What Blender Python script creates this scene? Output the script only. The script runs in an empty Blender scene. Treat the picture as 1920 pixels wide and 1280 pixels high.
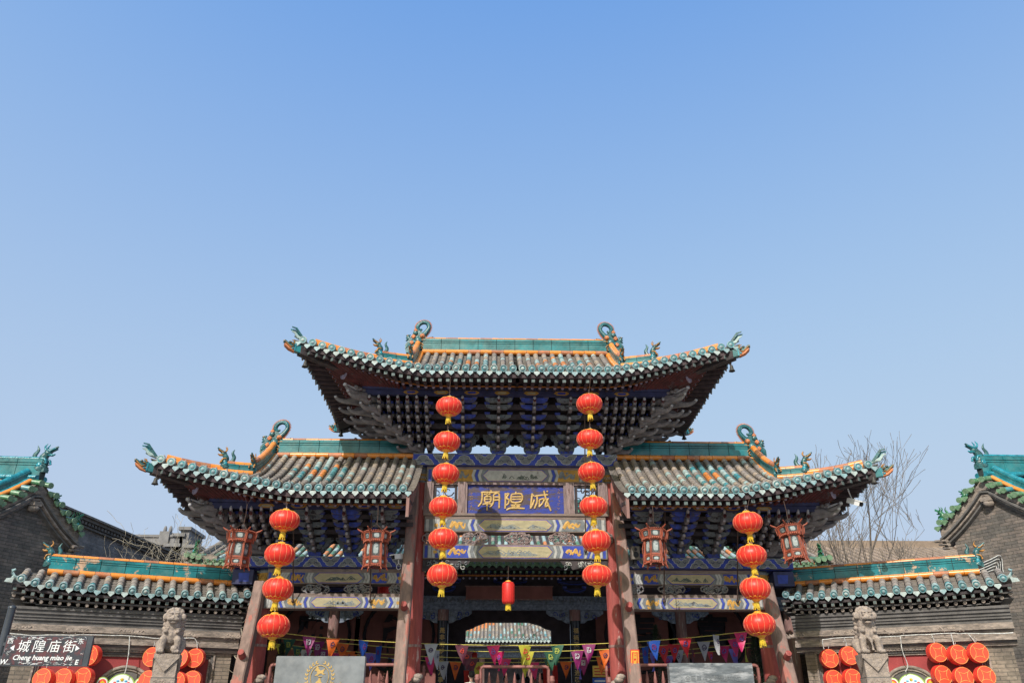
import bpy, math, random
from mathutils import Vector, Matrix
R = math.radians
PI = math.pi
random.seed(11)
scene = bpy.context.scene
COL = scene.collection

# ---------------------------------------------------------------- camera
F = 1470.0                                  # focal length in pixels of a 1920 px wide frame
CAM = Vector((-0.5, 0.0, 1.6))
cam_data = bpy.data.cameras.new('camera')
cam = bpy.data.objects.new('camera', cam_data)
COL.objects.link(cam)
cam_data.sensor_width = 36.0
cam_data.lens = 36.0 * F / 1920.0
cam_data.clip_end = 3000.0
cam.location = CAM
cam.rotation_euler = (R(90 + 26.1), 0, R(-1.43))
scene.camera = cam
CM = cam.rotation_euler.to_matrix()

# ---------------------------------------------------------------- light
SUN_EL, SUN_AZ = 39.0, 22.0                 # azimuth: degrees to the left of straight behind the camera
world = bpy.data.worlds.new('World')
scene.world = world
world.use_nodes = True
wn = world.node_tree
wn.nodes.clear()
wo = wn.nodes.new('ShaderNodeOutputWorld')
wb = wn.nodes.new('ShaderNodeBackground')
sk = wn.nodes.new('ShaderNodeTexSky')
sk.sky_type = 'NISHITA'
sk.sun_disc = False
sk.sun_elevation = R(SUN_EL)
sk.sun_rotation = R(180 + SUN_AZ)
sk.air_density = 2.0
sk.dust_density = 5.0
sk.ozone_density = 3.0
sk.altitude = 0
tint = wn.nodes.new('ShaderNodeMix')
tint.data_type = 'RGBA'
tint.blend_type = 'MULTIPLY'
tint.inputs[0].default_value = 1.0
tint.inputs[7].default_value = (1.85, 1.98, 0.72, 1)
wn.links.new(sk.outputs[0], tint.inputs[6])
haze_mix = wn.nodes.new('ShaderNodeMix')
haze_mix.data_type = 'RGBA'
haze_mix.inputs[0].default_value = 0.5
haze_mix.inputs[7].default_value = (0.0, 0.20 / 0.15, 1.26 / 0.15, 1)   # pale spring haze over the whole sky
wn.links.new(tint.outputs[2], haze_mix.inputs[6])
# spring haze: the sky pales towards the horizon
wtc = wn.nodes.new('ShaderNodeTexCoord')
wsp = wn.nodes.new('ShaderNodeSeparateXYZ')
wmr = wn.nodes.new('ShaderNodeMapRange')
wmr.inputs['From Min'].default_value = 0.15
wmr.inputs['From Max'].default_value = 0.80
wmr.inputs['To Min'].default_value = 0.90
wmr.inputs['To Max'].default_value = 0.0
low = wn.nodes.new('ShaderNodeMix')
low.data_type = 'RGBA'
low.inputs[7].default_value = (0.52 / 0.15, 0.62 / 0.15, 0.80 / 0.15, 1)
wn.links.new(wtc.outputs['Generated'], wsp.inputs[0])
wn.links.new(wsp.outputs[2], wmr.inputs[0])
wn.links.new(wmr.outputs[0], low.inputs[0])
wn.links.new(haze_mix.outputs[2], low.inputs[6])
wn.links.new(low.outputs[2], wb.inputs[0])
wb.inputs[1].default_value = 0.15
wn.links.new(wb.outputs[0], wo.inputs[0])
sl = bpy.data.lights.new('sun', 'SUN')
sl.energy = 4.4
sl.angle = R(0.5)
sl.color = (1.0, 0.96, 0.93)
so = bpy.data.objects.new('sun', sl)
COL.objects.link(so)
SD = Vector((-math.sin(R(SUN_AZ)) * math.cos(R(SUN_EL)), -math.cos(R(SUN_AZ)) * math.cos(R(SUN_EL)), math.sin(R(SUN_EL))))
so.rotation_euler = SD.to_track_quat('Z', 'Y').to_euler()
so.location = (0, -10, 30)
scene.view_settings.view_transform = 'Standard'
scene.view_settings.look = 'None'
scene.view_settings.exposure = 0.0
scene.view_settings.gamma = 1.0


def at(px, py, Y):
    """world point on the plane y = Y seen at photo pixel (px, py)"""
    d = CM @ Vector((px - 960, 640 - py, -F))
    return CAM + d * ((Y - CAM.y) / d.y)


# ---------------------------------------------------------------- materials
MATS = {}


def nd(nt, t, **kw):
    n = nt.nodes.new(t)
    for k, v in kw.items():
        setattr(n, k, v)
    return n


def mat(name):
    if name in MATS:
        return MATS[name]
    spec = SPEC[name]
    m = bpy.data.materials.new(name)
    m.use_nodes = True
    nt = m.node_tree
    b = nt.nodes['Principled BSDF']
    base = spec['c']
    sc = spec.get('s', 6.0)
    tc = nd(nt, 'ShaderNodeTexCoord')
    co = tc.outputs['Object']
    st = spec.get('stretch')
    if st:
        mp = nd(nt, 'ShaderNodeMapping')
        mp.inputs['Scale'].default_value = st
        nt.links.new(co, mp.inputs[0])
        co = mp.outputs[0]

    def noise_tex(scale, detail=5.0, rough=0.6):
        n = nd(nt, 'ShaderNodeTexNoise')
        n.inputs['Scale'].default_value = scale
        n.inputs['Detail'].default_value = detail
        n.inputs['Roughness'].default_value = rough
        nt.links.new(co, n.inputs['Vector'])
        return n

    def ramp(src, p0, p1, c0=(0, 0, 0, 1), c1=(1, 1, 1, 1)):
        r = nd(nt, 'ShaderNodeValToRGB')
        r.color_ramp.elements[0].position = p0
        r.color_ramp.elements[1].position = p1
        r.color_ramp.elements[0].color = c0
        r.color_ramp.elements[1].color = c1
        nt.links.new(src, r.inputs[0])
        return r

    def mix(fac, a, c, blend='MIX'):
        x = nd(nt, 'ShaderNodeMix', data_type='RGBA', blend_type=blend)
        if isinstance(fac, float):
            x.inputs[0].default_value = fac
        else:
            nt.links.new(fac, x.inputs[0])
        for i, s in ((6, a), (7, c)):
            if isinstance(s, tuple):
                x.inputs[i].default_value = (*s[:3], 1)
            else:
                nt.links.new(s, x.inputs[i])
        return x.outputs[2]

    var = spec.get('v', 0.25)
    n1 = noise_tex(sc)
    r1 = ramp(n1.outputs[0], 0.3, 0.7)
    lo = tuple(x * (1 - var) for x in base)
    hi = tuple(min(1, x * (1 + var)) for x in base)
    colr = mix(r1.outputs[0], lo, hi)
    hgt = n1.outputs[0]
    if 'brick' in spec:
        bw, bh, c2, mo = spec['brick']
        sx = nd(nt, 'ShaderNodeSeparateXYZ')
        cx = nd(nt, 'ShaderNodeCombineXYZ')
        nt.links.new(tc.outputs['Object'], sx.inputs[0])
        ad = nd(nt, 'ShaderNodeMath', operation='ADD')
        nt.links.new(sx.outputs[0], ad.inputs[0])
        nt.links.new(sx.outputs[1], ad.inputs[1])
        nt.links.new(ad.outputs[0], cx.inputs[0])
        nt.links.new(sx.outputs[2], cx.inputs[1])
        # worn, slightly wandering courses
        nw = nd(nt, 'ShaderNodeTexNoise')
        nw.inputs['Scale'].default_value = 5.0
        nt.links.new(cx.outputs[0], nw.inputs['Vector'])
        vm = nd(nt, 'ShaderNodeVectorMath', operation='MULTIPLY_ADD')
        nt.links.new(nw.outputs[1], vm.inputs[0])
        vm.inputs[1].default_value = (0.012, 0.012, 0)
        nt.links.new(cx.outputs[0], vm.inputs[2])
        bt = nd(nt, 'ShaderNodeTexBrick')
        nt.links.new(vm.outputs[0], bt.inputs['Vector'])
        bt.inputs['Scale'].default_value = 1.0
        bt.inputs['Brick Width'].default_value = bw
        bt.inputs['Row Height'].default_value = bh
        bt.inputs['Mortar Size'].default_value = bh * 0.09
        bt.inputs['Mortar Smooth'].default_value = 0.3
        bt.inputs['Bias'].default_value = -0.1
        bt.inputs['Color1'].default_value = (*base, 1)
        bt.inputs['Color2'].default_value = (*c2, 1)
        bt.inputs['Mortar'].default_value = (*mo, 1)
        n2 = noise_tex(1.7, 6)
        r2 = ramp(n2.outputs[0], 0.35, 0.7, (0.55, 0.55, 0.55, 1), (1.25, 1.22, 1.15, 1))
        colr = mix(1.0, bt.outputs[0], r2.outputs[0], 'MULTIPLY')
        n3 = noise_tex(14.0, 4)
        r3 = ramp(n3.outputs[0], 0.3, 0.75, (0.75, 0.75, 0.75, 1), (1.2, 1.2, 1.2, 1))
        colr = mix(1.0, colr, r3.outputs[0], 'MULTIPLY')
        hgt = bt.outputs[1]
        mm = nd(nt, 'ShaderNodeMath', operation='MULTIPLY_ADD')
        nt.links.new(bt.outputs[1], mm.inputs[0])
        mm.inputs[1].default_value = -1.0
        nt.links.new(n3.outputs[0], mm.inputs[2])
        hgt = mm.outputs[0]
    if 'peel' in spec:                       # second colour showing through in patches
        c2, p0, p1, psc = spec['peel']
        n4 = noise_tex(psc, 9, 0.72)
        r4 = ramp(n4.outputs[0], p0, p1)
        n5 = noise_tex(psc * 5, 4)
        c2b = mix(n5.outputs[0], tuple(x * 0.6 for x in c2), tuple(min(1, x * 1.35) for x in c2))
        colr = mix(r4.outputs[0], colr, c2b)
    if 'dust' in spec:                       # settled dust
        dc, amt = spec['dust']
        n6 = noise_tex(sc * 2.3, 7, 0.65)
        r6 = ramp(n6.outputs[0], 0.42, 0.68, (0, 0, 0, 1), (amt, amt, amt, 1))
        colr = mix(r6.outputs[0], colr, dc)
    nt.links.new(colr, b.inputs['Base Color'])
    b.inputs['Roughness'].default_value = spec.get('r', 0.8)
    b.inputs['Metallic'].default_value = spec.get('m', 0.0)
    b.inputs['Specular IOR Level'].default_value = spec.get('spec', 0.5)
    if 'b' in spec:
        bp = nd(nt, 'ShaderNodeBump')
        bp.inputs['Strength'].default_value = spec['b']
        bp.inputs['Distance'].default_value = spec.get('bd', 0.01)
        if 'brick' in spec:
            nt.links.new(hgt, bp.inputs['Height'])
        else:
            nb = noise_tex(sc * 3.1, 6)
            nt.links.new(nb.outputs[0], bp.inputs['Height'])
        nt.links.new(bp.outputs[0], b.inputs['Normal'])
    if 'sheen' in spec:
        b.inputs['Sheen Weight'].default_value = spec['sheen']
    if 'trans' in spec:                      # thin cloth lets some light through
        t = nd(nt, 'ShaderNodeBsdfTranslucent')
        nt.links.new(colr, t.inputs[0])
        ms = nd(nt, 'ShaderNodeMixShader')
        ms.inputs[0].default_value = spec['trans']
        nt.links.new(b.outputs[0], ms.inputs[1])
        nt.links.new(t.outputs[0], ms.inputs[2])
        nt.links.new(ms.outputs[0], nt.nodes['Material Output'].inputs[0])
    MATS[name] = m
    return m


DUST = (0.25, 0.21, 0.175)
SPEC = {
    'tile_grey': dict(c=(0.235, 0.20, 0.18), s=5, v=0.4, r=0.9, b=0.5, dust=(DUST, 0.5)),
    'tile_bed': dict(c=(0.13, 0.112, 0.10), s=9, v=0.45, r=0.95, b=0.7, dust=(DUST, 0.5)),
    'tile_tan': dict(c=(0.34, 0.265, 0.20), s=7, v=0.25, r=0.85, b=0.3, dust=(DUST, 0.6)),
    'tile_teal': dict(c=(0.035, 0.22, 0.25), s=6, v=0.4, r=0.35, b=0.3, dust=((0.33, 0.36, 0.33), 0.6)),
    'tile_pale': dict(c=(0.32, 0.43, 0.42), s=8, v=0.25, r=0.5, b=0.3, dust=((0.36, 0.34, 0.29), 0.6)),
    'tile_orange': dict(c=(0.62, 0.20, 0.035), s=5, v=0.25, r=0.4, b=0.3, dust=((0.5, 0.33, 0.2), 0.4)),
    'tile_green': dict(c=(0.05, 0.16, 0.07), s=6, v=0.35, r=0.35, b=0.3, dust=((0.3, 0.33, 0.26), 0.5)),
    'disc_teal': dict(c=(0.17, 0.285, 0.305), s=9, v=0.35, r=0.5, b=0.5, dust=((0.36, 0.37, 0.375), 0.65)),
    'disc_pale': dict(c=(0.36, 0.43, 0.42), s=11, v=0.3, r=0.6, b=0.5, dust=(DUST, 0.5)),
    'disc_green': dict(c=(0.10, 0.20, 0.10), s=9, v=0.3, r=0.5, b=0.5, dust=((0.30, 0.33, 0.26), 0.5)),
    'ridge_teal': dict(c=(0.012, 0.15, 0.165), s=2.5, v=0.6, r=0.28, b=0.3, dust=((0.07, 0.19, 0.19), 0.8), spec=0.6),
    'ridge_teal_worn': dict(c=(0.015, 0.17, 0.19), s=2.5, v=0.5, r=0.25, b=0.3, peel=((0.50, 0.33, 0.22), 0.56, 0.60, 3.0)),
    'ridge_orange': dict(c=(0.70, 0.225, 0.025), s=3, v=0.25, r=0.3, b=0.25, dust=((0.55, 0.32, 0.15), 0.35)),
    'ridge_rust': dict(c=(0.40, 0.13, 0.05), s=4, v=0.45, r=0.55, b=0.4, dust=((0.35, 0.22, 0.14), 0.5)),
    'beast_teal': dict(c=(0.013, 0.085, 0.095), s=14, v=0.7, r=0.3, b=0.5, dust=((0.14, 0.22, 0.19), 0.5)),
    'beast_blue': dict(c=(0.016, 0.19, 0.24), s=9, v=0.5, r=0.25, b=0.4),
    'beast_gold': dict(c=(0.36, 0.16, 0.03), s=12, v=0.5, r=0.4, b=0.4),
    'beast_orange': dict(c=(0.48, 0.16, 0.06), s=12, v=0.4, r=0.6, b=0.4),
    'beast_green': dict(c=(0.02, 0.12, 0.05), s=9, v=0.5, r=0.3, b=0.4),
    'groove': dict(c=(0.02, 0.03, 0.03), v=0.2, r=0.8),
    'wood_grey': dict(c=(0.185, 0.165, 0.165), s=8, v=0.4, r=0.85, b=0.4, dust=((0.22, 0.2, 0.19), 0.4)),
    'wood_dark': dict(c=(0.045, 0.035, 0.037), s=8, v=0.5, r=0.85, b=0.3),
    'wood_green': dict(c=(0.20, 0.225, 0.23), s=9, v=0.4, r=0.8, b=0.3, peel=((0.05, 0.045, 0.05), 0.5, 0.6, 9.0)),
    'wood_blue': dict(c=(0.05, 0.08, 0.38), s=9, v=0.4, r=0.7, b=0.3, peel=((0.09, 0.085, 0.10), 0.5, 0.6, 8.0)),
    'wood_nose': dict(c=(0.38, 0.37, 0.38), s=9, v=0.3, r=0.6, b=0.3),
    'rafter_red': dict(c=(0.085, 0.018, 0.018), s=7, v=0.4, r=0.7, b=0.2, peel=((0.10, 0.08, 0.08), 0.56, 0.64, 6.0)),
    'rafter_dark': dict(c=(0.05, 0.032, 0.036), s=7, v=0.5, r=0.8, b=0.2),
    'rafter_tip': dict(c=(0.10, 0.13, 0.125), s=20, v=0.4, r=0.7),
    'rafter_eye': dict(c=(0.34, 0.30, 0.40), s=20, v=0.4, r=0.7),
    'board_orange': dict(c=(0.40, 0.14, 0.03), s=6, v=0.4, r=0.7),
    'paint_blue': dict(c=(0.022, 0.045, 0.30), s=7, v=0.35, r=0.65, b=0.2, peel=((0.16, 0.15, 0.17), 0.60, 0.68, 7.0)),
    'paint_navy': dict(c=(0.025, 0.028, 0.085), s=7, v=0.4, r=0.7, b=0.2),
    'paint_grey': dict(c=(0.155, 0.165, 0.17), s=9, v=0.3, r=0.75, b=0.3, peel=((0.12, 0.10, 0.09), 0.56, 0.64, 8.0)),
    'paint_white': dict(c=(0.38, 0.37, 0.345), s=9, v=0.2, r=0.75, b=0.2, peel=((0.22, 0.20, 0.19), 0.60, 0.68, 8.0)),
    'paint_cream': dict(c=(0.35, 0.30, 0.18), s=6, v=0.2, r=0.75, b=0.2, peel=((0.26, 0.24, 0.13), 0.56, 0.66, 7.0), stretch=(1, 1, 2.2)),
    'paint_ink': dict(c=(0.07, 0.085, 0.075), s=9, v=0.4, r=0.8),
    'paint_gold': dict(c=(0.50, 0.27, 0.05), s=9, v=0.3, r=0.6, b=0.2, peel=((0.25, 0.18, 0.12), 0.60, 0.68, 9.0)),
    'paint_ochre': dict(c=(0.36, 0.19, 0.03), s=9, v=0.3, r=0.7, b=0.2),
    'gold': dict(c=(0.48, 0.31, 0.10), s=12, v=0.25, r=0.4, b=0.2),
    'beam_wood': dict(c=(0.21, 0.155, 0.13), s=4, v=0.4, r=0.85, b=0.4, stretch=(1, 6, 6), peel=((0.10, 0.08, 0.075), 0.55, 0.66, 4.0)),
    'frame_wood': dict(c=(0.23, 0.165, 0.155), s=5, v=0.4, r=0.85, b=0.5, stretch=(5, 5, 1), peel=((0.10, 0.045, 0.03), 0.56, 0.62, 4.0)),
    'plaque_blue': dict(c=(0.009, 0.025, 0.235), s=7, v=0.3, r=0.55, b=0.4, stretch=(1, 1, 3.2), peel=((0.06, 0.035, 0.045), 0.48, 0.54, 3.0)),
    'post_red': dict(c=(0.30, 0.06, 0.05), s=3, v=0.3, r=0.75, b=0.35, stretch=(5, 5, 0.7), peel=((0.50, 0.34, 0.30), 0.60, 0.64, 2.2)),
    'post_bare': dict(c=(0.225, 0.15, 0.125), s=3, v=0.35, r=0.85, b=0.5, stretch=(3, 3, 0.6), peel=((0.36, 0.13, 0.10), 0.53, 0.57, 1.3)),
    'post_brown': dict(c=(0.23, 0.125, 0.11), s=3, v=0.35, r=0.8, b=0.4, stretch=(5, 5, 0.7), peel=((0.30, 0.24, 0.21), 0.55, 0.62, 2.0)),
    'iron': dict(c=(0.07, 0.04, 0.03), s=9, v=0.4, r=0.8),
    'bronze': dict(c=(0.06, 0.055, 0.05), s=15, v=0.4, r=0.6, m=0.4),
    'brick': dict(c=(0.235, 0.19, 0.17), v=0.3, s=6, r=0.92, b=0.6, bd=0.02, brick=(0.30, 0.075, (0.13, 0.12, 0.115), (0.10, 0.09, 0.08))),
    'brick_pale': dict(c=(0.30, 0.24, 0.195), v=0.3, s=6, r=0.92, b=0.55, bd=0.015, brick=(0.28, 0.07, (0.20, 0.165, 0.135), (0.13, 0.115, 0.10))),
    'brick_far': dict(c=(0.25, 0.24, 0.255), v=0.3, s=6, r=0.92, b=0.6, bd=0.02, brick=(0.32, 0.09, (0.18, 0.175, 0.185), (0.22, 0.21, 0.21))),
    'plaster_red': dict(c=(0.30, 0.045, 0.045), s=2.5, v=0.18, r=0.85, b=0.15, peel=((0.36, 0.10, 0.09), 0.60, 0.72, 2.0)),
    'plaster_hall': dict(c=(0.22, 0.085, 0.07), s=2.0, v=0.25, r=0.9),
    'moulding': dict(c=(0.28, 0.225, 0.19), s=5, v=0.5, r=0.92, b=0.5, stretch=(1, 1, 3), dust=((0.09, 0.08, 0.075), 0.7)),
    'moulding_dark': dict(c=(0.12, 0.11, 0.105), s=5, v=0.35, r=0.92, b=0.5),
    'stone_pink': dict(c=(0.34, 0.27, 0.225), s=9, v=0.35, r=0.9, b=1.0, bd=0.02, dust=((0.16, 0.14, 0.13), 0.6)),
    'stone_grey': dict(c=(0.155, 0.165, 0.175), s=2.2, v=0.35, r=0.55, b=0.15, dust=((0.27, 0.27, 0.27), 0.5)),
    'stone_slab': dict(c=(0.11, 0.12, 0.13), s=3, v=0.5, r=0.45, b=0.2, stretch=(1, 1, 4), peel=((0.36, 0.36, 0.37), 0.47, 0.60, 1.6)),
    'paving': dict(c=(0.24, 0.225, 0.205), s=2, v=0.25, r=0.9, b=0.3),
    'lantern_red': dict(c=(0.80, 0.035, 0.018), s=3, v=0.08, r=0.42, trans=0.12, sheen=0.1),
    'lantern_dark': dict(c=(0.55, 0.02, 0.015), s=3, v=0.08, r=0.5),
    'lantern_rib': dict(c=(0.80, 0.30, 0.14), s=9, v=0.1, r=0.5),
    'lantern_gold': dict(c=(0.80, 0.36, 0.04), s=20, v=0.2, r=0.4),
    'tassel': dict(c=(0.72, 0.50, 0.03), s=30, v=0.35, r=0.45, trans=0.15),
    'drum_face': dict(c=(0.80, 0.085, 0.04), s=3, v=0.08, r=0.45, trans=0.1),
    'drum_mark': dict(c=(0.85, 0.42, 0.12), s=9, v=0.1, r=0.5),
    'palace_wood': dict(c=(0.28, 0.055, 0.025), s=9, v=0.35, r=0.6, b=0.3, dust=((0.28, 0.12, 0.08), 0.5)),
    'palace_glass': dict(c=(0.34, 0.37, 0.36), s=12, v=0.2, r=0.25, peel=((0.10, 0.13, 0.14), 0.53, 0.58, 9.0)),
    'palace_inside': dict(c=(0.06, 0.06, 0.06), s=9, v=0.2, r=0.5),
    'white': dict(c=(0.75, 0.75, 0.74), s=9, v=0.06, r=0.5),
    'wire_white': dict(c=(0.50, 0.49, 0.47), s=20, v=0.4, r=0.6),
    'black': dict(c=(0.012, 0.012, 0.013), s=9, v=0.2, r=0.5),
    'black_gloss': dict(c=(0.02, 0.022, 0.026), s=9, v=0.2, r=0.25),
    'board_black': dict(c=(0.035, 0.04, 0.048), s=3, v=0.3, r=0.4),
    'speaker_case': dict(c=(0.19, 0.165, 0.135), s=9, v=0.2, r=0.7),
    'sign_dark': dict(c=(0.035, 0.037, 0.045), s=4, v=0.3, r=0.35, peel=((0.11, 0.035, 0.04), 0.48, 0.56, 7.0)),
    'sign_white': dict(c=(0.72, 0.72, 0.72), s=9, v=0.08, r=0.5),
    'pole_dark': dict(c=(0.045, 0.05, 0.06), s=4, v=0.3, r=0.35),
    'rope_yellow': dict(c=(0.60, 0.50, 0.10), s=9, v=0.15, r=0.6),
    'rail_red': dict(c=(0.26, 0.10, 0.085), s=7, v=0.3, r=0.6, b=0.2),
    'bark': dict(c=(0.19, 0.155, 0.13), s=9, v=0.4, r=0.9, b=0.3),
    'bark_pale': dict(c=(0.36, 0.31, 0.24), s=9, v=0.3, r=0.85),
    'needles': dict(c=(0.035, 0.055, 0.025), s=9, v=0.5, r=0.8),
    'skin': dict(c=(0.52, 0.32, 0.23), s=9, v=0.05, r=0.55),
    'hair': dict(c=(0.012, 0.010, 0.009), s=20, v=0.3, r=0.5),
    'cloth_white': dict(c=(0.62, 0.60, 0.55), s=9, v=0.1, r=0.85),
    'cloth_dark': dict(c=(0.03, 0.03, 0.04), s=9, v=0.2, r=0.85),
    'cloth_navy': dict(c=(0.04, 0.07, 0.16), s=9, v=0.2, r=0.85),
    'cloth_red': dict(c=(0.65, 0.04, 0.03), s=9, v=0.2, r=0.8, trans=0.2),
    'sticker_red': dict(c=(0.72, 0.04, 0.025), s=9, v=0.1, r=0.5),
    'sticker_yellow': dict(c=(0.80, 0.50, 0.08), s=9, v=0.1, r=0.5),
    'notice_blue': dict(c=(0.02, 0.09, 0.42), s=9, v=0.1, r=0.4),
    'brown_far': dict(c=(0.25, 0.185, 0.14), s=3, v=0.3, r=0.9, b=0.3),
    'grey_far': dict(c=(0.20, 0.19, 0.19), s=3, v=0.3, r=0.9, b=0.3),
    'carved_far': dict(c=(0.17, 0.20, 0.25), s=14, v=0.5, r=0.8, b=0.5),
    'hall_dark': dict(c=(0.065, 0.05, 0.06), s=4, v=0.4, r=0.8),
    'hall_char': dict(c=(0.025, 0.022, 0.028), s=4, v=0.3, r=0.8),
}
for nm, c in dict(purple=(0.28, 0.02, 0.14), orange=(0.75, 0.14, 0.015), blue=(0.02, 0.09, 0.42), silver=(0.48, 0.48, 0.50),
                  maroon=(0.13, 0.025, 0.045), pink=(0.72, 0.03, 0.16), yellow=(0.55, 0.50, 0.05), green=(0.035, 0.12, 0.07),
                  red=(0.60, 0.02, 0.03), violet=(0.22, 0.18, 0.60)).items():
    SPEC['pennant_' + nm] = dict(c=c, s=5, v=0.12, r=0.45, trans=0.3)
SPEC['mark_dark'] = dict(c=(0.05, 0.02, 0.08), v=0.1, r=0.6)
SPEC['mark_white'] = dict(c=(0.65, 0.6, 0.65), v=0.1, r=0.6)
SPEC['mark_red'] = dict(c=(0.55, 0.05, 0.03), v=0.1, r=0.6)
SPEC['mark_lime'] = dict(c=(0.45, 0.50, 0.10), v=0.1, r=0.6)
SPEC['mask_blue'] = dict(c=(0.05, 0.40, 0.65), v=0.1, r=0.5)
SPEC['mask_green'] = dict(c=(0.30, 0.45, 0.08), v=0.1, r=0.5)


# ---------------------------------------------------------------- mesh builder
def frame(z, up=Vector((0, 0, 1))):
    z = z.normalized()
    if abs(z.dot(up)) > 0.98:
        up = Vector((0, 1, 0))
    x = up.cross(z).normalized()
    return x, z.cross(x)


class MB:
    def __init__(s):
        s.v, s.f, s.m, s.sm, s.names = [], [], [], [], []

    def mi(s, name):
        if name not in s.names:
            s.names.append(name)
        return s.names.index(name)

    def add(s, vs, fs, m, smooth=False, M=None):
        o = len(s.v)
        if M is not None:
            vs = [M @ Vector(p) for p in vs]
        s.v.extend([tuple(p) for p in vs])
        i = s.mi(m)
        for f in fs:
            s.f.append([o + k for k in f])
            s.m.append(i)
            s.sm.append(smooth)
        return s

    def box(s, a, b, m, M=None):
        x0, y0, z0 = a
        x1, y1, z1 = b
        vs = [(x0, y0, z0), (x1, y0, z0), (x1, y1, z0), (x0, y1, z0), (x0, y0, z1), (x1, y0, z1), (x1, y1, z1), (x0, y1, z1)]
        return s.add(vs, [(0, 3, 2, 1), (4, 5, 6, 7), (0, 1, 5, 4), (1, 2, 6, 5), (2, 3, 7, 6), (3, 0, 4, 7)], m, M=M)

    def cbox(s, c, h, m, M=None):
        return s.box([c[i] - h[i] for i in range(3)], [c[i] + h[i] for i in range(3)], m, M)

    def tube(s, pts, r, m, n=6, flat=None, M=None, caps=True, smooth=True, up=Vector((0, 0, 1))):
        pts = [Vector(p) for p in pts]
        if not isinstance(r, (list, tuple)):
            r = [r] * len(pts)
        vs, fs = [], []
        for i, p in enumerate(pts):
            d = pts[min(i + 1, len(pts) - 1)] - pts[max(i - 1, 0)]
            if d.length < 1e-9:
                d = Vector((0, 0, 1))
            if flat is not None:             # flat: (axis vector, factor) squash in that axis
                ax = flat[0]
                b = d.normalized().cross(ax).normalized()
                for k in range(n):
                    a = 2 * PI * k / n
                    vs.append(p + b * (r[i] * math.cos(a)) + ax * (r[i] * flat[1] * math.sin(a)))
            else:
                x, y = frame(d, up)
                for k in range(n):
                    a = 2 * PI * k / n
                    vs.append(p + x * (r[i] * math.cos(a)) + y * (r[i] * math.sin(a)))
        for i in range(len(pts) - 1):
            for k in range(n):
                k2 = (k + 1) % n
                fs.append((i * n + k, i * n + k2, (i + 1) * n + k2, (i + 1) * n + k))
        s.add(vs, fs, m, smooth, M)
        if caps:
            s.add([vs[k] for k in range(n)], [tuple(range(n))[::-1]], m, False, M)
            s.add([vs[(len(pts) - 1) * n + k] for k in range(n)], [tuple(range(n))], m, False, M)
        return s

    def lathe(s, prof, m, n=12, M=None, smooth=True):
        vs, fs = [], []
        for (r, z) in prof:
            for k in range(n):
                a = 2 * PI * k / n
                vs.append((r * math.cos(a), r * math.sin(a), z))
        for i in range(len(prof) - 1):
            for k in range(n):
                k2 = (k + 1) % n
                fs.append((i * n + k, i * n + k2, (i + 1) * n + k2, (i + 1) * n + k))
        fs2 = []
        if prof[0][0] > 1e-6:
            fs2.append(tuple(range(n))[::-1])
        if prof[-1][0] > 1e-6:
            fs2.append(tuple((len(prof) - 1) * n + k for k in range(n)))
        s.add(vs, fs, m, smooth, M)
        for f in fs2:
            s.add([vs[k] for k in f], [tuple(range(len(f)))], m, False, M)
        return s

    def prism(s, poly, y0, y1, m, M=None, smooth=False):
        """polygon in x,z extruded from y0 to y1"""
        n = len(poly)
        vs = [(p[0], y0, p[1]) for p in poly] + [(p[0], y1, p[1]) for p in poly]
        fs = [tuple(range(n)), tuple(range(n, 2 * n))[::-1]]
        fs += [((i + 1) % n, i, n + i, n + (i + 1) % n) for i in range(n)]
        return s.add(vs, fs, m, smooth, M)

    def ell(s, c, r, m, nu=8, nv=6, M=None):
        c = Vector(c)
        vs, fs = [c + Vector((0, 0, -r[2]))], []
        for j in range(1, nv):
            t = -PI / 2 + PI * j / nv
            for k in range(nu):
                a = 2 * PI * k / nu
                vs.append(c + Vector((r[0] * math.cos(t) * math.cos(a), r[1] * math.cos(t) * math.sin(a), r[2] * math.sin(t))))
        vs.append(c + Vector((0, 0, r[2])))
        for k in range(nu):
            fs.append((0, 1 + (k + 1) % nu, 1 + k))
        for j in range(nv - 2):
            for k in range(nu):
                a, b = 1 + j * nu + k, 1 + j * nu + (k + 1) % nu
                fs.append((a, b, b + nu, a + nu))
        L = 1 + (nv - 2) * nu
        for k in range(nu):
            fs.append((L + k, L + (k + 1) % nu, len(vs) - 1))
        return s.add(vs, fs, m, True, M)

    def merge(s, o, M=None):
        off = len(s.v)
        vs = o.v if M is None else [tuple(M @ Vector(p)) for p in o.v]
        s.v.extend(vs)
        mp = [s.mi(n) for n in o.names]
        for f, m, q in zip(o.f, o.m, o.sm):
            s.f.append([off + k for k in f])
            s.m.append(mp[m])
            s.sm.append(q)
        return s

    def build(s, name, parent=None, loc=None):
        me = bpy.data.meshes.new(name)
        me.from_pydata(s.v, [], s.f)
        for n in s.names:
            me.materials.append(mat(n))
        me.polygons.foreach_set('material_index', s.m)
        me.polygons.foreach_set('use_smooth', s.sm)
        me.update()
        o = bpy.data.objects.new(name, me)
        COL.objects.link(o)
        if parent is not None:
            o.parent = parent
        if loc is not None:
            o.location = loc
        return o


def tag(o, label=None, cat=None, group=None, kind=None):
    for k, v in (('label', label), ('category', cat), ('group', group), ('kind', kind)):
        if v:
            o[k] = v
    return o


def thing(name, label, cat, loc=(0, 0, 0), rz=0.0, group=None):
    o = bpy.data.objects.new(name, None)
    o.empty_display_size = 0.2
    COL.objects.link(o)
    o.location = loc
    o.rotation_euler = (0, 0, rz)
    return tag(o, label, cat, group)


def part(name, parent, loc=(0, 0, 0)):
    o = bpy.data.objects.new(name, None)
    COL.objects.link(o)
    o.parent = parent
    o.location = loc
    return o


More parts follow.
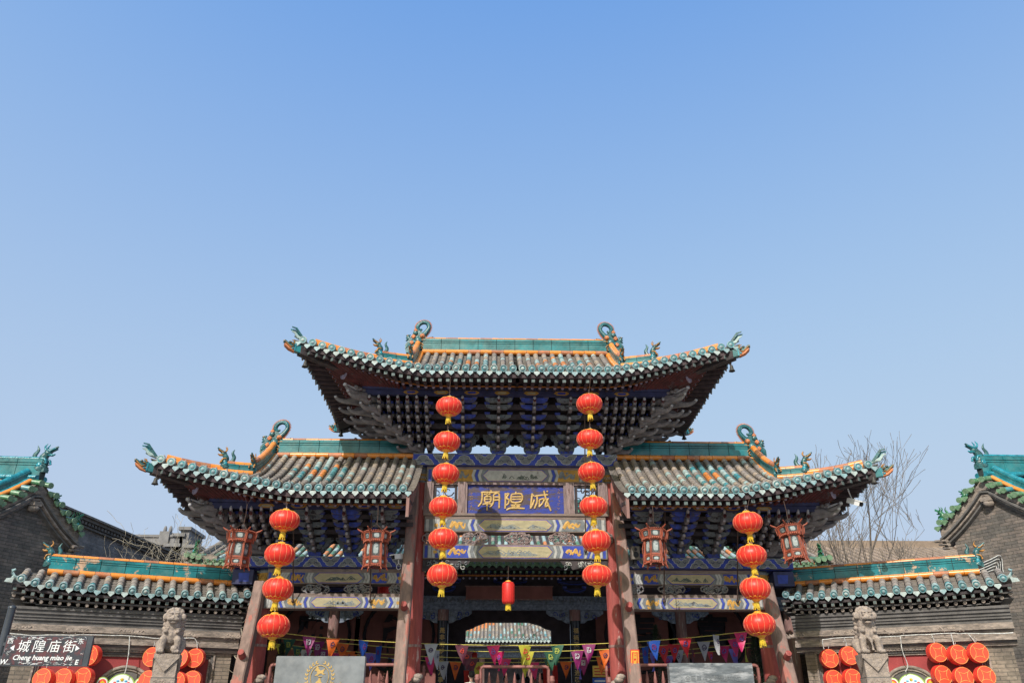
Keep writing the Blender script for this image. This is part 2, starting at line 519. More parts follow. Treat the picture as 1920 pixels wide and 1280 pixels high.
def copy_tree(o, parent=None):
    c = o.copy()
    COL.objects.link(c)
    c.parent = parent
    for ch in list(o.children):
        copy_tree(ch, c)
    return c


def T(x=0, y=0, z=0):
    return Matrix.Translation((x, y, z))


def RX(a):
    return Matrix.Rotation(a, 4, 'X')


def RY(a):
    return Matrix.Rotation(a, 4, 'Y')


def RZ(a):
    return Matrix.Rotation(a, 4, 'Z')


def S(x=1, y=1, z=1):
    return Matrix.Diagonal((x, y, z, 1))


def spline(pts, k=4):
    """Catmull-Rom through points"""
    pts = [Vector(p) for p in pts]
    P = [pts[0] * 2 - pts[1]] + pts + [pts[-1] * 2 - pts[-2]]
    out = []
    for i in range(1, len(P) - 2):
        for j in range(k):
            t = j / k
            a, b, c, d = P[i - 1], P[i], P[i + 1], P[i + 2]
            out.append(0.5 * ((2 * b) + (c - a) * t + (2 * a - 5 * b + 4 * c - d) * t * t + (3 * b - a - 3 * c + d) * t ** 3))
    out.append(pts[-1])
    return out


def xz(pts, y=0.0):
    return [(p[0], y, p[1]) for p in pts]


def text_mesh(mb, body, M, m, size=1.0, ext=0.004, shear=0.0, bold=0.0, align='CENTER'):
    c = bpy.data.curves.new('lettering', 'FONT')
    c.body = body
    c.size = size
    c.extrude = ext
    c.shear = shear
    c.offset = bold
    c.align_x = align
    c.resolution_u = 2
    c.fill_mode = 'BOTH'
    o = bpy.data.objects.new('lettering', c)
    COL.objects.link(o)
    me = bpy.data.meshes.new_from_object(o)
    vs = [v.co.copy() for v in me.vertices]
    fs = [tuple(p.vertices) for p in me.polygons]
    bpy.data.objects.remove(o)
    bpy.data.curves.remove(c)
    bpy.data.meshes.remove(me)
    mb.add(vs, fs, m, False, M @ RX(PI / 2))
    return mb
# ================================================================ tiled roofs
UPV = Vector((0, 0, 1))


def sweep(mb, path, w, lo, hi, m, M=None):
    """vertical-sided bar of width w between path.z+lo and path.z+hi"""
    path = [Vector(p) for p in path]
    vs, fs = [], []
    for i, p in enumerate(path):
        d = path[min(i + 1, len(path) - 1)] - path[max(i - 1, 0)]
        d.z = 0
        s = Vector((-d.y, d.x, 0)).normalized() * (w / 2)
        l, h = (lo, hi) if not callable(hi) else (lo, hi(i / (len(path) - 1)))
        vs += [p - s + UPV * l, p + s + UPV * l, p + s + UPV * h, p - s + UPV * h]
    for i in range(len(path) - 1):
        for k in range(4):
            k2 = (k + 1) % 4
            fs.append((i * 4 + k, i * 4 + k2, i * 4 + 4 + k2, i * 4 + 4 + k))
    fs += [(3, 2, 1, 0), tuple(len(vs) - 4 + k for k in range(4))]
    return mb.add(vs, fs, m, False, M)


def resample(path, step):
    path = [Vector(p) for p in path]
    L = [0]
    for a, b in zip(path, path[1:]):
        L.append(L[-1] + (b - a).length)
    n = max(1, round(L[-1] / step))
    out = []
    for i in range(n + 1):
        t = L[-1] * i / n
        j = 0
        while j < len(L) - 2 and L[j + 1] < t:
            j += 1
        q = (t - L[j]) / max(1e-9, L[j + 1] - L[j])
        out.append(path[j].lerp(path[j + 1], q))
    return out


def ridge_bar(mb, path, h, w=0.16, roll=0.055, step=0.43, worn=False, teal='ridge_teal', top='ridge_orange', M=None, cap=True):
    """glazed ridge: rolls along the foot, teal panels with seams, a rounded cap in short lengths"""
    sweep(mb, path, w * 0.8, -0.02, h - 0.02, 'groove', M)
    rnd = random.Random(len(path) * 7 + int(h * 100))
    P = resample(path, step)
    for a, b in zip(P, P[1:]):
        d = (b - a).normalized() * 0.006
        a2, b2 = a + d, b - d
        t = 'ridge_teal_worn' if (worn and rnd.random() < 0.45) else teal
        sweep(mb, [a2, b2], w, 0.035, h * 0.60, t, M)
        sweep(mb, [a2, b2], w * 1.02, h * 0.63, h * 0.72, t, M)
        sweep(mb, [a2, b2], w * 1.12, h * 0.75, h - 0.035, t, M)
    P = resample(path, step * 0.62)
    for i, (a, b) in enumerate(zip(P, P[1:])):
        d = (b - a).normalized() * 0.004
        t = top if rnd.random() < 0.72 else ('ridge_rust' if top == 'ridge_orange' else top)
        if cap:
            mb.tube([a + d + UPV * (h - 0.02), b - d + UPV * (h - 0.02)], [roll * 1.12, roll * 1.05], t, 8, M=M)
        t = top if rnd.random() < 0.85 else ('ridge_rust' if top == 'ridge_orange' else top)
        e = Vector((-(b - a).y, (b - a).x, 0)).normalized() * (w * 0.5 + 0.02)
        for s in (-1, 1):
            mb.tube([a + d + e * s, b - d + e * s], [roll * 1.22, roll * 1.16], t, 8, M=M)


def double_roll(mb, path, m='ridge_orange', r=0.06, M=None):
    P = resample(path, 0.27)
    rnd = random.Random(5)
    for a, b in zip(P, P[1:]):
        d = (b - a).normalized() * 0.004
        e = Vector((-(b - a).y, (b - a).x, 0)).normalized() * 0.07
        for s in (-1, 1):
            mb.tube([a + d + e * s, b - d + e * s], r, m if rnd.random() < 0.85 else 'ridge_rust', 8, M=M)
        mb.tube([a + d + UPV * 0.085, b - d + UPV * 0.085], r * 1.1, m if rnd.random() < 0.8 else 'ridge_rust', 8, M=M)


def tile_color(rnd, t, style, key):
    """t 0 at the eave, 1 at the top"""
    if style == 'wall':
        if t < 0.35:
            return 'tile_teal' if rnd.random() < 0.45 else ('tile_pale' if rnd.random() < 0.5 else 'tile_grey')
        return 'tile_grey' if rnd.random() < 0.9 else 'tile_tan'
    if style == 'hall':
        q = math.sin(key * 0.9) + math.sin(key * 0.31 + t * 9)
        x = rnd.random()
        return 'tile_green' if x < 0.42 else 'tile_orange' if x < 0.62 else 'tile_pale' if x < 0.85 else 'tile_grey'
    if style == 'far':
        if abs(t - 0.55) < 0.33 - abs(key - 0.30) * 2.2:
            return 'tile_orange'
        x = rnd.random()
        return 'tile_grey' if x < 0.45 else 'tile_pale' if x < 0.66 else 'tile_tan' if x < 0.85 else 'tile_green' if x < 0.95 else 'tile_teal'
    if style == 'plain':
        return 'tile_grey' if rnd.random() < 0.9 else 'tile_tan'
    # gate roofs: key = distance from the diamond's centre in rows
    dk = abs(key)
    w = abs(t - 0.55) * 9
    if dk + w < 1.3:
        return 'tile_orange'
    if dk + w < 3.6:
        x = rnd.random()
        return 'tile_teal' if x < 0.4 else 'tile_pale' if x < 0.8 else 'tile_orange' if x < 0.84 else 'tile_grey'
    x = rnd.random()
    if t < 0.2:
        return 'tile_pale' if x < 0.35 else 'tile_tan' if x < 0.55 else 'tile_grey'
    return 'tile_grey' if x < 0.66 else 'tile_tan' if x < 0.92 else 'tile_pale'


def tile_row(mb, pts, r, rnd, style, key, disc='disc_teal', M=None, knob=True, seg=0.17, dsc=1.3):
    P = resample(pts, seg)
    n = len(P) - 1
    for i in range(n):
        t = (i + 0.5) / n
        c = tile_color(rnd, t, style, key)
        a, b = P[i], P[i + 1]
        mb.tube([a - (b - a) * 0.06, b], [r * 1.07, r * 0.97], c, 8, M=M, caps=False)
    d = (P[0] - P[1]).normalized() if n else Vector((0, -1, 0))
    dm = disc if rnd.random() < 0.75 else ('disc_pale' if disc != 'disc_green' else 'disc_green')
    x = frame(d)
    Q = Matrix((x[0], x[1], d)).transposed().to_4x4()
    Q.translation = P[0]
    R2 = r * dsc
    mb.lathe([(R2, -0.03), (R2, 0.022), (R2 * 0.84, 0.030), (R2 * 0.80, 0.022), (R2 * 0.5, 0.022), (R2 * 0.44, 0.032), (0.0001, 0.034)], dm, 12, (M @ Q) if M else Q)
    mb.lathe([(R2 * 0.78, 0.0225), (R2 * 0.52, 0.0226)], 'tile_teal' if disc != 'disc_green' else 'tile_green', 12, (M @ Q) if M else Q)
    if knob and n >= 1:
        q = P[0].lerp(P[1], 0.75)
        mb.lathe([(r * 0.5, r * 0.8), (r * 0.5, r * 1.25), (r * 0.28, r * 1.6), (0.001, r * 1.95)], 'tile_grey', 6, (M @ T(*q)) if M else T(*q))


def drip(mb, p, d, w, m, M=None):
    """pointed drip tile hanging from the eave at p, facing d"""
    x = frame(d)[0]
    z = UPV * 0.88 - d * 0.05
    pts = [(-.8, .4), (.8, .4), (1, -.25), (.55, -.75), (0, -1.4), (-.55, -.75), (-1, -.25)]
    vs = [p + x * (a * w) + z * (b * w) + d * 0.012 for a, b in pts] + [p + x * (a * w) + z * (b * w) - d * 0.012 for a, b in pts]
    n = len(pts)
    fs = [tuple(range(n)), tuple(range(n, 2 * n))[::-1]] + [((i + 1) % n, i, n + i, n + (i + 1) % n) for i in range(n)]
    mb.add(vs, fs, m, False, M)


class Half:
    """one half of a hipped, flaring roof; u grows outwards, y < 0 is the front; mirrored by sx"""

    def __init__(s, **k):
        s.__dict__.update(k)

    def q(s, u):
        return max(0.0, (u - s.fs) / (s.L - s.fs))

    def ey(s, u):
        return s.D0 + (s.Dt - s.D0) * s.q(u) ** s.p

    def lift(s, u):
        return s.lf * s.q(u) ** s.p

    def Pz(s, d):
        t = max(0.0, d / s.D0)
        return s.rise * (0.62 * t + 0.38 * t * t)

    def zs(s, u, d):
        return s.z0 + s.Pz(d) + s.lift(u) * max(0.0, 1 - max(0.0, d) / s.D0) ** 1.3

    def hipy(s, u):
        return s.yk + (s.Dt - s.yk) * (u - s.xg) / (s.L - s.xg)

    def zk(s):
        return s.zs(s.xg, s.ey(s.xg) - s.yk)

    def front_pt(s, u, d, sy=-1, dz=0.0):
        return Vector((u, sy * (s.ey(u) - d), s.zs(u, d) + dz))

    def dmax(s, u):
        return s.ey(u) if u <= s.xg else s.ey(u) - s.hipy(u)

    def side_e(s, y):
        q = max(0.0, (abs(y) - s.fy) / (s.Dt - s.fy))
        return Vector((s.L0 + (s.L - s.L0) * q ** s.p, y, s.z0 + s.lf * q ** s.p))

    def side_t(s, y):
        if abs(y) <= s.yk:
            return Vector((s.xg, y, s.zk()))
        t = (abs(y) - s.yk) / (s.Dt - s.yk)
        u = s.xg + t * (s.L - s.xg)
        return Vector((u, y, s.zs(u, s.ey(u) - s.hipy(u))))

    def hip_pt(s, t, sy=-1):
        u = s.xg + t * (s.L - s.xg)
        return Vector((u, sy * s.hipy(u), s.zs(u, s.ey(u) - s.hipy(u))))


def half_roof(h, sx, parent, beast, runner, fin, head, bell_at=None):
    M = S(sx, 1, 1)
    rnd = random.Random(3 + sx + int(h.L * 10))
    # ---- tiles
    mb = MB()
    sp = h.sp
    n = int((h.L - h.u0) / sp)
    for sy in (-1, 1):
        for i in range(n):
            u = h.u0 + (i + 0.5) * sp
            dm = max(0.16, h.dmax(u) - 0.06)
            pts = [h.front_pt(u, -0.03 + dm * k / 8, sy, 0.045) for k in range(9)]
            tile_row(mb, pts, 0.062, rnd, 'gate', (u - h.dia) / sp if u > h.u0 else 9, M=M, knob=(i % 2 == 0 or u > h.fs))
            # bed between the rows, in overlapping courses
            for uu in ((u + sp / 2,) if i else (u + sp / 2, u - sp / 2)):
                dm2 = max(0.1, h.dmax(min(uu, h.L - 0.02)))
                kk = max(1, int(dm2 / 0.12))
                for k in range(kk):
                    d0, d1 = dm2 * k / kk, dm2 * (k + 1) / kk
                    a = h.front_pt(uu - sp / 2, d0, sy, 0.022)
                    b = h.front_pt(uu + sp / 2, d0, sy, 0.022)
                    c = h.front_pt(uu + sp / 2, d1, sy, 0.0)
                    d = h.front_pt(uu - sp / 2, d1, sy, 0.0)
                    mb.add([a, b, c, d, a - UPV * 0.022, b - UPV * 0.022], [(0, 1, 2, 3), (4, 5, 1, 0)], 'tile_bed', False, M)
                drip(mb, h.front_pt(uu, -0.035, sy, -0.045), Vector((0, sy, 0)), 0.066, 'disc_teal' if rnd.random() < 0.6 else 'disc_pale', M)
    # side slope
    ns = int(2 * h.Dt / sp)
    for i in range(ns):
        y = -h.Dt + (i + 0.5) * 2 * h.Dt / ns
        a, b = h.side_e(y), h.side_t(y)
        pts = [a.lerp(b, k / 5) - UPV * (0.12 * math.sin(PI * k / 5) * (b - a).length / 2.2) + UPV * 0.04 for k in range(6)]
        if (b - a).length > 0.2:
            tile_row(mb, pts, 0.062, rnd, 'plain', 9, M=M)
        y2 = y + h.Dt / ns
        if abs(y2) < h.Dt - 0.03:
            drip(mb, h.side_e(y2) + Vector((0.03, 0, -0.05)), Vector((1, 0, 0)), 0.078, 'tile_grey', M)
    prev = None
    for i in range(25):
        y = -h.Dt + 2 * h.Dt * i / 24
        a, b = h.side_e(y), h.side_t(y)
        line = [a.lerp(b, k / 4) - UPV * (0.12 * math.sin(PI * k / 4) * (b - a).length / 2.2) for k in range(5)]
        if prev:
            for k in range(4):
                mb.add([prev[k], line[k], line[k + 1], prev[k + 1]], [(0, 1, 2, 3)], 'tile_bed', False, M)
        prev = line
    # first eave tile edge board under the tiles
    o = mb.build('roof_tile_slope', parent)

    # ---- gable end under the ridge end
    mb = MB()
    pr = [(k / 6) for k in range(7)]
    poly = [(-h.yk * (1 - t), h.zs(h.xg, h.ey(h.xg) - h.yk * (1 - t)) - 0.03) for t in pr]
    poly = [(-h.yk, h.zk() - 0.3)] + poly + [(-a, b) for a, b in poly[::-1][1:]] + [(h.yk, h.zk() - 0.3)]
    mb.prism(poly, -0.03, 0.03, 'moulding_dark', M @ T(h.xg + 0.02, 0, 0) @ RZ(PI / 2))
    mb.build('gable_end', parent)

    # ---- eave underside: fascia, soffit, rafters
    mb = MB()
    up, yp, zp = h.uc + h.offu, h.off, h.zp
    tl = up - 0.75

    def remap(v, vm, pm):
        t0 = pm - 0.8
        return v if v <= t0 else t0 + (v - t0) * (pm - t0) / (vm - t0)

    pairs = []
    nf = int((h.L - h.u0) / 0.165)
    fr = []
    for i in range(nf + 1):
        u = h.u0 + (h.L - h.u0 - 0.04) * i / nf
        fr.append((Vector((u, -h.ey(u), h.z0 + h.lift(u))), Vector((remap(u, h.L, up), -yp, zp)), Vector((0, 1, 0))))
    sd = []
    m2 = int(2 * h.Dt / 0.165)
    for i in range(m2 + 1):
        y = -h.Dt + 0.04 + (2 * h.Dt - 0.08) * i / m2
        e = h.side_e(y)
        sg = -1 if y < 0 else 1
        sd.append((e, Vector((up, sg * remap(abs(y), h.Dt, yp), zp)), Vector((-1, 0, 0))))
    bk = [(Vector((a.x, -a.y, a.z)), Vector((b.x, -b.y, b.z)), -c) for a, b, c in fr]
    for path in (fr, sd, bk):
        prev = None
        for i, (a, b, inn) in enumerate(path):
            d = (b - a)
            d.z = 0
            L = d.length
            d.normalize()
            # corner rafters climb with the eave
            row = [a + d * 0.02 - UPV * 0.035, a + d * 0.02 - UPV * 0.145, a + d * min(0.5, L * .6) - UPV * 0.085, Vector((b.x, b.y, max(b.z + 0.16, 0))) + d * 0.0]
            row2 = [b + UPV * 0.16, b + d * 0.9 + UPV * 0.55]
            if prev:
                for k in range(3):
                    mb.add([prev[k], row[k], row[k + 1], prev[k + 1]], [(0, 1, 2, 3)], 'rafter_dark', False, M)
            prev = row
            side = d.cross(UPV) * 0.036
            # flying rafter
            p0 = a + d * 0.05 - UPV * 0.195
            p1 = a + d * min(0.55, L * 0.68) - UPV * 0.125
            for (q0, q1, mm) in ((p0 + d * 0.012, p1, 'rafter_dark'), (p0, p0 + d * 0.012, 'rafter_tip')):
                vs = [q0 - side - UPV * .036, q0 + side - UPV * .036, q0 + side + UPV * .036, q0 - side + UPV * .036,
                      q1 - side - UPV * .036, q1 + side - UPV * .036, q1 + side + UPV * .036, q1 - side + UPV * .036]
                mb.add(vs, [(0, 1, 2, 3), (0, 4, 5, 1), (1, 5, 6, 2), (2, 6, 7, 3), (3, 7, 4, 0), (4, 7, 6, 5)], mm, False, M)
            # round rafter below it
            rr = 0.040
            p0 = a + d * min(0.53, L * 0.64) - UPV * 0.175
            p1 = Vector((b.x, b.y, b.z + 0.05)) + d * 0.05
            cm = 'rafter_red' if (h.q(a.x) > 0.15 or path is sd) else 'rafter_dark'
            mb.tube([p0 + d * 0.01, p1], rr, cm, 8, M=M)
            mb.tube([p0, p0 + d * 0.012], rr * 0.85, 'rafter_eye', 8, M=M)
        # orange listel between the two rafter rows
        for (a, b, _), (a2, b2, _) in zip(path, path[1:]):
            q = []
            for p, r_ in ((a, b), (a2, b2)):
                d = (r_ - p)
                d.z = 0
                L = d.length
                d.normalize()
                q.append(p + d * min(0.50, L * 0.60) - UPV * 0.165)
            mb.add([q[0] - UPV * 0.016, q[1] - UPV * 0.016, q[1] + UPV * 0.02, q[0] + UPV * 0.02], [(0, 1, 2, 3)], 'board_orange', False, M)
    mb.build('eave_rafter_row', parent)

    # ---- eave purlin with painted patches
    mb = MB()
    u1 = up + 0.02
    mb.box((h.u0, -yp - 0.05, zp - 0.11), (u1, -yp + 0.05, zp + 0.0), 'paint_navy', M)
    mb.box((h.u0, yp - 0.05, zp - 0.16), (u1, yp + 0.05, zp), 'paint_navy', M)
    mb.box((up - 0.05, -yp + 0.055, zp - 0.16), (up + 0.05, yp - 0.055, zp), 'paint_navy', M)
    mb.tube([(h.u0, -yp, zp + 0.07), (u1, -yp, zp + 0.07)], 0.075, 'paint_navy', 10, M=M)
    mb.tube([(up, -yp, zp + 0.07), (up, yp, zp + 0.07)], 0.075, 'paint_navy', 10, M=M)
    x = h.u0 + 0.32
    k = 0
    while x < tl:
        w = 0.17
        poly = [(x - w, 0), (x - w * .7, .045), (x + w * .7, .045), (x + w, 0), (x + w * .6, -.05), (x - w * .6, -.05)]
        mb.prism([(a, b * .9 + zp - 0.055) for a, b in poly], -yp - 0.053, -yp - 0.05, 'paint_ochre', M)
        mb.prism([((a - x) * .6 + x, b * .5 + zp - 0.055) for a, b in poly], -yp - 0.055, -yp - 0.053, 'paint_blue' if k % 2 else 'paint_cream', M)
        x += 0.66
        k += 1
    mb.build('eave_purlin', parent)

    # ---- corner beams
    for sy in (-1, 1):
        mb = MB()
        a = Vector((up - 0.3, sy * (yp - 0.3), zp + 0.12))
        b = Vector((h.L - 0.05, sy * (h.Dt - 0.05), h.z0 + h.lf - 0.17))
        m_ = a.lerp(b, 0.45) - UPV * 0.05
        mb.tube([a, m_], [0.13, 0.11], 'rafter_red', 10, M=M)
        mb.tube([m_ + (m_ - a).normalized() * 0.0, m_ + (m_ - a).normalized() * 0.03], 0.112, 'rafter_eye', 10, M=M)
        sweep(mb, [a + UPV * 0.12, m_ + UPV * 0.16, b], 0.16, -0.12, 0.06, 'wood_dark', M)
        mb.build('corner_beam', parent)
        head(M @ T(*(b + Vector((0.0, 0, 0.0)))), sy, parent)
    # ---- hip ridges
    for sy in (-1, 1):
        mb = MB()
        # descending ridge from the ridge end to the kink
        dn = [Vector((h.xg, sy * y, h.zs(h.xg, h.ey(h.xg) - y) + 0.03)) for y in [0.1 + (h.yk - 0.1) * k / 6 for k in range(7)]]
        ridge_bar(mb, dn, 0.30, 0.13, 0.062, 0.5, M=M)
        hp = [h.hip_pt(t, sy) + UPV * 0.04 for t in [k / 14 for k in range(13)]]
        kk = 5
        ridge_bar(mb, hp[:kk], 0.22, 0.12, 0.055, 0.3, M=M)
        double_roll(mb, hp[kk - 1:], M=M)
        mb.build('hip_ridge', parent)
        beast(M, Vector((h.xg, sy * (h.yk + 0.02), dn[-1].z + 0.02)), sy, parent)
        runner(M, hp[kk - 1] + UPV * 0.08, h, sy, parent)
        fin(M, h.hip_pt(0.93, sy), sy, parent)
    return M


def build_beast(parent, M, tall=1.0, name='ridge_dragon'):
    """ridge-end dragon: broad spiny tail curled into a ring over a horned head that bites the ridge; local +x towards the ridge"""
    mb = MB()
    k_ = .00144
    P = lambda x, y: ((x - 350) * k_, (640 - y) * k_)
    sp = spline([(*P(*q), 0) for q in ((355, 400), (410, 330), (465, 265), (505, 185), (480, 112), (415, 90), (350, 125), (325, 190), (360, 228), (400, 215))], 5)
    n = len(sp)
    r = []
    for i in range(n):
        t = i / (n - 1)
        r.append(.085 - .035 * min(1, t * 3) if t < .33 else (.05 if t < .75 else .05 - .028 * (t - .75) / .25))
    pts = [(p.x, 0, p.y) for p in sp]
    Yv = Vector((0, 1, 0))
    mb.tube(pts, r, 'beast_teal', 8, flat=(Yv, .95), M=M)
    for f, m_ in ((.45, 'beast_blue'), (-.35, 'beast_blue')):
        q = []
        for i in range(2, n - 3):
            d = (Vector(pts[i + 1]) - Vector(pts[i - 1])).normalized()
            q.append(Vector(pts[i]) + d.cross(Yv) * r[i] * f + Vector((0, -r[i] * .88, 0)))
        mb.tube(q, .008, m_, 4, M=M)
    c0 = Vector((P(415, 0)[0], 0, P(0, 170)[1]))
    for i in range(4, int(n * .80)):
        p = Vector(pts[i])
        d = (Vector(pts[i + 1]) - Vector(pts[i - 1])).normalized()
        o = d.cross(Yv)
        if o.dot(p - c0) < 0:
            o = -o
        mb.tube([p + o * r[i] * 0.85, p + o * (r[i] + 0.028) + d * .008], [0.018, 0.004], 'beast_orange', 4, M=M)
    # thick shoulder plate and head
    body = [P(150, 570), P(152, 490), P(200, 420), P(235, 350), P(268, 280), P(320, 235), P(400, 270), P(450, 340), P(480, 400), P(482, 640), P(170, 640)]
    mb.prism(body, -.055, .055, 'beast_teal', M)
    X = lambda x, y, dy=-.07: (P(x, y)[0], dy, P(x, y)[1])
    for s in (-1, 1):
        y = s * .065
        E = lambda x, z, rr, m, f=.6: mb.ell((P(x, z)[0], y, P(x, z)[1]), (rr * k_, rr * k_ * f, rr * k_), m, 8, 6, M)
        E(350, 440, 70, 'beast_teal')
        E(300, 300, 40, 'beast_teal', .5)
        for (x, z, rr) in ((345, 412, 34), (308, 462, 34), (322, 530, 38), (372, 575, 34)):
            E(x, z, rr, 'beast_blue', .9)
        for (x, z, rr) in ((300, 255, 28), (272, 365, 34), (252, 470, 32)):
            for a in range(4):
                E(x + 12 * math.cos(a * 1.57), z + 14 * math.sin(a * 1.57), rr * .72, 'beast_orange', .7)
        E(412, 355, 42, 'beast_orange', .9)
        mb.ell((P(408, 372)[0], s * .10, P(408, 372)[1]), (.024, .02, .024), 'beast_gold', 7, 5, M)
        mb.ell((P(412, 374)[0], s * .118, P(412, 374)[1]), (.010, .008, .010), 'black', 6, 4, M)
        q = spline([(*P(*a), 0) for a in ((470, 420), (400, 430), (350, 470), (345, 530), (385, 580), (425, 560), (400, 530))], 3)
        mb.tube([(p.x, s * .085, p.y) for p in q], .013, 'beast_gold', 5, M=M)
        q = spline([(*P(*a), 0) for a in ((375, 470), (410, 490), (440, 525))], 3)
        mb.tube([(p.x, s * .08, p.y) for p in q], .010, 'beast_gold', 5, M=M)
        for k in range(4):
            q = spline([(*P(170 + 16 * k, 560 - 10 * k), 0), (*P(190 + 14 * k, 500 - 12 * k), 0), (*P(225 + 12 * k, 440 - 16 * k), 0)], 3)
            mb.tube([(p.x, s * .06, p.y) for p in q], .010, 'beast_blue' if k % 2 else 'beast_teal', 4, M=M)
    q = spline([(*P(*a), 0) for a in ((400, 410), (470, 395), (530, 375), (575, 372), (560, 345))], 3)
    mb.tube([(p.x, 0, p.y) for p in q], [.055 - .040 * i / (len(q) - 1) for i in range(len(q))], 'beast_teal', 7, M=M)
    mb.tube([(p.x, -.04, p.y + .01) for p in q[4:-2]], .010, 'beast_gold', 4, M=M)
    # small dragon looking outwards from the shoulder
    mb.tube(xz([P(235, 420), P(200, 390), P(180, 350)]), [.05, .045, .04], 'beast_teal', 6, M=M)
    for a, b in (((180, 345), (150, 325)), ((180, 360), (150, 375)), ((195, 335), (215, 310)), ((175, 400), (152, 425)), ((200, 340), (185, 312))):
        mb.tube(xz([P(*a), P(*b)]), [.026, .012], 'beast_teal', 5, M=M)
    mb.ell((P(178, 335)[0], -.035, P(178, 335)[1]), (.016, .012, .016), 'beast_gold', 6, 4, M)
    return mb.build(name, parent)


def build_runner(parent, M, name='roof_dragon', c='beast_teal', g='beast_gold'):
    """small upright dragon: local +x is where it looks, with a fin of a tail standing up behind"""
    mb = MB()
    mb.box((-.09, -.05, -.02), (.09, .05, .05), c, M)
    mb.tube(xz(spline([(-.02, .02), (.03, .12), (-.01, .22), (.03, .31)], 4)), [.09, .088, .085, .08, .075, .07, .066, .064, .062, .06, .058, .055, .05], c, 8, M=M)
    mb.ell((.05, 0, .33), (.065, .05, .05), c, 8, 6, M)
    mb.tube(xz([(.07, .36), (.14, .40), (.19, .45)]), [.038, .028, .014], c, 6, M=M)
    mb.tube(xz([(.07, .30), (.13, .29), (.17, .31)]), [.03, .022, .010], g, 6, M=M)
    for sy in (-1, 1):
        mb.tube(xz([(.08, .35), (.17, .41)], sy * .03), .012, g, 5, M=M)
        mb.tube(xz(spline([(.03, .37), (.0, .43), (.03, .49)], 3), sy * .03), [.02, .018, .016, .014, .012, .008, .005], g, 5, M=M)
        mb.ell((.07, sy * .045, .36), (.016, .01, .016), g, 5, 4, M)
        mb.tube(xz(spline([(.0, .22), (.07, .2), (.09, .13)], 3), sy * .05), .018, g, 5, M=M)
        mb.ell((-.0, sy * .06, .09), (.05, .03, .06), 'beast_blue', 6, 5, M)
    mb.tube(xz(spline([(-.05, .10), (-.13, .18), (-.16, .28), (-.12, .37), (-.15, .46)], 4)), [.045, .045, .045, .045, .045, .043, .04, .04, .04, .038, .035, .03, .028, .022, .016, .01, .005], c, 6, flat=(Vector((0, 1, 0)), .45), M=M)
    return mb.build(name, parent)


def build_head(parent, M, sy, name='corner_dragon'):
    """glazed dragon head sheathing the corner beam; local +x,+y*sy outwards"""
    Q = M @ RZ(sy * PI / 4 * 0.6) @ RY(-0.12)
    mb = MB()
    mb.box((-.12, -.10, -.14), (.18, .10, .12), 'ridge_teal', Q)
    mb.box((.14, -.115, -.15), (.19, .115, .13), 'beast_blue', Q)
    mb.prism([(.16, -.16), (.36, -.13), (.52, -.04), (.56, .03), (.50, .02), (.36, -.05), (.17, -.03)], -.09, .09, 'beast_orange', Q)
    mb.prism([(.16, -.02), (.34, -.03), (.48, .05), (.60, .09), (.56, .16), (.46, .12), (.36, .12), (.26, .17), (.16, .15)], -.07, .07, 'beast_teal', Q)
    mb.ell((.57, 0, .13), (.045, .06, .04), 'beast_gold', 7, 5, Q)
    for s in (-1, 1):
        mb.tube([(.55, s * .08, .10), (.44, s * .095, .02), (.34, s * .1, -.04), (.26, s * .1, .0), (.24, s * .1, .08), (.32, s * .09, .10)], .02, 'beast_gold', 5, M=Q)
        mb.ell((.38, s * .08, .13), (.045, .03, .04), 'beast_teal', 7, 5, Q)
        mb.ell((.39, s * .10, .13), (.018, .014, .018), 'beast_gold', 6, 4, Q)
        mb.tube([(.22, s * .07, .14), (.26, s * .08, .21), (.34, s * .07, .22)], [.03, .025, .01], 'beast_gold', 5, M=Q)
        mb.ell((.24, s * .1, -.08), (.05, .02, .035), 'beast_blue', 6, 4, Q)
    return mb.build(name, parent)


def build_fin(parent, M, sy, name='upturned_fin', a='beast_teal'):
    Q = M @ RZ(sy * 0.5)
    mb = MB()
    mb.tube([(-.15, 0, .02), (.1, 0, .09), (.26, 0, .15)], [.07, .07, .06], 'tile_pale', 8, M=Q)
    mb.prism([(-.14, .04), (.22, .46), (.42, .47), (.40, .43), (.29, .42), (-.02, .03)], -.07, -.03, a, Q)
    mb.prism([(-.10, .04), (.26, .40), (.44, .40), (.42, .36), (.32, .35), (.04, .02)], .02, .06, 'tile_teal', Q)
    mb.prism([(.05, .03), (.28, .27), (.42, .26), (.40, .22), (.32, .2), (.18, .02)], -.10, -.072, 'tile_pale', Q)
    return mb.build(name, parent)


def build_bell(parent_loc, label, group='small bronze wind bells under the roof corners'):
    mb = MB()
    mb.lathe([(.002, 0), (.028, -.012), (.036, -.05), (.044, -.10), (.068, -.145), (.062, -.147), (.03, -.06), (.002, -.03)], 'bronze', 10)
    mb.ell((0, 0, -.15), (.012, .012, .02), 'bronze', 6, 4)
    o = mb.build('wind_bell')
    m2 = MB()
    m2.tube([(0, 0, 0), (.004, 0, .07), (-.003, 0, .17)], .006, 'iron', 5)
    m2.tube([(0, 0, -.147), (0, 0, -.18)], .004, 'iron', 4)
    m2.build('hanging_wire', o)
    o.location = parent_loc
    tag(o, label, 'bell', group)
    return o


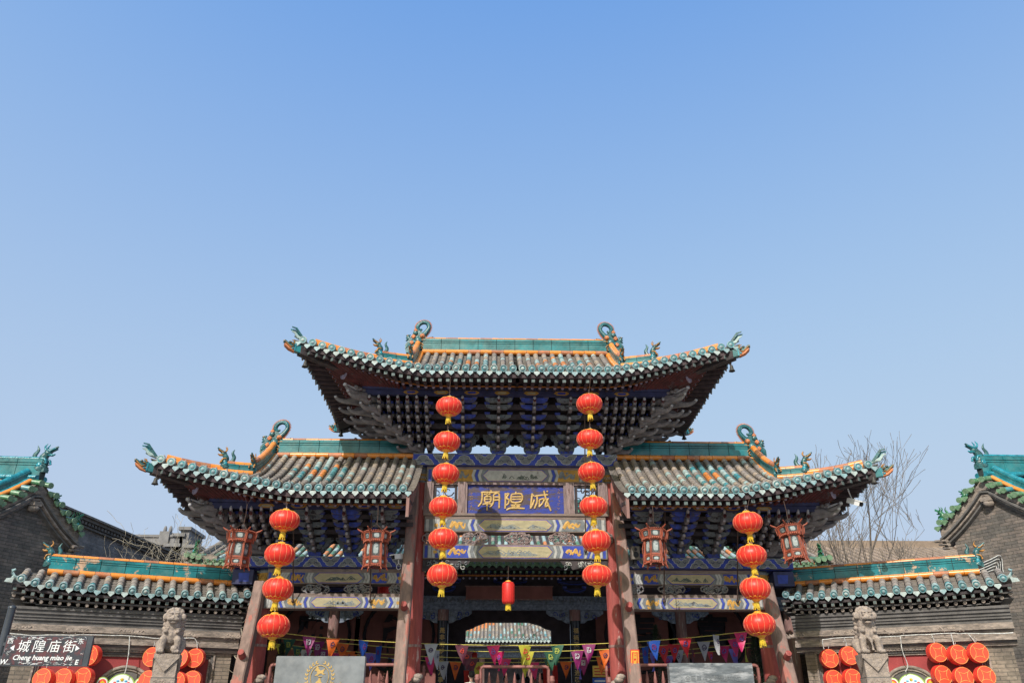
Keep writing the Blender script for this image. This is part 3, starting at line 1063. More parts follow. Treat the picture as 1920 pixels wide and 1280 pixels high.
# ================================================================ bracket sets
def gong(mb, cx, y, z, w, h, m, M=None, th=0.045, cap='wood_nose'):
    """transverse bracket arm: flat top, ends cut up in a curve, a small block on each end"""
    pts = [(-w, h * .45), (-w * .96, 0.0), (-w * .80, -h * .28), (-w * .55, -h * .5), (w * .55, -h * .5), (w * .80, -h * .28), (w * .96, 0), (w, h * .45)]
    mb.prism([(cx + a, z + b) for a, b in pts], y - th, y + th, m, M)
    for s in (-1, 1):
        x = cx + s * w * 0.88
        mb.prism([(x - .045, z + h * .46), (x + .045, z + h * .46), (x + .062, z + h * .46 + .055), (x - .062, z + h * .46 + .055)], y - th - .012, y + th + .012, 'wood_blue' if m != 'wood_blue' else 'wood_grey', M)


def nose(mb, x, y, z, m, M=None, big=False):
    """arm head poking out towards -y with a rounded, beaked end"""
    mb.prism([(0, .05), (-.10, .06), (-.17, .035), (-.205, -.01), (-.18, -.05), (-.12, -.05), (-.06, -.075), (0, -.06)][::-1], -.036, .036, m, (M or Matrix()) @ T(x, y, z) @ RZ(PI / 2))
    mb.ell((x, y - .19, z - .012), (.032, .03, .036), 'wood_nose', 7, 5, M)


def bracket_stack(mb, x, h, M, blue, k0=0, kmax=5, sy=-1, full=True):
    """tiers of arms climbing outwards at one place along the beam (front: sy = -1)"""
    a, b = ('wood_blue', 'wood_grey') if blue else ('wood_green', 'wood_grey')
    Q = (M or Matrix()) @ (Matrix() if sy < 0 else S(1, -1, 1))
    for k in range(k0, kmax):
        z = h.zb + 0.17 + h.dz * k
        y = -(0.12 + h.dy * k)
        mb.box((x - .038, y - .02, z - .05), (x + .038, 0.0 if k == k0 else y + h.dy * 2.2, z + .045), 'wood_dark', Q)
        nose(mb, x, y, z, b, Q)
        if full:
            w = (.15, .22, .27, .285, .29)[min(k, 4)]
            gong(mb, x, y + .03, z + h.dz * .55, w, .10, a, Q)
        else:
            gong(mb, x, y + .03, z + h.dz * .62, .085, .08, b, Q)
    # top hook carrying the purlin
    y = -(h.off - 0.02)
    zt = h.zb + 0.17 + h.dz * (kmax - 1)
    mb.prism([(.12, h.zp - .16), (-.02, h.zp - .16), (-.05, h.zp - .21), (-.02, h.zp - .27), (-.06, zt + .17), (-.02, zt + .08), (.12, zt + .06)][::-1], -.034, .034, 'wood_grey', Q @ T(x, y, 0) @ RZ(PI / 2))
    mb.ell((x, y - .05, zt + .16), (.034, .04, .055), 'wood_nose', 7, 5, Q)
    mb.tube([(x, y - .03, h.zp - .22), (x, y - .075, h.zp - .20)], [.03, .036], 'rafter_red', 7, M=Q)
    if full:
        gong(mb, x, y + .1, zt + h.dz * 1.2, .30, .10, a, Q)


def cloud_arm(mb, p, ang, L, M, m='wood_grey'):
    """carved side arm: sags, then curls up in a small scroll; runs out along angle ang in plan"""
    Q = M @ T(*p) @ RZ(ang)
    top = spline([(0, .05), (L * .35, .03), (L * .62, -.045), (L * .86, -.035), (L, .02)], 3)
    rr = [.10 - .062 * min(1, i / (len(top) - 2)) for i in range(len(top))]
    mb.tube(xz(top), rr, m, 6, flat=(Vector((0, 1, 0)), .62), M=Q)
    mb.ell((L, 0, .03), (.038, .032, .036), 'wood_nose', 7, 5, Q)
    mb.prism([(0, -.01), (L * .5, -.05), (L * .62, -.09), (L * .3, -.10), (0, -.13)], -.034, .034, m, Q)


def half_brackets(h, sx, parent):
    M = S(sx, 1, 1)
    kmax = 5
    for i, x in enumerate(h.sets):
        s = part('bracket_set', parent)
        mb = MB()
        mb.prism([(x - .10, h.zb), (x + .10, h.zb), (x + .14, h.zb + .06), (x + .14, h.zb + .115), (x - .14, h.zb + .115), (x - .14, h.zb + .06)], -.13, .13, 'wood_blue', M)
        mb.build('base_block', s)
        for sy, nm in ((-1, 'front_arms'), (1, 'rear_arms')):
            mb = MB()
            bracket_stack(mb, x, h, M, (i + h.par) % 2 == (0 if sx > 0 else h.par2), sy=sy)
            mb.build('arm_stack', s)
        mb = MB()
        for k in range(3):
            w = (.19, .275, .355)[k]
            z = h.zb + .115 + h.dz * k
            mb.prism([(x - w, z + h.dz), (x - w, z + h.dz * .55), (x - w * .93, z + h.dz * .2), (x - w * .82, z), (x + w * .82, z), (x + w * .93, z + h.dz * .2), (x + w, z + h.dz * .55), (x + w, z + h.dz)], -.05 + .002 * k, .05 - .002 * k, 'wood_green', M)
        mb.build('cross_arm', s)
    # dense stacks near and around the corner
    for i, x in enumerate(h.dense):
        k0 = max(0, math.ceil((x - h.uc - 0.22) / (h.dy * h.offu / h.off) - 0.2)) if x > h.uc + 0.22 else 0
        if k0 >= kmax:
            k0 = kmax - 1
        for sy in (-1, 1):
            mb = MB()
            bracket_stack(mb, x, h, M, False, k0=k0, sy=sy, full=False)
            mb.build('bracket_arm_stack', parent)
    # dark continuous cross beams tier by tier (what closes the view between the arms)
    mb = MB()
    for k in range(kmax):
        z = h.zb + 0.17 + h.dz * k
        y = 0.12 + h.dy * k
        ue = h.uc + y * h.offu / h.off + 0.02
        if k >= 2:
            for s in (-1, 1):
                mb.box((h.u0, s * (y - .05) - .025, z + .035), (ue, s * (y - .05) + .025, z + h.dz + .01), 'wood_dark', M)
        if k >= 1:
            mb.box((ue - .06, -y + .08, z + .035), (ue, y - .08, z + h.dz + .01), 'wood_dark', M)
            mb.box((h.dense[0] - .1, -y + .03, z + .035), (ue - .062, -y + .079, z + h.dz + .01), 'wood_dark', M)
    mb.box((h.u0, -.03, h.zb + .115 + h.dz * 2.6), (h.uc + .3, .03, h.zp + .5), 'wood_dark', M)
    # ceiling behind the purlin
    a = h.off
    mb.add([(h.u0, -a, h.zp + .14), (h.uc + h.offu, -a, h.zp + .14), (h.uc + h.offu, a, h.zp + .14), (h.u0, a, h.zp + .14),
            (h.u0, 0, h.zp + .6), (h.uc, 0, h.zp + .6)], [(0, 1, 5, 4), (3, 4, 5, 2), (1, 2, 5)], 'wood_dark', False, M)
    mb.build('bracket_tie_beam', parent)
    # side arms fanning out past the corner
    for k in range(kmax + 1):
        tier = part('carved_side_arm', parent)
        z = h.zb + 0.14 + h.dz * k
        y = 0.12 + h.dy * k
        u = h.uc + y * h.offu / h.off - 0.05
        n = max(1, int(y / 0.52))
        L = 0.50 + 0.04 * k
        if k == kmax:
            z += .03
        for j in range(-n, n + 1):
            yy = j * y / n * 0.86
            mb = MB()
            cloud_arm(mb, (u, yy, z), 0.0 + 0.35 * (yy / max(y, .3)), L, M)
            mb.build('scroll_arm', tier)
        for sy in (-1, 1):
            mb = MB()
            cloud_arm(mb, (u - .05, sy * (y - .02), z), sy * PI / 4, L * .8, M)
            mb.build('scroll_arm', tier)
    # carved dragon beam under each corner
    for sy in (-1, 1):
        mb = MB()
        Q = M @ T(h.uc + h.offu - 0.12, sy * (h.off - 0.12), h.zp - 0.10) @ RZ(sy * PI / 4)
        mb.tube(xz(spline([(-.2, 0), (.1, -.02), (.34, -.05), (.55, .0), (.66, .08)], 3)), [.11, .11, .11, .11, .10, .09, .085, .08, .07, .06, .045, .035, .03], 'wood_grey', 7, flat=(Vector((0, 1, 0)), .7), M=Q)
        mb.ell((.66, 0, .09), (.045, .05, .04), 'wood_nose', 7, 5, Q)
        for k in range(4):
            mb.ell((.08 + .1 * k, 0, .07 + .01 * k), (.06, .08, .05), 'wood_grey', 7, 5, Q)
        mb.tube(xz([(.2, .10), (.4, .06), (.6, .10)]), [.03, .03, .015], 'wood_nose', 6, M=Q)
        mb.build('carved_dragon_beam', parent)
# ================================================================ the gate
YG = 17.3
gate = thing('memorial_gate', 'tall three-bay wooden gate with brackets, glazed tile roofs and a blue name board', 'gate', (0, YG, 0))


def zf(py, Y, px=966):
    return at(px, py, Y).z


class GH(Half):
    pass


main = GH(u0=0.0, xg=2.36, L0=4.28, L=4.62, D0=2.17, Dt=2.47, z0=8.32, rise=1.38, lf=0.50, fs=1.9, p=1.25, yk=1.4, fy=0.3,
          uc=2.12, off=1.40, offu=1.22, zp=8.17, zb=zf(852, 17.1), dz=0.138, dy=0.25, sp=0.2, dia=1.05, sets=[0.39, 1.18],
          dense=[1.97 + 0.205 * i for i in range(7)], par=0, par2=1)
wing = GH(u0=2.17, xg=5.5, L0=6.95, L=7.27, D0=2.0, Dt=2.19, z0=5.78, rise=1.30, lf=0.55, fs=4.3, p=1.25, yk=1.35, fy=0.3,
          uc=5.33, off=1.25, offu=.95, zp=5.70, zb=zf(1045, 17.1), dz=0.108, dy=0.222, sp=0.208, dia=4.2, sets=[2.76, 3.54, 4.30],
          dense=[5.02 + 0.205 * i for i in range(6)], par=1, par2=0)


def corner_beast(M, p, sy, parent):
    build_runner(parent, M @ T(*p) @ RZ(sy * PI / 2) @ S(1.0, 1.0, 0.9), 'ridge_foot_dragon')


def hip_runner(M, p, h, sy, parent):
    build_runner(parent, M @ T(*p) @ RZ(sy * 0.5) @ S(1.0, 1.1, .95))


def eave_fin(M, p, sy, parent):
    build_fin(parent, M @ T(p.x + .10, p.y, p.z + .08) @ S(.55, .6, .55), sy)


def corner_head(Q, sy, parent):
    build_head(parent, Q @ T(0.0, 0, 0.0) @ S(.58, .62, .62), sy)


def roof_part(h, name, sides):
    r = part(name, gate)
    for sx in sides:
        half_roof(h, sx, r, corner_beast, hip_runner, eave_fin, corner_head)
    return r


upper = roof_part(main, 'upper_roof', (-1, 1))
zr = main.z0 + main.Pz(main.D0) + 0.02
mb = MB()
ridge_bar(mb, [(-main.xg + .12, 0, zr), (main.xg - .12, 0, zr)], 0.40, 0.18, 0.055, 0.44)
mb.build('main_ridge', upper)
for sx in (-1, 1):
    build_beast(upper, T(sx * main.xg, 0, zr) @ S(-sx * 1.08, 1.1, 1.08))
half_brackets(main, 1, gate)
half_brackets(main, -1, gate)

zr2 = wing.z0 + wing.Pz(wing.D0) + 0.02
for sx in (-1, 1):
    wr = part('side_roof', gate)
    half_roof(wing, sx, wr, corner_beast, hip_runner, eave_fin, corner_head)
    mb = MB()
    ridge_bar(mb, [(sx * (wing.u0 + 0.02), 0, zr2), (sx * (wing.xg - .12), 0, zr2)], 0.40, 0.18, 0.055, 0.47)
    mb.build('side_ridge', wr)
    build_beast(wr, T(sx * wing.xg, 0, zr2) @ S(-sx * 1.08, 1.1, 1.04))
    # barge board closing the inner end
    mb = MB()
    prof = [(-(wing.D0 - wing.D0 * t) - .02, wing.z0 + wing.Pz(wing.D0 * t) - .06) for t in [k / 8 for k in range(9)]]
    low = [(a, b - .30 - .16 * (1 - k / 8)) for k, (a, b) in enumerate(prof)]
    poly = prof + low[::-1]
    mb.prism(poly, -.03, .03, 'post_brown', T(sx * (wing.u0 - .0), 0, 0) @ RZ(PI / 2))
    mb.prism([(-a, b) for a, b in poly], -.03, .03, 'post_brown', T(sx * (wing.u0 - .0), 0, 0) @ RZ(PI / 2))
    mb.build('barge_board', wr)
    half_brackets(wing, sx, gate)

# ---------------------------------------------------------------- painted beams
YF = -0.20                                    # front face of the beams, gate space


def chev(mb, x, z0, z1, c, w, m, y, s):
    """bent band at x, its point offset by c"""
    zm = (z0 + z1) / 2
    mb.prism([(x, z0), (x + c, zm), (x, z1), (x + s * w, z1), (x + c + s * w, zm), (x + s * w, z0)], y - .003, y, m)


def squig(mb, x0, x1, z0, z1, y, m, seed, r=0.013, n=6):
    """sinuous painted dragon or scroll"""
    rnd = random.Random(seed)
    w, h = x1 - x0, z1 - z0
    pts = []
    for i in range(n):
        t = i / (n - 1)
        pts.append((x0 + w * (0.08 + 0.84 * t) + rnd.uniform(-.09, .09) * w, y, z0 + h * (0.5 + (0.3 if i % 2 else -0.3) * rnd.uniform(.3, 1.1))))
    pts = spline(pts, 4)
    mb.tube(pts, [r * (1.3 - 0.9 * i / len(pts)) for i in range(len(pts))], m, 4, flat=(Vector((0, 1, 0)), 0.18), smooth=False)
    for k in range(4):
        x = x0 + w * rnd.uniform(.1, .9)
        z = z0 + h * rnd.uniform(.2, .8)
        a = rnd.uniform(0, 6)
        mb.tube([(x, y, z), (x + .05 * math.cos(a), y, z + .04 * math.sin(a)), (x + .08 * math.cos(a + .8), y, z + .05 * math.sin(a + .8))], [r, r * .8, r * .3], m, 4, flat=(Vector((0, 1, 0)), 0.18), smooth=False)


def landscape(mb, x0, x1, z0, z1, y, m, seed, kind=0):
    rnd = random.Random(seed)
    w, h = x1 - x0, z1 - z0
    for k in range(7 if kind == 0 else 12):
        cx = x0 + w * rnd.uniform(.12, .88)
        base = z0 + h * rnd.uniform(.1, .35)
        ww = w * rnd.uniform(.05, .12)
        hh = h * rnd.uniform(.25, .55)
        if kind == 2:                         # small figures
            ww *= .35
            hh *= .9
        n = 7
        ridge = [(cx - ww + 2 * ww * i / n, base + hh * (1 - abs(2 * i / n - 1)) * rnd.uniform(.6, 1.1)) for i in range(n + 1)]
        pts = [(a, y, b) for a, b in ridge]
        mb.tube(pts, [.006 + .004 * rnd.random() for _ in pts], m, 4, flat=(Vector((0, 1, 0)), 0.2), smooth=False)
        if k % 2 == 0:
            mb.prism([(cx - ww * .5, base), (cx - ww * .1, base + hh * .7), (cx + ww * .3, base + hh * .3), (cx + ww * .5, base)], y - .002, y, m)
        pts = [(cx - ww * 1.3, y, base - h * .03), (cx, y, base - h * .07), (cx + ww * 1.5, y, base)]
        mb.tube(pts, .004, m, 4, flat=(Vector((0, 1, 0)), 0.2), smooth=False)


def deco_beam(name, xc, half, z0, z1, lay, cols, seed, depth=0.36, kind=0, top=0.22, wood='beam_wood'):
    """squared beam with its painted face. lay: half-extents of panel, chevrons, dragon panel, chevrons"""
    mb = MB()
    mb.box((xc - half, YF, z0), (xc + half, YF + depth, z1), wood)
    H = z1 - z0
    za, zt = z0 + H * .05, z1 - H * top
    y = YF
    a, b, c, d = [half * q for q in lay]
    ctr, field, band1, band2, end1, end2, curl = cols
    mb.prism([(xc - half + .01, za), (xc - half + .01, zt), (xc + half - .01, zt), (xc + half - .01, za)], y - .003, y, 'paint_grey')
    # centre panel with a pointed outline
    zm = (za + zt) / 2
    cc = H * .35
    for g, m_, dy in ((0.022, 'paint_blue', .006), (0.008, 'paint_gold', .008), (0.0, ctr, .010)):
        mb.prism([(xc - a - g, zm), (xc - a + cc - g, zt - .02 + g), (xc + a - cc + g, zt - .02 + g), (xc + a + g, zm), (xc + a - cc + g, za + .02 - g), (xc - a + cc - g, za + .02 - g)], y - dy, y - dy + .003, m_)
    landscape(mb, xc - a + cc * .6, xc + a - cc * .6, za + .03, zt - .03, y - .0115, 'paint_ink' if kind != 1 else 'wood_green', seed, kind)
    for s in (-1, 1):
        w = (b - a) / 3
        for k, m_ in enumerate(('paint_white', band1, 'paint_white' if band1 != 'paint_white' else 'paint_grey')):
            chev(mb, xc + s * (a + .02 + w * k), za, zt, -s * 0 + s * cc * .35, w * .8, m_, y - .006, s)
        mb.prism([(xc + s * b, za), (xc + s * (b + .02), zt), (xc + s * c, zt), (xc + s * c, za)][::s], y - .006, y - .003, field)
        squig(mb, *sorted((xc + s * (b + .04), xc + s * (c - .02))), za, zt, y - .008, curl, seed + 5 + s, r=H * .085)
        w = (d - c) / 3
        for k, m_ in enumerate(('paint_white', band2, 'paint_white')):
            chev(mb, xc + s * (c + .01 + w * k), za, zt, s * cc * .5, w * .85, m_, y - .009, s)
        n = 4
        w = (half - d - .05) / n
        for k in range(n):
            m_ = (end1, 'paint_white', end2, end1)[k]
            x = d + .03 + w * k
            mb.box((*sorted((xc + s * x, xc + s * (x + w * .8)))[:1], y - .006, za), (sorted((xc + s * x, xc + s * (x + w * .8)))[1], y - .003, zt), m_)
        mb.prism([(xc + s * (d + .06), zm - H * .12), (xc + s * (d + .06 + w), zm - H * .12), (xc + s * (d + .06 + w), zm + H * .08), (xc + s * (d + .06), zm + H * .08)][::s], y - .009, y - .006, 'paint_gold')
    return mb.build(name, gate)


def cloud_beam(name, x0, x1, z0, z1, yf=YF - .06, depth=.5):
    mb = MB()
    mb.box((x0, yf, z0), (x1, yf + depth, z1), 'paint_blue')
    mb.box((x0 + .01, yf - .004, z0), (x1 - .01, yf, z0 + .018), 'wood_dark')
    mb.box((x0 + .01, yf - .004, z1 - .02), (x1 - .01, yf, z1), 'wood_green')
    H = z1 - z0
    n = round((x1 - x0) / (H * 1.55))
    w = (x1 - x0) / n

    def lobe(cx, cz, r, sq=0.7, ph=0.0):
        return [(cx + r * math.cos(t), cz + r * sq * math.sin(t)) for t in [2 * PI * k / 12 + ph for k in range(12)]]
    for i in range(n):
        cx = x0 + w * (i + .5)
        fl = 1 if i % 2 == 0 else -1
        zc = z0 + H * (.5 - .12 * fl)
        for k, (dx, dz_, r) in enumerate(((0, .12 * fl, .27), (-.24, -.04 * fl, .19), (.24, -.04 * fl, .19), (-.40, -.16 * fl, .11), (.40, -.16 * fl, .11))):
            mb.prism(lobe(cx + dx * w, zc + dz_ * H * 1.4, r * w * 1.02 + .008), yf - .003 - .0002 * k, yf, 'paint_white')
        for k, (dx, dz_, r) in enumerate(((0, .12 * fl, .27), (-.24, -.04 * fl, .19), (.24, -.04 * fl, .19), (-.40, -.16 * fl, .11), (.40, -.16 * fl, .11))):
            mb.prism(lobe(cx + dx * w, zc + dz_ * H * 1.4, r * w * 1.02 - .006), yf - .006 - .0002 * k, yf - .0045, 'paint_grey')
        for s in (-1, 1):
            mb.tube([(cx + s * w * .08, yf - .008, zc - H * .05 * fl), (cx + s * w * .17, yf - .008, zc + H * .1 * fl), (cx + s * w * .28, yf - .008, zc)], .007, 'paint_navy', 4, flat=(Vector((0, 1, 0)), .3))
    return mb.build(name, gate)


def carving(name, parent, cx, cz, w, h, y, m, seed, lens=True, m2='paint_grey'):
    """pierced wood carving made of interlaced scrolls"""
    rnd = random.Random(seed)
    mb = MB()
    if lens:
        out = spline([(-w, 0), (-w * .8, h * .6), (-w * .45, h * .8), (0, h * .95), (w * .45, h * .8), (w * .8, h * .6), (w, 0), (w * .8, -h * .6), (w * .45, -h * .8), (0, -h * .95), (-w * .45, -h * .8), (-w * .8, -h * .6), (-w, 0)], 3)
        mb.tube([(cx + p.x + rnd.uniform(-.01, .01), y, cz + p.y * (1 + .25 * math.sin(i * 1.3))) for i, p in enumerate(out)], .017, m, 5)
    for k in range(int(24 * min(1, w / .3))):
        a = rnd.uniform(0, 6.28)
        q = math.sqrt(rnd.random()) * .8
        x, z = cx + w * q * math.cos(a), cz + h * q * math.sin(a)
        r0 = rnd.uniform(.35, .6) * h
        ph = rnd.uniform(0, 6.28)
        sg = rnd.choice((-1, 1))
        pts = []
        for i in range(9):
            t = i / 8
            rr = r0 * (1 - .75 * t)
            px, pz = x + rr * 1.3 * math.cos(ph + sg * t * 5), z + rr * math.sin(ph + sg * t * 5)
            pz = max(cz - h * .95, min(cz + h * .95, pz))
            pts.append((px, y + rnd.uniform(-.012, .012), pz))
        mb.tube(pts, [.021 - .010 * i / 8 for i in range(9)], m if k % 3 else m2, 5)
    return mb.build(name, parent)


ZA = zf(875, 17.1)
cloud_beam('cloud_painted_beam', -2.30, 2.30, ZA, main.zb)
hw = 1.98
deco_beam('painted_beam', 0, hw, zf(904, 17.1), ZA - .004, (.36, .47, .72, .80), ('paint_white', 'paint_ochre', 'paint_blue', 'paint_grey', 'paint_blue', 'paint_navy', 'paint_grey'), 3, kind=2, top=.18)
deco_beam('painted_beam', 0, hw, zf(997, 17.1), zf(966, 17.1), (.40, .50, .74, .82), ('paint_cream', 'paint_grey', 'paint_blue', 'paint_blue', 'paint_white', 'paint_grey', 'paint_gold'), 7, kind=1, top=.25)
deco_beam('painted_beam', 0, hw, zf(1047, 17.1), zf(1020, 17.1), (.40, .50, .74, .82), ('paint_cream', 'paint_blue', 'paint_grey', 'paint_blue', 'paint_blue', 'paint_white', 'paint_gold'), 9, kind=1, top=.10)
for cxp in (806, 891, 971, 1054, 1135):
    p = at(cxp, 1009, 17.12)
    w = .29 if 850 < cxp < 1100 else .16
    carving('carved_panel', gate, p.x, p.z, w, .125, p.y - YG, 'frame_wood', cxp, m2='wood_grey')

# frame row: posts, lattice windows, name board
z0, z1 = zf(967, 17.1), zf(904, 17.1)
edges = [(795, 812), (858, 876), (1057, 1077), (1122, 1140)]
for a, b in edges:
    mb = MB()
    xa, xb = at(a, 935, 17.1).x, at(b, 935, 17.1).x
    mb.box((xa, YF, z0), (xb, YF + .2, z1), 'frame_wood')
    mb.box((xa + .05, YF - .02, z0), (xb - .05, YF, z1), 'frame_wood')
    mb.build('frame_post', gate)
mb = MB()
mb.box((at(876, 935, 17.1).x, YF + .0, z1 - .05), (at(1057, 935, 17.1).x, YF + .15, z1 - .003), 'frame_wood')
mb.box((at(812, 935, 17.1).x, YF + .03, z1 - .05), (at(858, 935, 17.1).x, YF + .15, z1 - .003), 'frame_wood')
mb.box((at(1077, 935, 17.1).x, YF + .03, z1 - .05), (at(1122, 935, 17.1).x, YF + .15, z1 - .003), 'frame_wood')
mb.box((at(795, 935, 17.1).x, YF - .03, z0 + .003), (at(1140, 935, 17.1).x, YF + .2, z0 + .05), 'beam_wood')
mb.build('frame_rail', gate)
for k, (a, b) in enumerate(((812, 858), (1077, 1122))):
    mb = MB()
    xa, xb = at(a, 935, 17.15).x + .01, at(b, 935, 17.15).x - .01
    za, zb_ = z0 + .055, z1 - .06
    for (p, q) in (((xa, za), (xb, za + .05)), ((xa, zb_ - .05), (xb, zb_)), ((xa, za + .05), (xa + .06, zb_ - .05)), ((xb - .06, za + .05), (xb, zb_ - .05))):
        mb.box((p[0], YF + .05, p[1]), (q[0], YF + .09, q[1]), 'wood_dark')
    o = mb.build('lattice_window', gate)
    rnd = random.Random(31 + k)
    mb = MB()
    for i in range(17):
        x, z = rnd.uniform(xa + .05, xb - .05), rnd.uniform(za + .05, zb_ - .05)
        r0, ph, sg = rnd.uniform(.05, .13), rnd.uniform(0, 6.28), rnd.choice((-1, 1))
        pts = [(min(xb - .03, max(xa + .03, x + r0 * (1 - .7 * t / 8) * math.cos(ph + sg * t * .7))), YF + .07, min(zb_ - .02, max(za + .02, z + r0 * (1 - .7 * t / 8) * math.sin(ph + sg * t * .7)))) for t in range(9)]
        mb.tube(pts, [.016 - .007 * t / 8 for t in range(9)], 'wood_dark', 5)
    mb.build('scroll_lattice', o)
mb = MB()
xa, xb = at(876, 935, 17.12).x, at(1057, 935, 17.12).x
mb.box((xa, YF + .055, z0 + .05), (xb, YF + .09, z1 - .05), 'plaque_blue')
plaque = mb.build('name_board', gate)
# gold characters, traced stroke by stroke (right to left: city god temple)
STR = [
    [(548, 262), (570, 298)], [(400, 312), (405, 296), (560, 300), (702, 290)], [(405, 300), (402, 400), (385, 480), (335, 540)],
    [(430, 335), (545, 328)], [(487, 300), (487, 370)], [(450, 375), (545, 372), (545, 458), (450, 462), (450, 375)], [(450, 417), (545, 415)],
    [(412, 505), (480, 492), (565, 498)], [(487, 462), (487, 605)],
    [(600, 335), (598, 450), (575, 510), (530, 555)], [(600, 332), (693, 325), (693, 568)], [(603, 380), (690, 378)], [(600, 432), (690, 428)],
    [(800, 310), (803, 450), (797, 578)], [(800, 335), (862, 318), (818, 395), (862, 425), (852, 490), (808, 520)],
    [(988, 288), (970, 325)], [(908, 332), (1076, 326), (1072, 455), (903, 462), (908, 332)], [(912, 376), (1072, 372)], [(908, 418), (1070, 414)],
    [(892, 520), (1060, 512)], [(978, 462), (978, 575)], [(905, 548), (1050, 542)], [(820, 602), (880, 572), (1000, 568), (1130, 575)],
    [(1262, 322), (1250, 420), (1232, 572)], [(1240, 375), (1295, 350)], [(1228, 575), (1262, 520), (1300, 420)],
    [(1300, 368), (1380, 352), (1530, 338)], [(1345, 355), (1345, 460), (1300, 575)], [(1385, 425), (1465, 408), (1440, 480), (1375, 548)],
    [(1462, 268), (1485, 370), (1535, 500), (1582, 615)], [(1540, 400), (1500, 470), (1490, 545), (1530, 520)], [(1512, 268), (1525, 292)],
    [(1245, 320), (1275, 335)], [(1385, 425), (1385, 540)],
]
mb = MB()
for st in STR:
    pts = []
    for (x, y) in st:
        p = at(860 + x / 9.14, 890 + y / 9.14, YG + YF + .045)
        pts.append((p.x, YF + .048, p.z))
    pts = spline(pts, 3) if len(pts) > 2 else [Vector(p) for p in pts]
    n = len(pts)
    mb.tube(pts, [.021 + .004 * math.sin(PI * i / max(1, n - 1)) for i in range(n)], 'gold', 6, flat=(Vector((0, 1, 0)), .55))
mb.build('gold_characters', plaque)
mb = MB()
for x0_, y0_, y1_ in ((213, 310, 590), (1712, 250, 560)):
    for k in range(6):
        y = y0_ + (y1_ - y0_) * k / 5
        p = at(860 + x0_ / 9.14, 890 + y / 9.14, YG + YF + .05)
        rnd = random.Random(int(y + x0_))
        for j in range(4):
            a = Vector((p.x + rnd.uniform(-.022, .022), YF + .052, p.z + rnd.uniform(-.022, .022)))
            b = a + Vector((rnd.uniform(-.03, .03), 0, rnd.uniform(-.02, .02)))
            mb.tube([a, b], .0045, 'paint_gold', 4)
mb.build('small_inscription', plaque)

# wing beams
for sx in (-1, 1):
    xa, xb = 2.24, 5.22
    xc, half = sx * (xa + xb) / 2, (xb - xa) / 2
    cloud_beam('cloud_painted_beam', *sorted((sx * 2.26, sx * 5.95)), zf(1066, 17.1), wing.zb)
    deco_beam('painted_beam', xc, half, zf(1095, 17.1), zf(1067, 17.1), (.34, .46, .68, .80), ('paint_cream', 'paint_blue', 'paint_white', 'paint_white', 'paint_blue', 'paint_grey', 'paint_ochre'), 21 + sx, kind=0, top=.27)
    deco_beam('painted_beam', xc, half, zf(1141, 17.1), zf(1113, 17.1), (.34, .46, .68, .80), ('paint_cream', 'paint_grey', 'paint_blue', 'paint_blue', 'paint_white', 'paint_white', 'paint_gold'), 25 + sx, kind=1, top=.25)
    for px_ in ((592, 672, 742) if sx < 0 else (1194, 1259, 1339)):
        p = at(px_, 1104, 17.12)
        w = .29
        if px_ in (742, 1194):
            w = .14
        carving('carved_panel', gate, p.x, p.z, w, .095, p.y - YG, 'wood_grey', px_, m2='paint_grey')
    # blue end of the cloud beam past the outer column
    mb = MB()
    za, zc = zf(1096, 17.1), zf(1069, 17.1)
    mb.box((*sorted((sx * 5.52, sx * 5.95))[:1], YF + .0, za), (sorted((sx * 5.52, sx * 5.95))[1], YF + .3, zc), 'paint_navy')
    mb.prism([(sx * 5.60, za + .05), (sx * 5.80, za + .05), (sx * 5.83, zc - .07), (sx * 5.60, zc - .07)][::sx], YF - .004, YF, 'paint_blue')
    mb.build('beam_end', gate)

# carved corner brackets below the lowest middle beam
for s in (-1, 1):
    z1_, z0_ = zf(1049, 17.12), zf(1071, 17.12)
    mb = MB()
    w = 1.0
    poly = [(s * 1.98, z1_), (s * .95, z1_), (s * 1.02, z1_ - .10), (s * 1.15, z1_ - .08), (s * 1.22, z1_ - .2), (s * 1.45, z1_ - .15), (s * 1.98, z0_)]
    mb.prism(poly[::s], YF + .04, YF + .07, 'wood_dark')
    rnd = random.Random(40 + s)
    for k in range(15):
        x = s * rnd.uniform(1.05, 1.92)
        z = rnd.uniform(z1_ - .16, z1_ - .05)
        r0, ph = rnd.uniform(.04, .08), rnd.uniform(0, 6)
        mb.tube([(x + r0 * (1 - t / 11) * math.cos(ph + t * .75), YF + .03, z + r0 * (1 - t / 11) * math.sin(ph + t * .75)) for t in range(9)], .013, 'paint_white' if k % 2 else 'paint_grey', 5)
    mb.build('carved_bracket', gate)

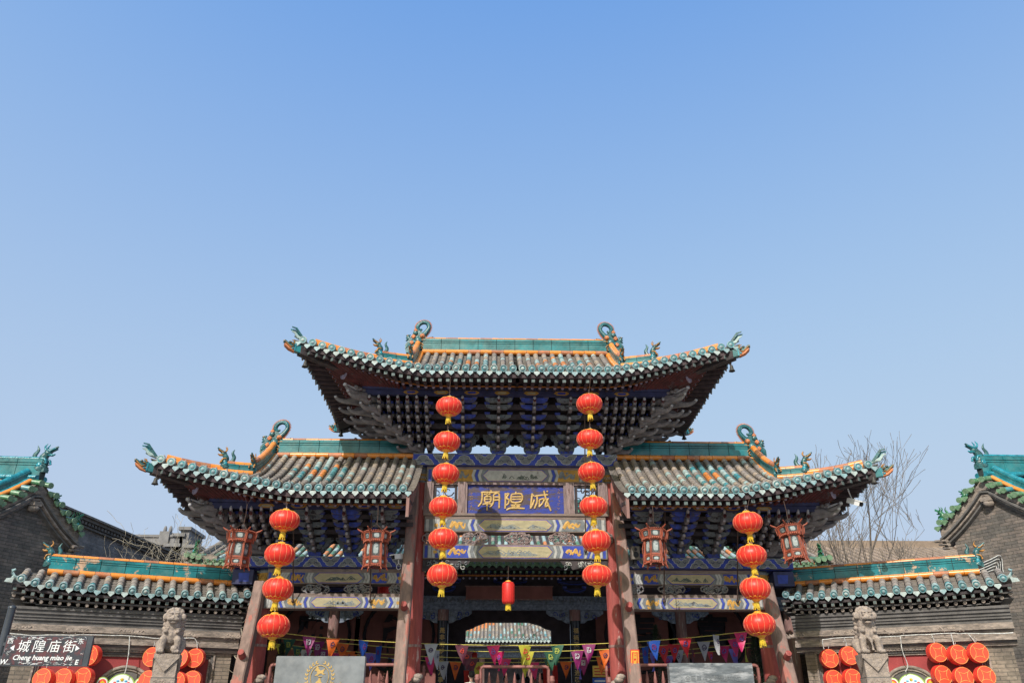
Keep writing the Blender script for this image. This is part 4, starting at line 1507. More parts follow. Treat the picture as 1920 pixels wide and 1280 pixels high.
# columns, braces and their stones
for sx in (-1, 1):
    for xcol, ztop, zcap, r in ((2.10, main.zb - .003, zf(904, 17.1), .155), (5.28, wing.zb - .003, zf(1092, 17.1), .17)):
        mb = MB()
        X = sx * xcol
        mb.lathe([(r * 1.08, .3), (r * 1.06, 1.5), (r, zcap)], 'post_red', 18, T(X, 0, 0))
        if xcol < 3:
            zt = zf(852, 17.1)
            mb.lathe([(r * 1.0, zcap), (r * 1.0, zcap + .05)], 'paint_grey', 18, T(X, 0, 0))
            mb.lathe([(r * 1.02, zcap + .05), (r * 1.02, zcap + .20)], 'paint_ochre', 18, T(X, 0, 0))
            mb.lathe([(r, zcap + .20), (r, zcap + .25), (r * 1.05, zcap + .26), (r * 1.05, zcap + .28), (r, zcap + .29), (r, ztop)], 'paint_grey', 18, T(X, 0, 0))
            for k in range(9):
                a = -PI / 2 + (k - 4) * .32
                mb.tube([(X + r * 1.03 * math.cos(a + t * .08), r * 1.03 * math.sin(a + t * .08), zcap + .12 + .04 * math.sin(t * 1.6 + k)) for t in range(-2, 3)], .008, 'paint_white', 4)
        else:
            mb.lathe([(r * .98, zcap), (r * 1.08, zcap + .04), (r * 1.02, zcap + .05), (r * 1.02, zcap + .19)], 'paint_ochre', 18, T(X, 0, 0))
            mb.lathe([(r * 1.02, zcap + .19), (r * 1.06, zcap + .2), (r * .95, zcap + .3), (r * .92, ztop - .3)], 'paint_grey', 18, T(X, 0, 0))
            mb.tube([(X + r * 1.03 * math.cos(-PI / 2 + t * .12), r * 1.03 * math.sin(-PI / 2 + t * .12), zcap + .12 + .035 * math.sin(t * 1.7)) for t in range(-6, 7)], .010, 'paint_gold', 4)
        for zz in (2.0, 3.05):
            mb.lathe([(r * 1.10, zz), (r * 1.10, zz + .05)], 'post_brown', 18, T(X, 0, 0))
        col = mb.build('column', gate)
        mb = MB()
        mb.lathe([(.30, 0), (.30, .12), (.26, .18), (.26, .3), (.2, .32)], 'stone_pink', 16, T(X, 0, 0))
        mb.build('column_base', col)
    for xa, ytop, ztop, ybot, w, xb in ((2.235, -.20, zf(906, 17.05), -1.95, .115, 2.20), (5.34, -.22, zf(1094, 17.05), -1.75, .115, 5.26)):
        mb = MB()
        a, b = Vector((sx * xa, ytop, ztop)), Vector((sx * xb, ybot, 0.1))
        d = (b - a)
        rnd = random.Random(int(xa * 10) + sx)
        n = 16
        vs, fs = [], []
        nf = Vector((0, d.z, -d.y)).normalized() * (-1)
        if nf.y > 0:
            nf = -nf
        for i in range(n + 1):
            p = a + d * (i / n)
            ww = w * (1 + .05 * rnd.uniform(-1, 1)) * (0.92 + .16 * i / n)
            dd = .13
            c = .025
            ring = [(-ww, c), (-ww + c, 0), (ww - c, 0), (ww, c), (ww, 2 * dd), (-ww, 2 * dd)]
            for (q, t) in ring:
                vs.append(p + Vector((q, 0, 0)) - nf * (t - .1))
        for i in range(n):
            for k in range(6):
                k2 = (k + 1) % 6
                fs.append((i * 6 + k, i * 6 + k2, (i + 1) * 6 + k2, (i + 1) * 6 + k))
        fs += [tuple(range(6)), tuple(n * 6 + k for k in range(6))]
        mb.add(vs, fs, 'post_bare')
        br = mb.build('raking_brace', gate)
        zpeg = zf(1147 if xa < 3 else 1236, 16.6)
        t = (ztop - zpeg) / (ztop - .1)
        p = a + d * t
        mb = MB()
        mb.tube([p + nf * .05, p + nf * .26 + UPV * .02], [.075, .06], 'post_red', 9)
        mb.build('wooden_peg', br)
        mb = MB()
        q = a + d * ((ztop - 2.35) / (ztop - .1)) - nf * .10 + Vector((-sx * .26, .35, 0))
        for k in range(7):
            mb.ell((q.x + .06 * math.cos(k), q.y + .06 * math.sin(k * 2), 2.12 + .055 * k), (.10, .10, .06), 'stone_pink', 7, 5)
        mb.build('stone_clamp', br)

# wall of planks closing the gate is open; thin iron stays from purlin to beam
for pa, pb in (((551, 950), (549, 1126)), ((697, 945), (694, 1126)), ((1096, 735), (1098, 1032)), ((1247, 945), (1245, 1126)), ((1383, 945), (1383, 1126))):
    mb = MB()
    up_ = pb[1] < 1050
    a = at(pa[0], pa[1], YG - (1.38 if up_ else 1.2))
    b = at(pb[0], pb[1], YG - .26)
    a.y -= YG
    b.y -= YG
    mb.tube([a, b], .014, 'iron', 6)
    mb.ell(b, (.035, .03, .04), 'iron', 7, 5)
    mb.build('iron_stay', gate)

# sticker on the right brace
s = MB()
p = at(1183, 1241, 16.42)
sc_ = Vector((0, -1.0, 0))
stick_n = -math.atan2(1.75, zf(906, 17.05) - .1)
tq = (zf(906, 17.05) - p.z) / (zf(906, 17.05) - .1)
Qs = T(p.x, -.20 - 1.75 * tq - .118, p.z) @ RX(-stick_n)
s.box((-.085, -.006, -.20), (.085, 0, .20), 'sticker_red', Qs)
s.box((-.070, -.009, -.18), (.070, -.006, .18), 'sticker_yellow', Qs)
s.box((-.052, -.012, -.155), (.052, -.009, .155), 'sticker_red', Qs)
for k, ch in enumerate('出門見喜'):
    text_mesh(s, ch, Qs @ T(0, -.0135, .082 - k * .073), 'sticker_yellow', .08, .001, bold=.002)
STICK = s
# ================================================================ ground, terrace
mb = MB()
mb.add([(-600, -600, 0), (600, -600, 0), (600, 900, 0), (-600, 900, 0)], [(0, 1, 2, 3)], 'paving')
tag(mb.build('ground'), kind='structure')
TZ = 1.5
mb = MB()
mb.box((-5.9, 16.75, 0.004), (5.9, 27.0, TZ), 'stone_grey')
mb.box((-12, 27.003, 0.004), (12, 60, TZ - .004), 'paving')
for k in range(9):
    mb.box((-1.9, 14.9 + .205 * k, .004), (1.9, 16.747, TZ * (k + 1) / 10), 'stone_grey')
tag(mb.build('terrace'), kind='structure')

mb = STICK
st = mb.build('door_couplet_sticker', loc=(0, YG, 0))
tag(st, 'red and gold paper strip with four vertical characters pasted on the right brace post', 'sticker')


# ================================================================ splayed screen walls
def atz(px, py, z):
    d = CM @ Vector((px - 960, 640 - py, -F))
    return CAM + d * ((z - CAM.z) / d.z)


def bolt_tube(mb, pts, r, m, M=None):
    mb.tube(pts, r, m, 6, M=M)


def screen_wall(sx, pin, pout, Yin, label):
    p1 = at(*pin, Yin)
    p2 = atz(*pout, p1.z)
    ze = p1.z
    ang = math.atan2(p2.y - p1.y, (p2.x - p1.x))
    if sx < 0:
        ang = math.atan2(p1.y - p2.y, p1.x - p2.x)
    # local x runs to the right in the world; the front faces -y
    root = thing('screen_wall', label, 'wall', (p1.x, p1.y, 0), ang)
    Ri = RZ(ang).inverted()

    def loc(px, py, yoff):
        """local x, z where the pixel ray meets the plane y = yoff of the wall"""
        o = Ri @ (CAM - Vector((p1.x, p1.y, 0)))
        d = Ri @ (CM @ Vector((px - 960, 640 - py, -F)))
        t = (yoff - o.y) / d.y
        q = o + d * t
        return q.x, q.z

    if sx < 0:
        xo, xi = loc(22, 1100, 0)[0], loc(476, 1110, 0)[0]
    else:
        xi, xo = loc(1462, 1110, 0)[0], loc(1898, 1098, 0)[0]
    a, b = min(xi, xo), max(xi, xo)
    rnd = random.Random(60 + sx)

    def up_(x):                     # upturn at both ends
        t = min(x - a, b - x)
        return 0.10 * max(0, 1 - t / .5) ** 2 + (0.05 * max(0, 1 - abs(x - xo) / 1.8) ** 1.5)
    rise, D = .34, .62
    mb = MB()
    sp = .232
    n = int((b - a) / sp)
    for sy in (0, 1):
        Q = T(0, 2 * D, 0) @ S(1, -1, 1) if sy else Matrix()
        for i in range(n):
            x = a + (i + .5) * (b - a) / n
            pts = [Vector((x, D * t, ze + rise * (.75 * t + .25 * t * t) + up_(x) * (1 - t) + .01)) for t in (-.05, .2, .45, .7, .95)]
            tile_row(mb, pts, .066, rnd, 'wall', 0, M=Q, knob=False, dsc=1.12)
            for t0 in range(5):
                ta, tb = t0 / 5, (t0 + 1) / 5
                x2 = x + (b - a) / n / 2
                w = (b - a) / n / 2
                za, zb2 = [ze + rise * (.75 * t + .25 * t * t) + up_(x2) * (1 - t) - .03 for t in (ta, tb)]
                mb.add([(x2 - w, D * ta, za + .02), (x2 + w, D * ta, za + .02), (x2 + w, D * tb, zb2), (x2 - w, D * tb, zb2), (x2 - w, D * ta, za - .01), (x2 + w, D * ta, za - .01)], [(0, 1, 2, 3), (4, 5, 1, 0)], 'tile_bed', False, Q)
            if i < n - 1:
                drip(mb, Vector((x + sp / 2, -.04, ze - .06 + up_(x))), Vector((0, -1, 0)), .063, 'disc_teal' if rnd.random() < .65 else 'disc_pale', Q)
    mb.build('roof_tile_slope', root)
    mb = MB()
    if sx < 0:
        ra, rb = loc(88, 1078, D)[0], loc(452, 1090, D)[0]
    else:
        ra, rb = loc(1486, 1090, D)[0], loc(1838, 1078, D)[0]
    zr_ = ze + rise + .0
    ridge_bar(mb, [(ra, D, zr_), (rb, D, zr_)], .33, .15, .05, .45, worn=True)
    mb.build('ridge', root)
    xo_ = ra if sx < 0 else rb
    xi_ = rb if sx < 0 else ra
    build_runner(root, T(xo_ + sx * .02 - 0, D, zr_ + .12) @ S(sx * 1.0, 1, 1.0), 'ridge_dragon')
    build_runner(root, T(xi_ - sx * .02, D, zr_ + .0) @ S(-sx * .8, .8, .75), 'ridge_dragon', c='wood_green', g='wood_grey')
    # corner upturned tiles
    for xe, s in ((xo, sx),):
        Q = T(xe - s * .02, .02, ze + .08) @ S(.62, .62, .62)
        m3 = MB()
        m3.tube([(-s * .25, .2, .10), (s * .0, .02, .06), (s * .08, -.03, .10)], [.06, .065, .06], 'tile_pale', 8, M=Q)
        m3.tube([(-s * .0, .05, .05), (s * .12, .0, .20), (s * .13, 0, .27), (s * .05, 0, .31)], [.045, .045, .05, .03], 'disc_teal', 8, M=Q)
        m3.prism([(s * .02, .06), (s * .22, .02), (s * .26, -.08), (s * .05, -.10)][::s], -.12, -.09, 'disc_pale', Q)
        m3.build('upturned_tile', root)
    # eave timbers in brick, mouldings, frieze
    mb = MB()
    N = int((b - a - .1) / .155)
    for i in range(N + 1):
        x = a + .05 + (b - a - .1) * i / N
        dz = up_(x)
        mb.cbox((x, .12, ze - .195 + dz), (.030, .09, .030), 'moulding')
        mb.cbox((x, .027, ze - .195 + dz), (.027, .004, .027), 'rafter_tip')
        mb.tube([(x, .14, ze - .30 + dz), (x, .3, ze - .30 + dz)], .034, 'moulding', 8)
    pts = [a + (b - a) * i / 20 for i in range(21)]
    for (y, z0_, z1_, m_) in ((.015, -.155, -.105, 'wood_dark'), (.13, -.262, -.232, 'moulding_dark'), (.20, -.35, -.335, 'moulding_dark')):
        for x0_, x1_ in zip(pts, pts[1:]):
            u = (up_(x0_) + up_(x1_)) / 2
            mb.box((x0_, y, ze + z0_ + u), (x1_ + .001, 1.1 * D * 2 - y, ze + z1_ + u), m_)
    mb.build('brick_rafter_row', root)
    L0_, L1_ = a + .12, b - .12
    bands = [(.20, -.40, -.352, 'moulding_dark'), (.235, -.47, -.403, 'moulding_dark'), (.27, -.53, -.473, 'moulding_dark'), (.295, -.58, -.533, 'moulding_dark'),
             (.33, -.65, -.583, 'moulding_dark'), (.29, -.735, -.653, 'moulding'), (.27, -.768, -.738, 'moulding'), (.345, -.90, -.771, 'moulding'), (.27, -.965, -.903, 'moulding'), (.34, -1.0, -.968, 'moulding_dark'), (.37, -1.055, -1.003, 'moulding')]
    mb = MB()
    for y, z0_, z1_, m_ in bands:
        mb.box((L0_, y, ze + z0_), (L1_, 2 * D - y, ze + z1_), m_)
    mb.build('brick_cornice', root)
    # carved flowers on the frieze
    if sx < 0:
        fl = [(37, 1177), (143, 1182), (248, 1185), (350, 1190), (440, 1193)]
    else:
        fl = [(1488, 1193), (1580, 1187), (1680, 1184), (1784, 1179)]
    for fx, fy in fl:
        x, z = loc(fx, fy, .33)
        mb = MB()
        r2 = random.Random(fx)
        for k in range(7):
            t = (k - 3) / 3
            mb.ell((x + t * .15, .325, z + r2.uniform(-.02, .02)), (.05, .05, .04), 'stone_pink', 7, 5)
            mb.tube([(x + t * .15, .30, z), (x + t * .2, .285, z + r2.choice((-1, 1)) * .05), (x + t * .24, .30, z)], .015, 'stone_pink', 5)
        mb.build('carved_flower', root)
    # body: brick piers, framed red panel
    if sx < 0:
        pa, pb = loc(62, 1240, .43)[0], loc(402, 1240, .43)[0]
    else:
        pa, pb = loc(1530, 1240, .43)[0], loc(1858, 1240, .43)[0]
    zt = ze - 1.058
    mb = MB()
    mb.box((L0_ + .15, .42, 0), (pa, 2 * D - .42, zt), 'brick_pale')
    mb.box((pb, .42, 0), (L1_ - .1, 2 * D - .42, zt), 'brick_pale')
    mb.box((pa + .001, .52, 0), (pb - .001, 2 * D - .45, zt - .001), 'brick_pale')
    mb.build('brick_body', root)
    mb = MB()
    for k, (w, y, m_) in enumerate(((.035, .39, 'moulding'), (.035, .42, 'moulding_dark'), (.035, .45, 'moulding'))):
        o = .0 + .038 * k
        mb.box((pa + o, y, .5), (pa + o + w, y + .08, zt - o), m_)
        mb.box((pb - o - w, y, .5), (pb - o, y + .08, zt - o), m_)
        mb.box((pa + o, y, zt - o - w), (pb - o, y + .08, zt - o - .002), m_)
    # rope moulding
    n2 = int((pb - pa) / .06)
    for i in range(n2):
        x = pa + .04 + (pb - pa - .08) * i / n2
        mb.ell((x, .40, zt - .02), (.042, .03, .018), 'moulding', 6, 4, None)
    mb.build('panel_frame', root)
    mb = MB()
    mb.box((pa + .11, .49, .4), (pb - .11, .518, zt - .112), 'plaster_red')
    x, z = loc(237, 1262, .45) if sx < 0 else loc(1704, 1262, .45)
    mb.build('red_panel', root)
    mb = MB()
    R_ = .52
    zc_ = z - R_ + .12
    arc = [(x + R_ * math.cos(t), zc_ + R_ * math.sin(t)) for t in [PI * k / 16 for k in range(17)]]
    mb.prism([(x + R_, zc_ - 1.2)] + arc + [(x - R_, zc_ - 1.2)], .478, .489, 'moulding_dark')
    mb.tube([(p[0], .47, p[1]) for p in arc], .035, 'moulding', 8)
    mb.tube([(x + (p[0] - x) * .9, .475, zc_ + (p[1] - zc_) * .9) for p in arc], .02, 'moulding', 6)
    mb.build('arched_niche', root)
    return root, loc, ze, p1, ang


wl = screen_wall(-1, (402, 1116), (55, 1096), 16.75, 'grey brick screen wall left of the gate with teal and orange ridge, lion pillar in front')
wr_ = screen_wall(1, (1549, 1115), (1841, 1097), 16.75, 'grey brick screen wall right of the gate with teal and orange ridge, chipped at its outer half')


# ================================================================ gable-ended side buildings
def gable_building(sx, peak, rear, label, zadd=0.0):
    peak = peak + Vector((0, 0, .05))
    gd = Vector((rear.x - peak.x, rear.y - peak.y, 0)).normalized()      # front to rear along the gable
    ang = math.atan2(gd.y, gd.x) - PI / 2                                  # local y = gd ; local x = ridge direction, right-handed
    root = thing('gabled_building', label, 'building', (peak.x, peak.y, 0), ang)
    # ridge runs away from the gate: local x * sx
    M = S(sx, 1, 1) @ Matrix(((1, 0, 0, 0), (-.545, 1, 0, 0), (0, 0, 1, 0), (0, 0, 0, 1)))      # ridge runs square to the street, gable askew
    zp = peak.z
    Lr, rear_d, front_d = 6.0, 1.35, 2.3
    slope = (peak.z - rear.z) / (rear - peak).xy.length

    def z_at(y):
        t = abs(y)
        return zp - slope * t * (1.18 - .22 * t)
    mb = MB()
    ys = [-front_d + (front_d + rear_d) * k / 20 for k in range(21)]
    poly = [(y, z_at(y) - .30) for y in ys]
    mb.prism([(-front_d + .15, 0)] + [(y, z) for y, z in poly if -front_d + .1 < y < rear_d - .12] + [(rear_d - .15, 0)], -.15, .15, 'brick', M @ T(.15, 0, 0) @ RZ(PI / 2))
    mb.box((.301, -front_d + .3, 0), (Lr, rear_d - .3, z_at(rear_d) - .25), 'brick', M)
    mb.build('brick_wall', root)
    mb = MB()
    for dz, w, x0_, m_ in ((-.02, .22, -.12, 'moulding'), (-.26, .05, -.17, 'moulding_dark'), (-.34, .05, -.13, 'moulding'), (-.42, .05, -.09, 'moulding_dark')):
        for y0_, y1_ in zip(ys, ys[1:]):
            za, zb2 = z_at(y0_) + dz, z_at(y1_) + dz
            vs = [(x0_, y0_, za - w), (x0_, y1_, zb2 - w), (x0_, y1_, zb2), (x0_, y0_, za), (.1, y0_, za - w), (.1, y1_, zb2 - w), (.1, y1_, zb2), (.1, y0_, za)]
            mb.add(vs, [(0, 1, 2, 3), (7, 6, 5, 4), (0, 4, 5, 1), (3, 2, 6, 7)], m_, False, M)
    # curved foot of the verge at the rear
    for k in range(3):
        pts = [(-.15 + .03 * k, rear_d - .15 + .0, z_at(rear_d) - .35 - .09 * k), (-.12 + .03 * k, rear_d + .02, z_at(rear_d) - .32 - .09 * k), (-.1 + .03 * k, rear_d + .2 - .06 * k, z_at(rear_d) - .3 - .09 * k)]
        mb.tube(pts, .04, 'moulding', 6, M=M)
    mb.cbox((-.1, 0, zp - .55), (.08, .10, .05), 'moulding', M)
    mb.lathe([(.001, -.14), (.08, -.12), (.10, -.04), (.07, .0)], 'moulding', 10, M @ T(-.1, 0, zp - .60))
    mb.build('verge_board', root)
    # roof slopes
    mb = MB()
    rnd = random.Random(80 + sx)
    for side, dd in ((-1, front_d), (1, rear_d)):
        for k in range(10):
            y0_, y1_ = side * dd * k / 10, side * dd * (k + 1) / 10
            mb.add([(-.15, y0_, z_at(y0_)), (Lr, y0_, z_at(y0_)), (Lr, y1_, z_at(y1_)), (-.15, y1_, z_at(y1_))], [(0, 1, 2, 3)], 'tile_bed', False, M)
        for i in range(24):
            x = .35 + .235 * i
            pts = [Vector((x, side * dd * (1.02 - t * .97), z_at(side * dd * (1.02 - t * .97)) + .045)) for t in [q / 6 for q in range(7)]]
            tile_row(mb, pts, .065, rnd, 'wall', 0, disc='disc_green', M=M, knob=False, seg=.3)
        # verge tiles lying across the gable edge
        n = int(dd / .215)
        for i in range(n):
            y = side * (.12 + i * .215)
            pts = [Vector((-.22, y, z_at(y) + .035)), Vector((-.05, y, z_at(y) + .06)), Vector((.2, y, z_at(y) + .075))]
            c = 'tile_green' if rnd.random() < .8 else 'tile_teal'
            mb.tube(pts, .068, c, 8, M=M)
            mb.tube([(-.225, y, z_at(y) + .034), (-.24, y, z_at(y) + .033)], .075, 'disc_green', 10, M=M)
            drip(mb, Vector((-.2, y + .11 * side, z_at(y + .11 * side) - .02)), Vector((-1, 0, 0)), .085, 'disc_green', M)
    mb.build('roof_tile_slope', root)
    mb = MB()
    ridge_bar(mb, [(-.1, 0, zp + .06), (Lr, 0, zp + .06)], .50, .16, .055, .5, top='beast_blue', M=M)
    mb.build('main_ridge', root)
    mb = MB()
    ridge_bar(mb, [(.12, -.12 - 1.3 * k / 5, z_at(-.12 - 1.3 * k / 5) + .1) for k in range(6)], .26, .12, .055, .5, top='beast_blue', M=M)
    # orange strip at its foot
    for k in range(5):
        y0_, y1_ = -.15 - .22 * k, -.15 - .22 * (k + 1) + .01
        mb.tube([(-.02, y0_, z_at(y0_) + .12), (-.02, y1_, z_at(y1_) + .12)], .045, 'ridge_orange', 6, M=M)
    mb.build('verge_ridge', root)
    mb = MB()
    ridge_bar(mb, [(.12, .12 + (rear_d - .3) * k / 5, z_at(.12 + (rear_d - .3) * k / 5) + .1) for k in range(6)], .16, .12, .05, .5, top='beast_green', teal='beast_green', M=M)
    mb.build('verge_ridge', root)
    # gaping dragon at the ridge end, its head thrown outwards
    d = build_runner(root, M @ T(-.04, 0, zp + .24) @ S(-1.25, 1.3, 1.4), 'ridge_dragon', c='beast_teal', g='beast_blue')
    build_runner(root, M @ T(.12, -1.5, z_at(-1.5) + .12) @ RZ(-PI / 2) @ S(1, 1, 1), 'verge_dragon')
    for y, s_ in ((.62, .6), (rear_d - .05, .85)):
        build_runner(root, M @ T(-.02, y, z_at(y) + .10) @ RZ(PI / 2) @ S(s_, s_, s_), 'verge_dragon', c='beast_green', g='beast_green')
    return root


gable_building(-1, at(66, 905, 18.7), at(124, 990, 19.7), 'grey brick gabled building at the far left with teal ridge dragon and green verge tiles')
gb = gable_building(1, at(1850, 898, 18.7), at(1784, 985, 19.7), 'grey brick gabled building at the far right with cable bundle on its wall')

# long brick flank wall receding on the left
a, b = at(100, 943, 20.0), at(362, 1060, 28.0)
ln = math.hypot(b.x - a.x, b.y - a.y)
root = thing('brick_building', 'long plain grey brick building receding behind the left gabled building', 'building', (a.x, a.y, 0), math.atan2(b.y - a.y, b.x - a.x))
mb = MB()
mb.box((-.5, 0, 0), (ln, 4, a.z - .25), 'brick_far')
mb.build('brick_wall', root)
mb = MB()
n = int(ln / .16)
for i in range(n):
    mb.cbox((-.4 + i * .16, -.06, a.z - .19), (.05, .06, .04), 'moulding_dark')
mb.box((-.5, -.16, a.z - .14), (ln + .1, 4, a.z - .06), 'moulding_dark')
mb.box((-.5, -.08, a.z - .30), (ln, .0, a.z - .25), 'moulding_dark')
mb.prism([(-.22, a.z - .06), (-.2, a.z), (.1, a.z + .04), (2.0, a.z + .5), (2.0, a.z - .06)], -.5, ln + .1, 'tile_bed', RZ(PI / 2) @ S(1, -1, 1))
mb.build('tiled_eave', root)

# grey roofs behind it
root = thing('tiled_house', 'far grey house with stepped parapet blocks behind the bare curly shrub', 'building', (0, 33, 0))
mb = MB()
pl, pr = at(225, 1004, 33), at(332, 1004, 33)
pe = at(250, 1030, 30)
mb.add([(pl.x - 2, 0, pl.z - .5), (pr.x, 0, pl.z - .5), (pr.x + .3, -3, pe.z - .5), (pl.x - 2, -3, pe.z - .5)], [(0, 1, 2, 3)], 'tile_bed')
for i in range(22):
    x = pr.x - .28 * i
    mb.tube([(x, 0, pl.z - .45), (x + .2, -3, pe.z - .45)], .09, 'tile_grey', 6)
mb.build('roof', root)
mb = MB()
mb.box((pl.x - 2, -.15, pl.z - .55), (pr.x + .2, .15, pl.z - .08), 'grey_far')
mb.box((pl.x - 2, -.2, pl.z - .08), (pr.x + .2, .2, pl.z + .02), 'grey_far')
q = at(313, 1000, 33)
mb.box((q.x - .2, -.25, q.z - .5), (q.x + .2, .2, q.z + .05), 'grey_far')
mb.ell((q.x - .1, 0, q.z + .15), (.08, .1, .18), 'grey_far', 6, 5)
mb.ell((q.x + .12, 0, q.z + .15), (.08, .1, .18), 'grey_far', 6, 5)
mb.build('ridge', root)
mb = MB()
mb.box((pl.x - 2, -2.8, 0), (pr.x + .2, -.2, pe.z - .6), 'brick_far')
for (x0_, x1_, y0_) in ((334, 350, 1003), (346, 362, 991), (318, 341, 1022), (355, 376, 1024)):
    p, p2 = at(x0_, y0_, 31.0), at(x1_, y0_, 31.0)
    mb.box((p.x, -2.3, 0), (p2.x, -.8, p.z - .12), 'brick_far')
    mb.box((p.x - .08, -2.4, p.z - .12), (p2.x + .08, -.7, p.z), 'grey_far')
mb.build('parapet_wall', root)

# brown roofed house on the right
root = thing('tiled_house', 'low brown tiled house beyond the bare tree, behind the right screen wall', 'building', (0, 31, 0))
mb = MB()
pl, pr, pe = at(1560, 1024, 31), at(1778, 1018, 31), at(1690, 1062, 27.5)
yl = -3.5
mb.add([(pl.x - 1, 0, pl.z - .1), (pr.x, 0, pr.z - .1), (pr.x + .2, yl, pe.z - .1), (pl.x - 1.5, yl, pe.z - .1)], [(0, 1, 2, 3)], 'tile_bed')
for i in range(26):
    x = pr.x - .2 - .27 * i
    mb.tube([(x, 0, pl.z - .03), (x + .05 - .01 * i, yl, pe.z - .03)], .085, 'brown_far', 6)
mb.box((pl.x - 1, -.2, pl.z - .15), (pr.x + .1, .2, pr.z + .05), 'brown_far')
mb.build('roof', root)
mb = MB()
mb.prism([(0, pr.z + .0), (yl, pe.z), (yl, pe.z - .25), (0, pr.z - .3), (3.5, pe.z - .25), (3.5, pe.z)], -.12, .12, 'brown_far', T(pr.x, 0, 0) @ RZ(PI / 2))
mb.box((pl.x - 1, yl + .3, 0), (pr.x - .1, 3, pe.z - .3), 'brick_far')
mb.build('gable_wall', root)

# ================================================================ temple hall behind the gate
HY = 22.3
hall = thing('temple_hall', 'dark open-fronted temple hall behind the gate with green eave tiles and couplet columns', 'building', (0, HY, 0))
ez = at(966, 1055, 21.0).z
rz_ = at(966, 957, 26.4).z
mb = MB()
rnd = random.Random(91)
nrow = 88
for i in range(nrow):
    x = -8.4 + (i + .5) * 16.8 / nrow
    pts = []
    for k in range(8):
        t = k / 7
        y = 21.0 + 5.3 * t
        pts.append(Vector((x, y - HY, ez + (rz_ - ez) * (.72 * t + .28 * t * t))))
    tile_row(mb, pts, .058, rnd, 'hall', i, disc='disc_green', knob=False, seg=.42)
    drip(mb, Vector((x + .09, 20.99 - HY, ez - .05)), Vector((0, -1, 0)), .07, 'disc_green')
for k in range(10):
    t0, t1 = k / 10, (k + 1) / 10
    f = lambda t: (21.0 + 5.3 * t - HY, ez - .04 + (rz_ - ez) * (.72 * t + .28 * t * t))
    (y0_, z0_), (y1_, z1_) = f(t0), f(t1)
    mb.add([(-8.4, y0_, z0_), (8.4, y0_, z0_), (8.4, y1_, z1_), (-8.4, y1_, z1_)], [(0, 1, 2, 3)], 'tile_bed')
mb.add([(-8, 4.0, rz_), (8, 4.0, rz_), (8, 8.5, ez), (-8, 8.5, ez)], [(0, 1, 2, 3)], 'tile_bed')
mb.build('roof_tile_slope', hall)
mb = MB()
ridge_bar(mb, [(-7.6, 4.05, rz_), (7.6, 4.05, rz_)], .35, .16, .05, .5, top='beast_teal')
mb.build('main_ridge', hall)
mb = MB()
for i in range(96):
    x = -7.9 + i * 15.8 / 95
    mb.cbox((x, 21.2 - HY, ez - .22), (.03, .17, .03), 'rafter_dark')
    mb.cbox((x, 21.025 - HY, ez - .22), (.028, .004, .028), 'disc_green')
    mb.tube([(x, 21.35 - HY, ez - .33), (x, 22.1 - HY, ez - .1)], .033, 'rafter_dark', 7)
    mb.tube([(x, 21.345 - HY, ez - .333), (x, 21.35 - HY, ez - .332)], .03, 'rafter_eye', 7)
mb.box((-8, 21.02 - HY, ez - .17), (8, 21.1 - HY, ez - .10), 'wood_dark')
mb.box((-8, 21.3 - HY, ez - .285), (8, 21.34 - HY, ez - .245), 'board_orange')
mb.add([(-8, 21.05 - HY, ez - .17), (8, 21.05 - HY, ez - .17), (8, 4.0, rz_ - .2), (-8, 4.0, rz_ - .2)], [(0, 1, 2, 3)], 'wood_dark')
mb.build('eave_rafter_row', hall)
zbt, zbb = at(966, 1118, HY).z, at(966, 1133, HY).z
mb = MB()
mb.box((-7.8, -.12, zbb), (7.8, .12, zbt), 'carved_far')
mb.box((-7.8, -.09, zbb - .14), (7.8, .09, zbb - .003), 'carved_far')
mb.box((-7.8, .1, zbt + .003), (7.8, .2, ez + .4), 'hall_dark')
for i in range(60):
    x = -5.6 + i * .19
    mb.tube([(x, -.13, zbb + .05), (x + .05, -.135, zbt - .04), (x + .12, -.13, zbb + .06)], .012, 'paint_grey', 4)
mb.build('lintel_beam', hall)
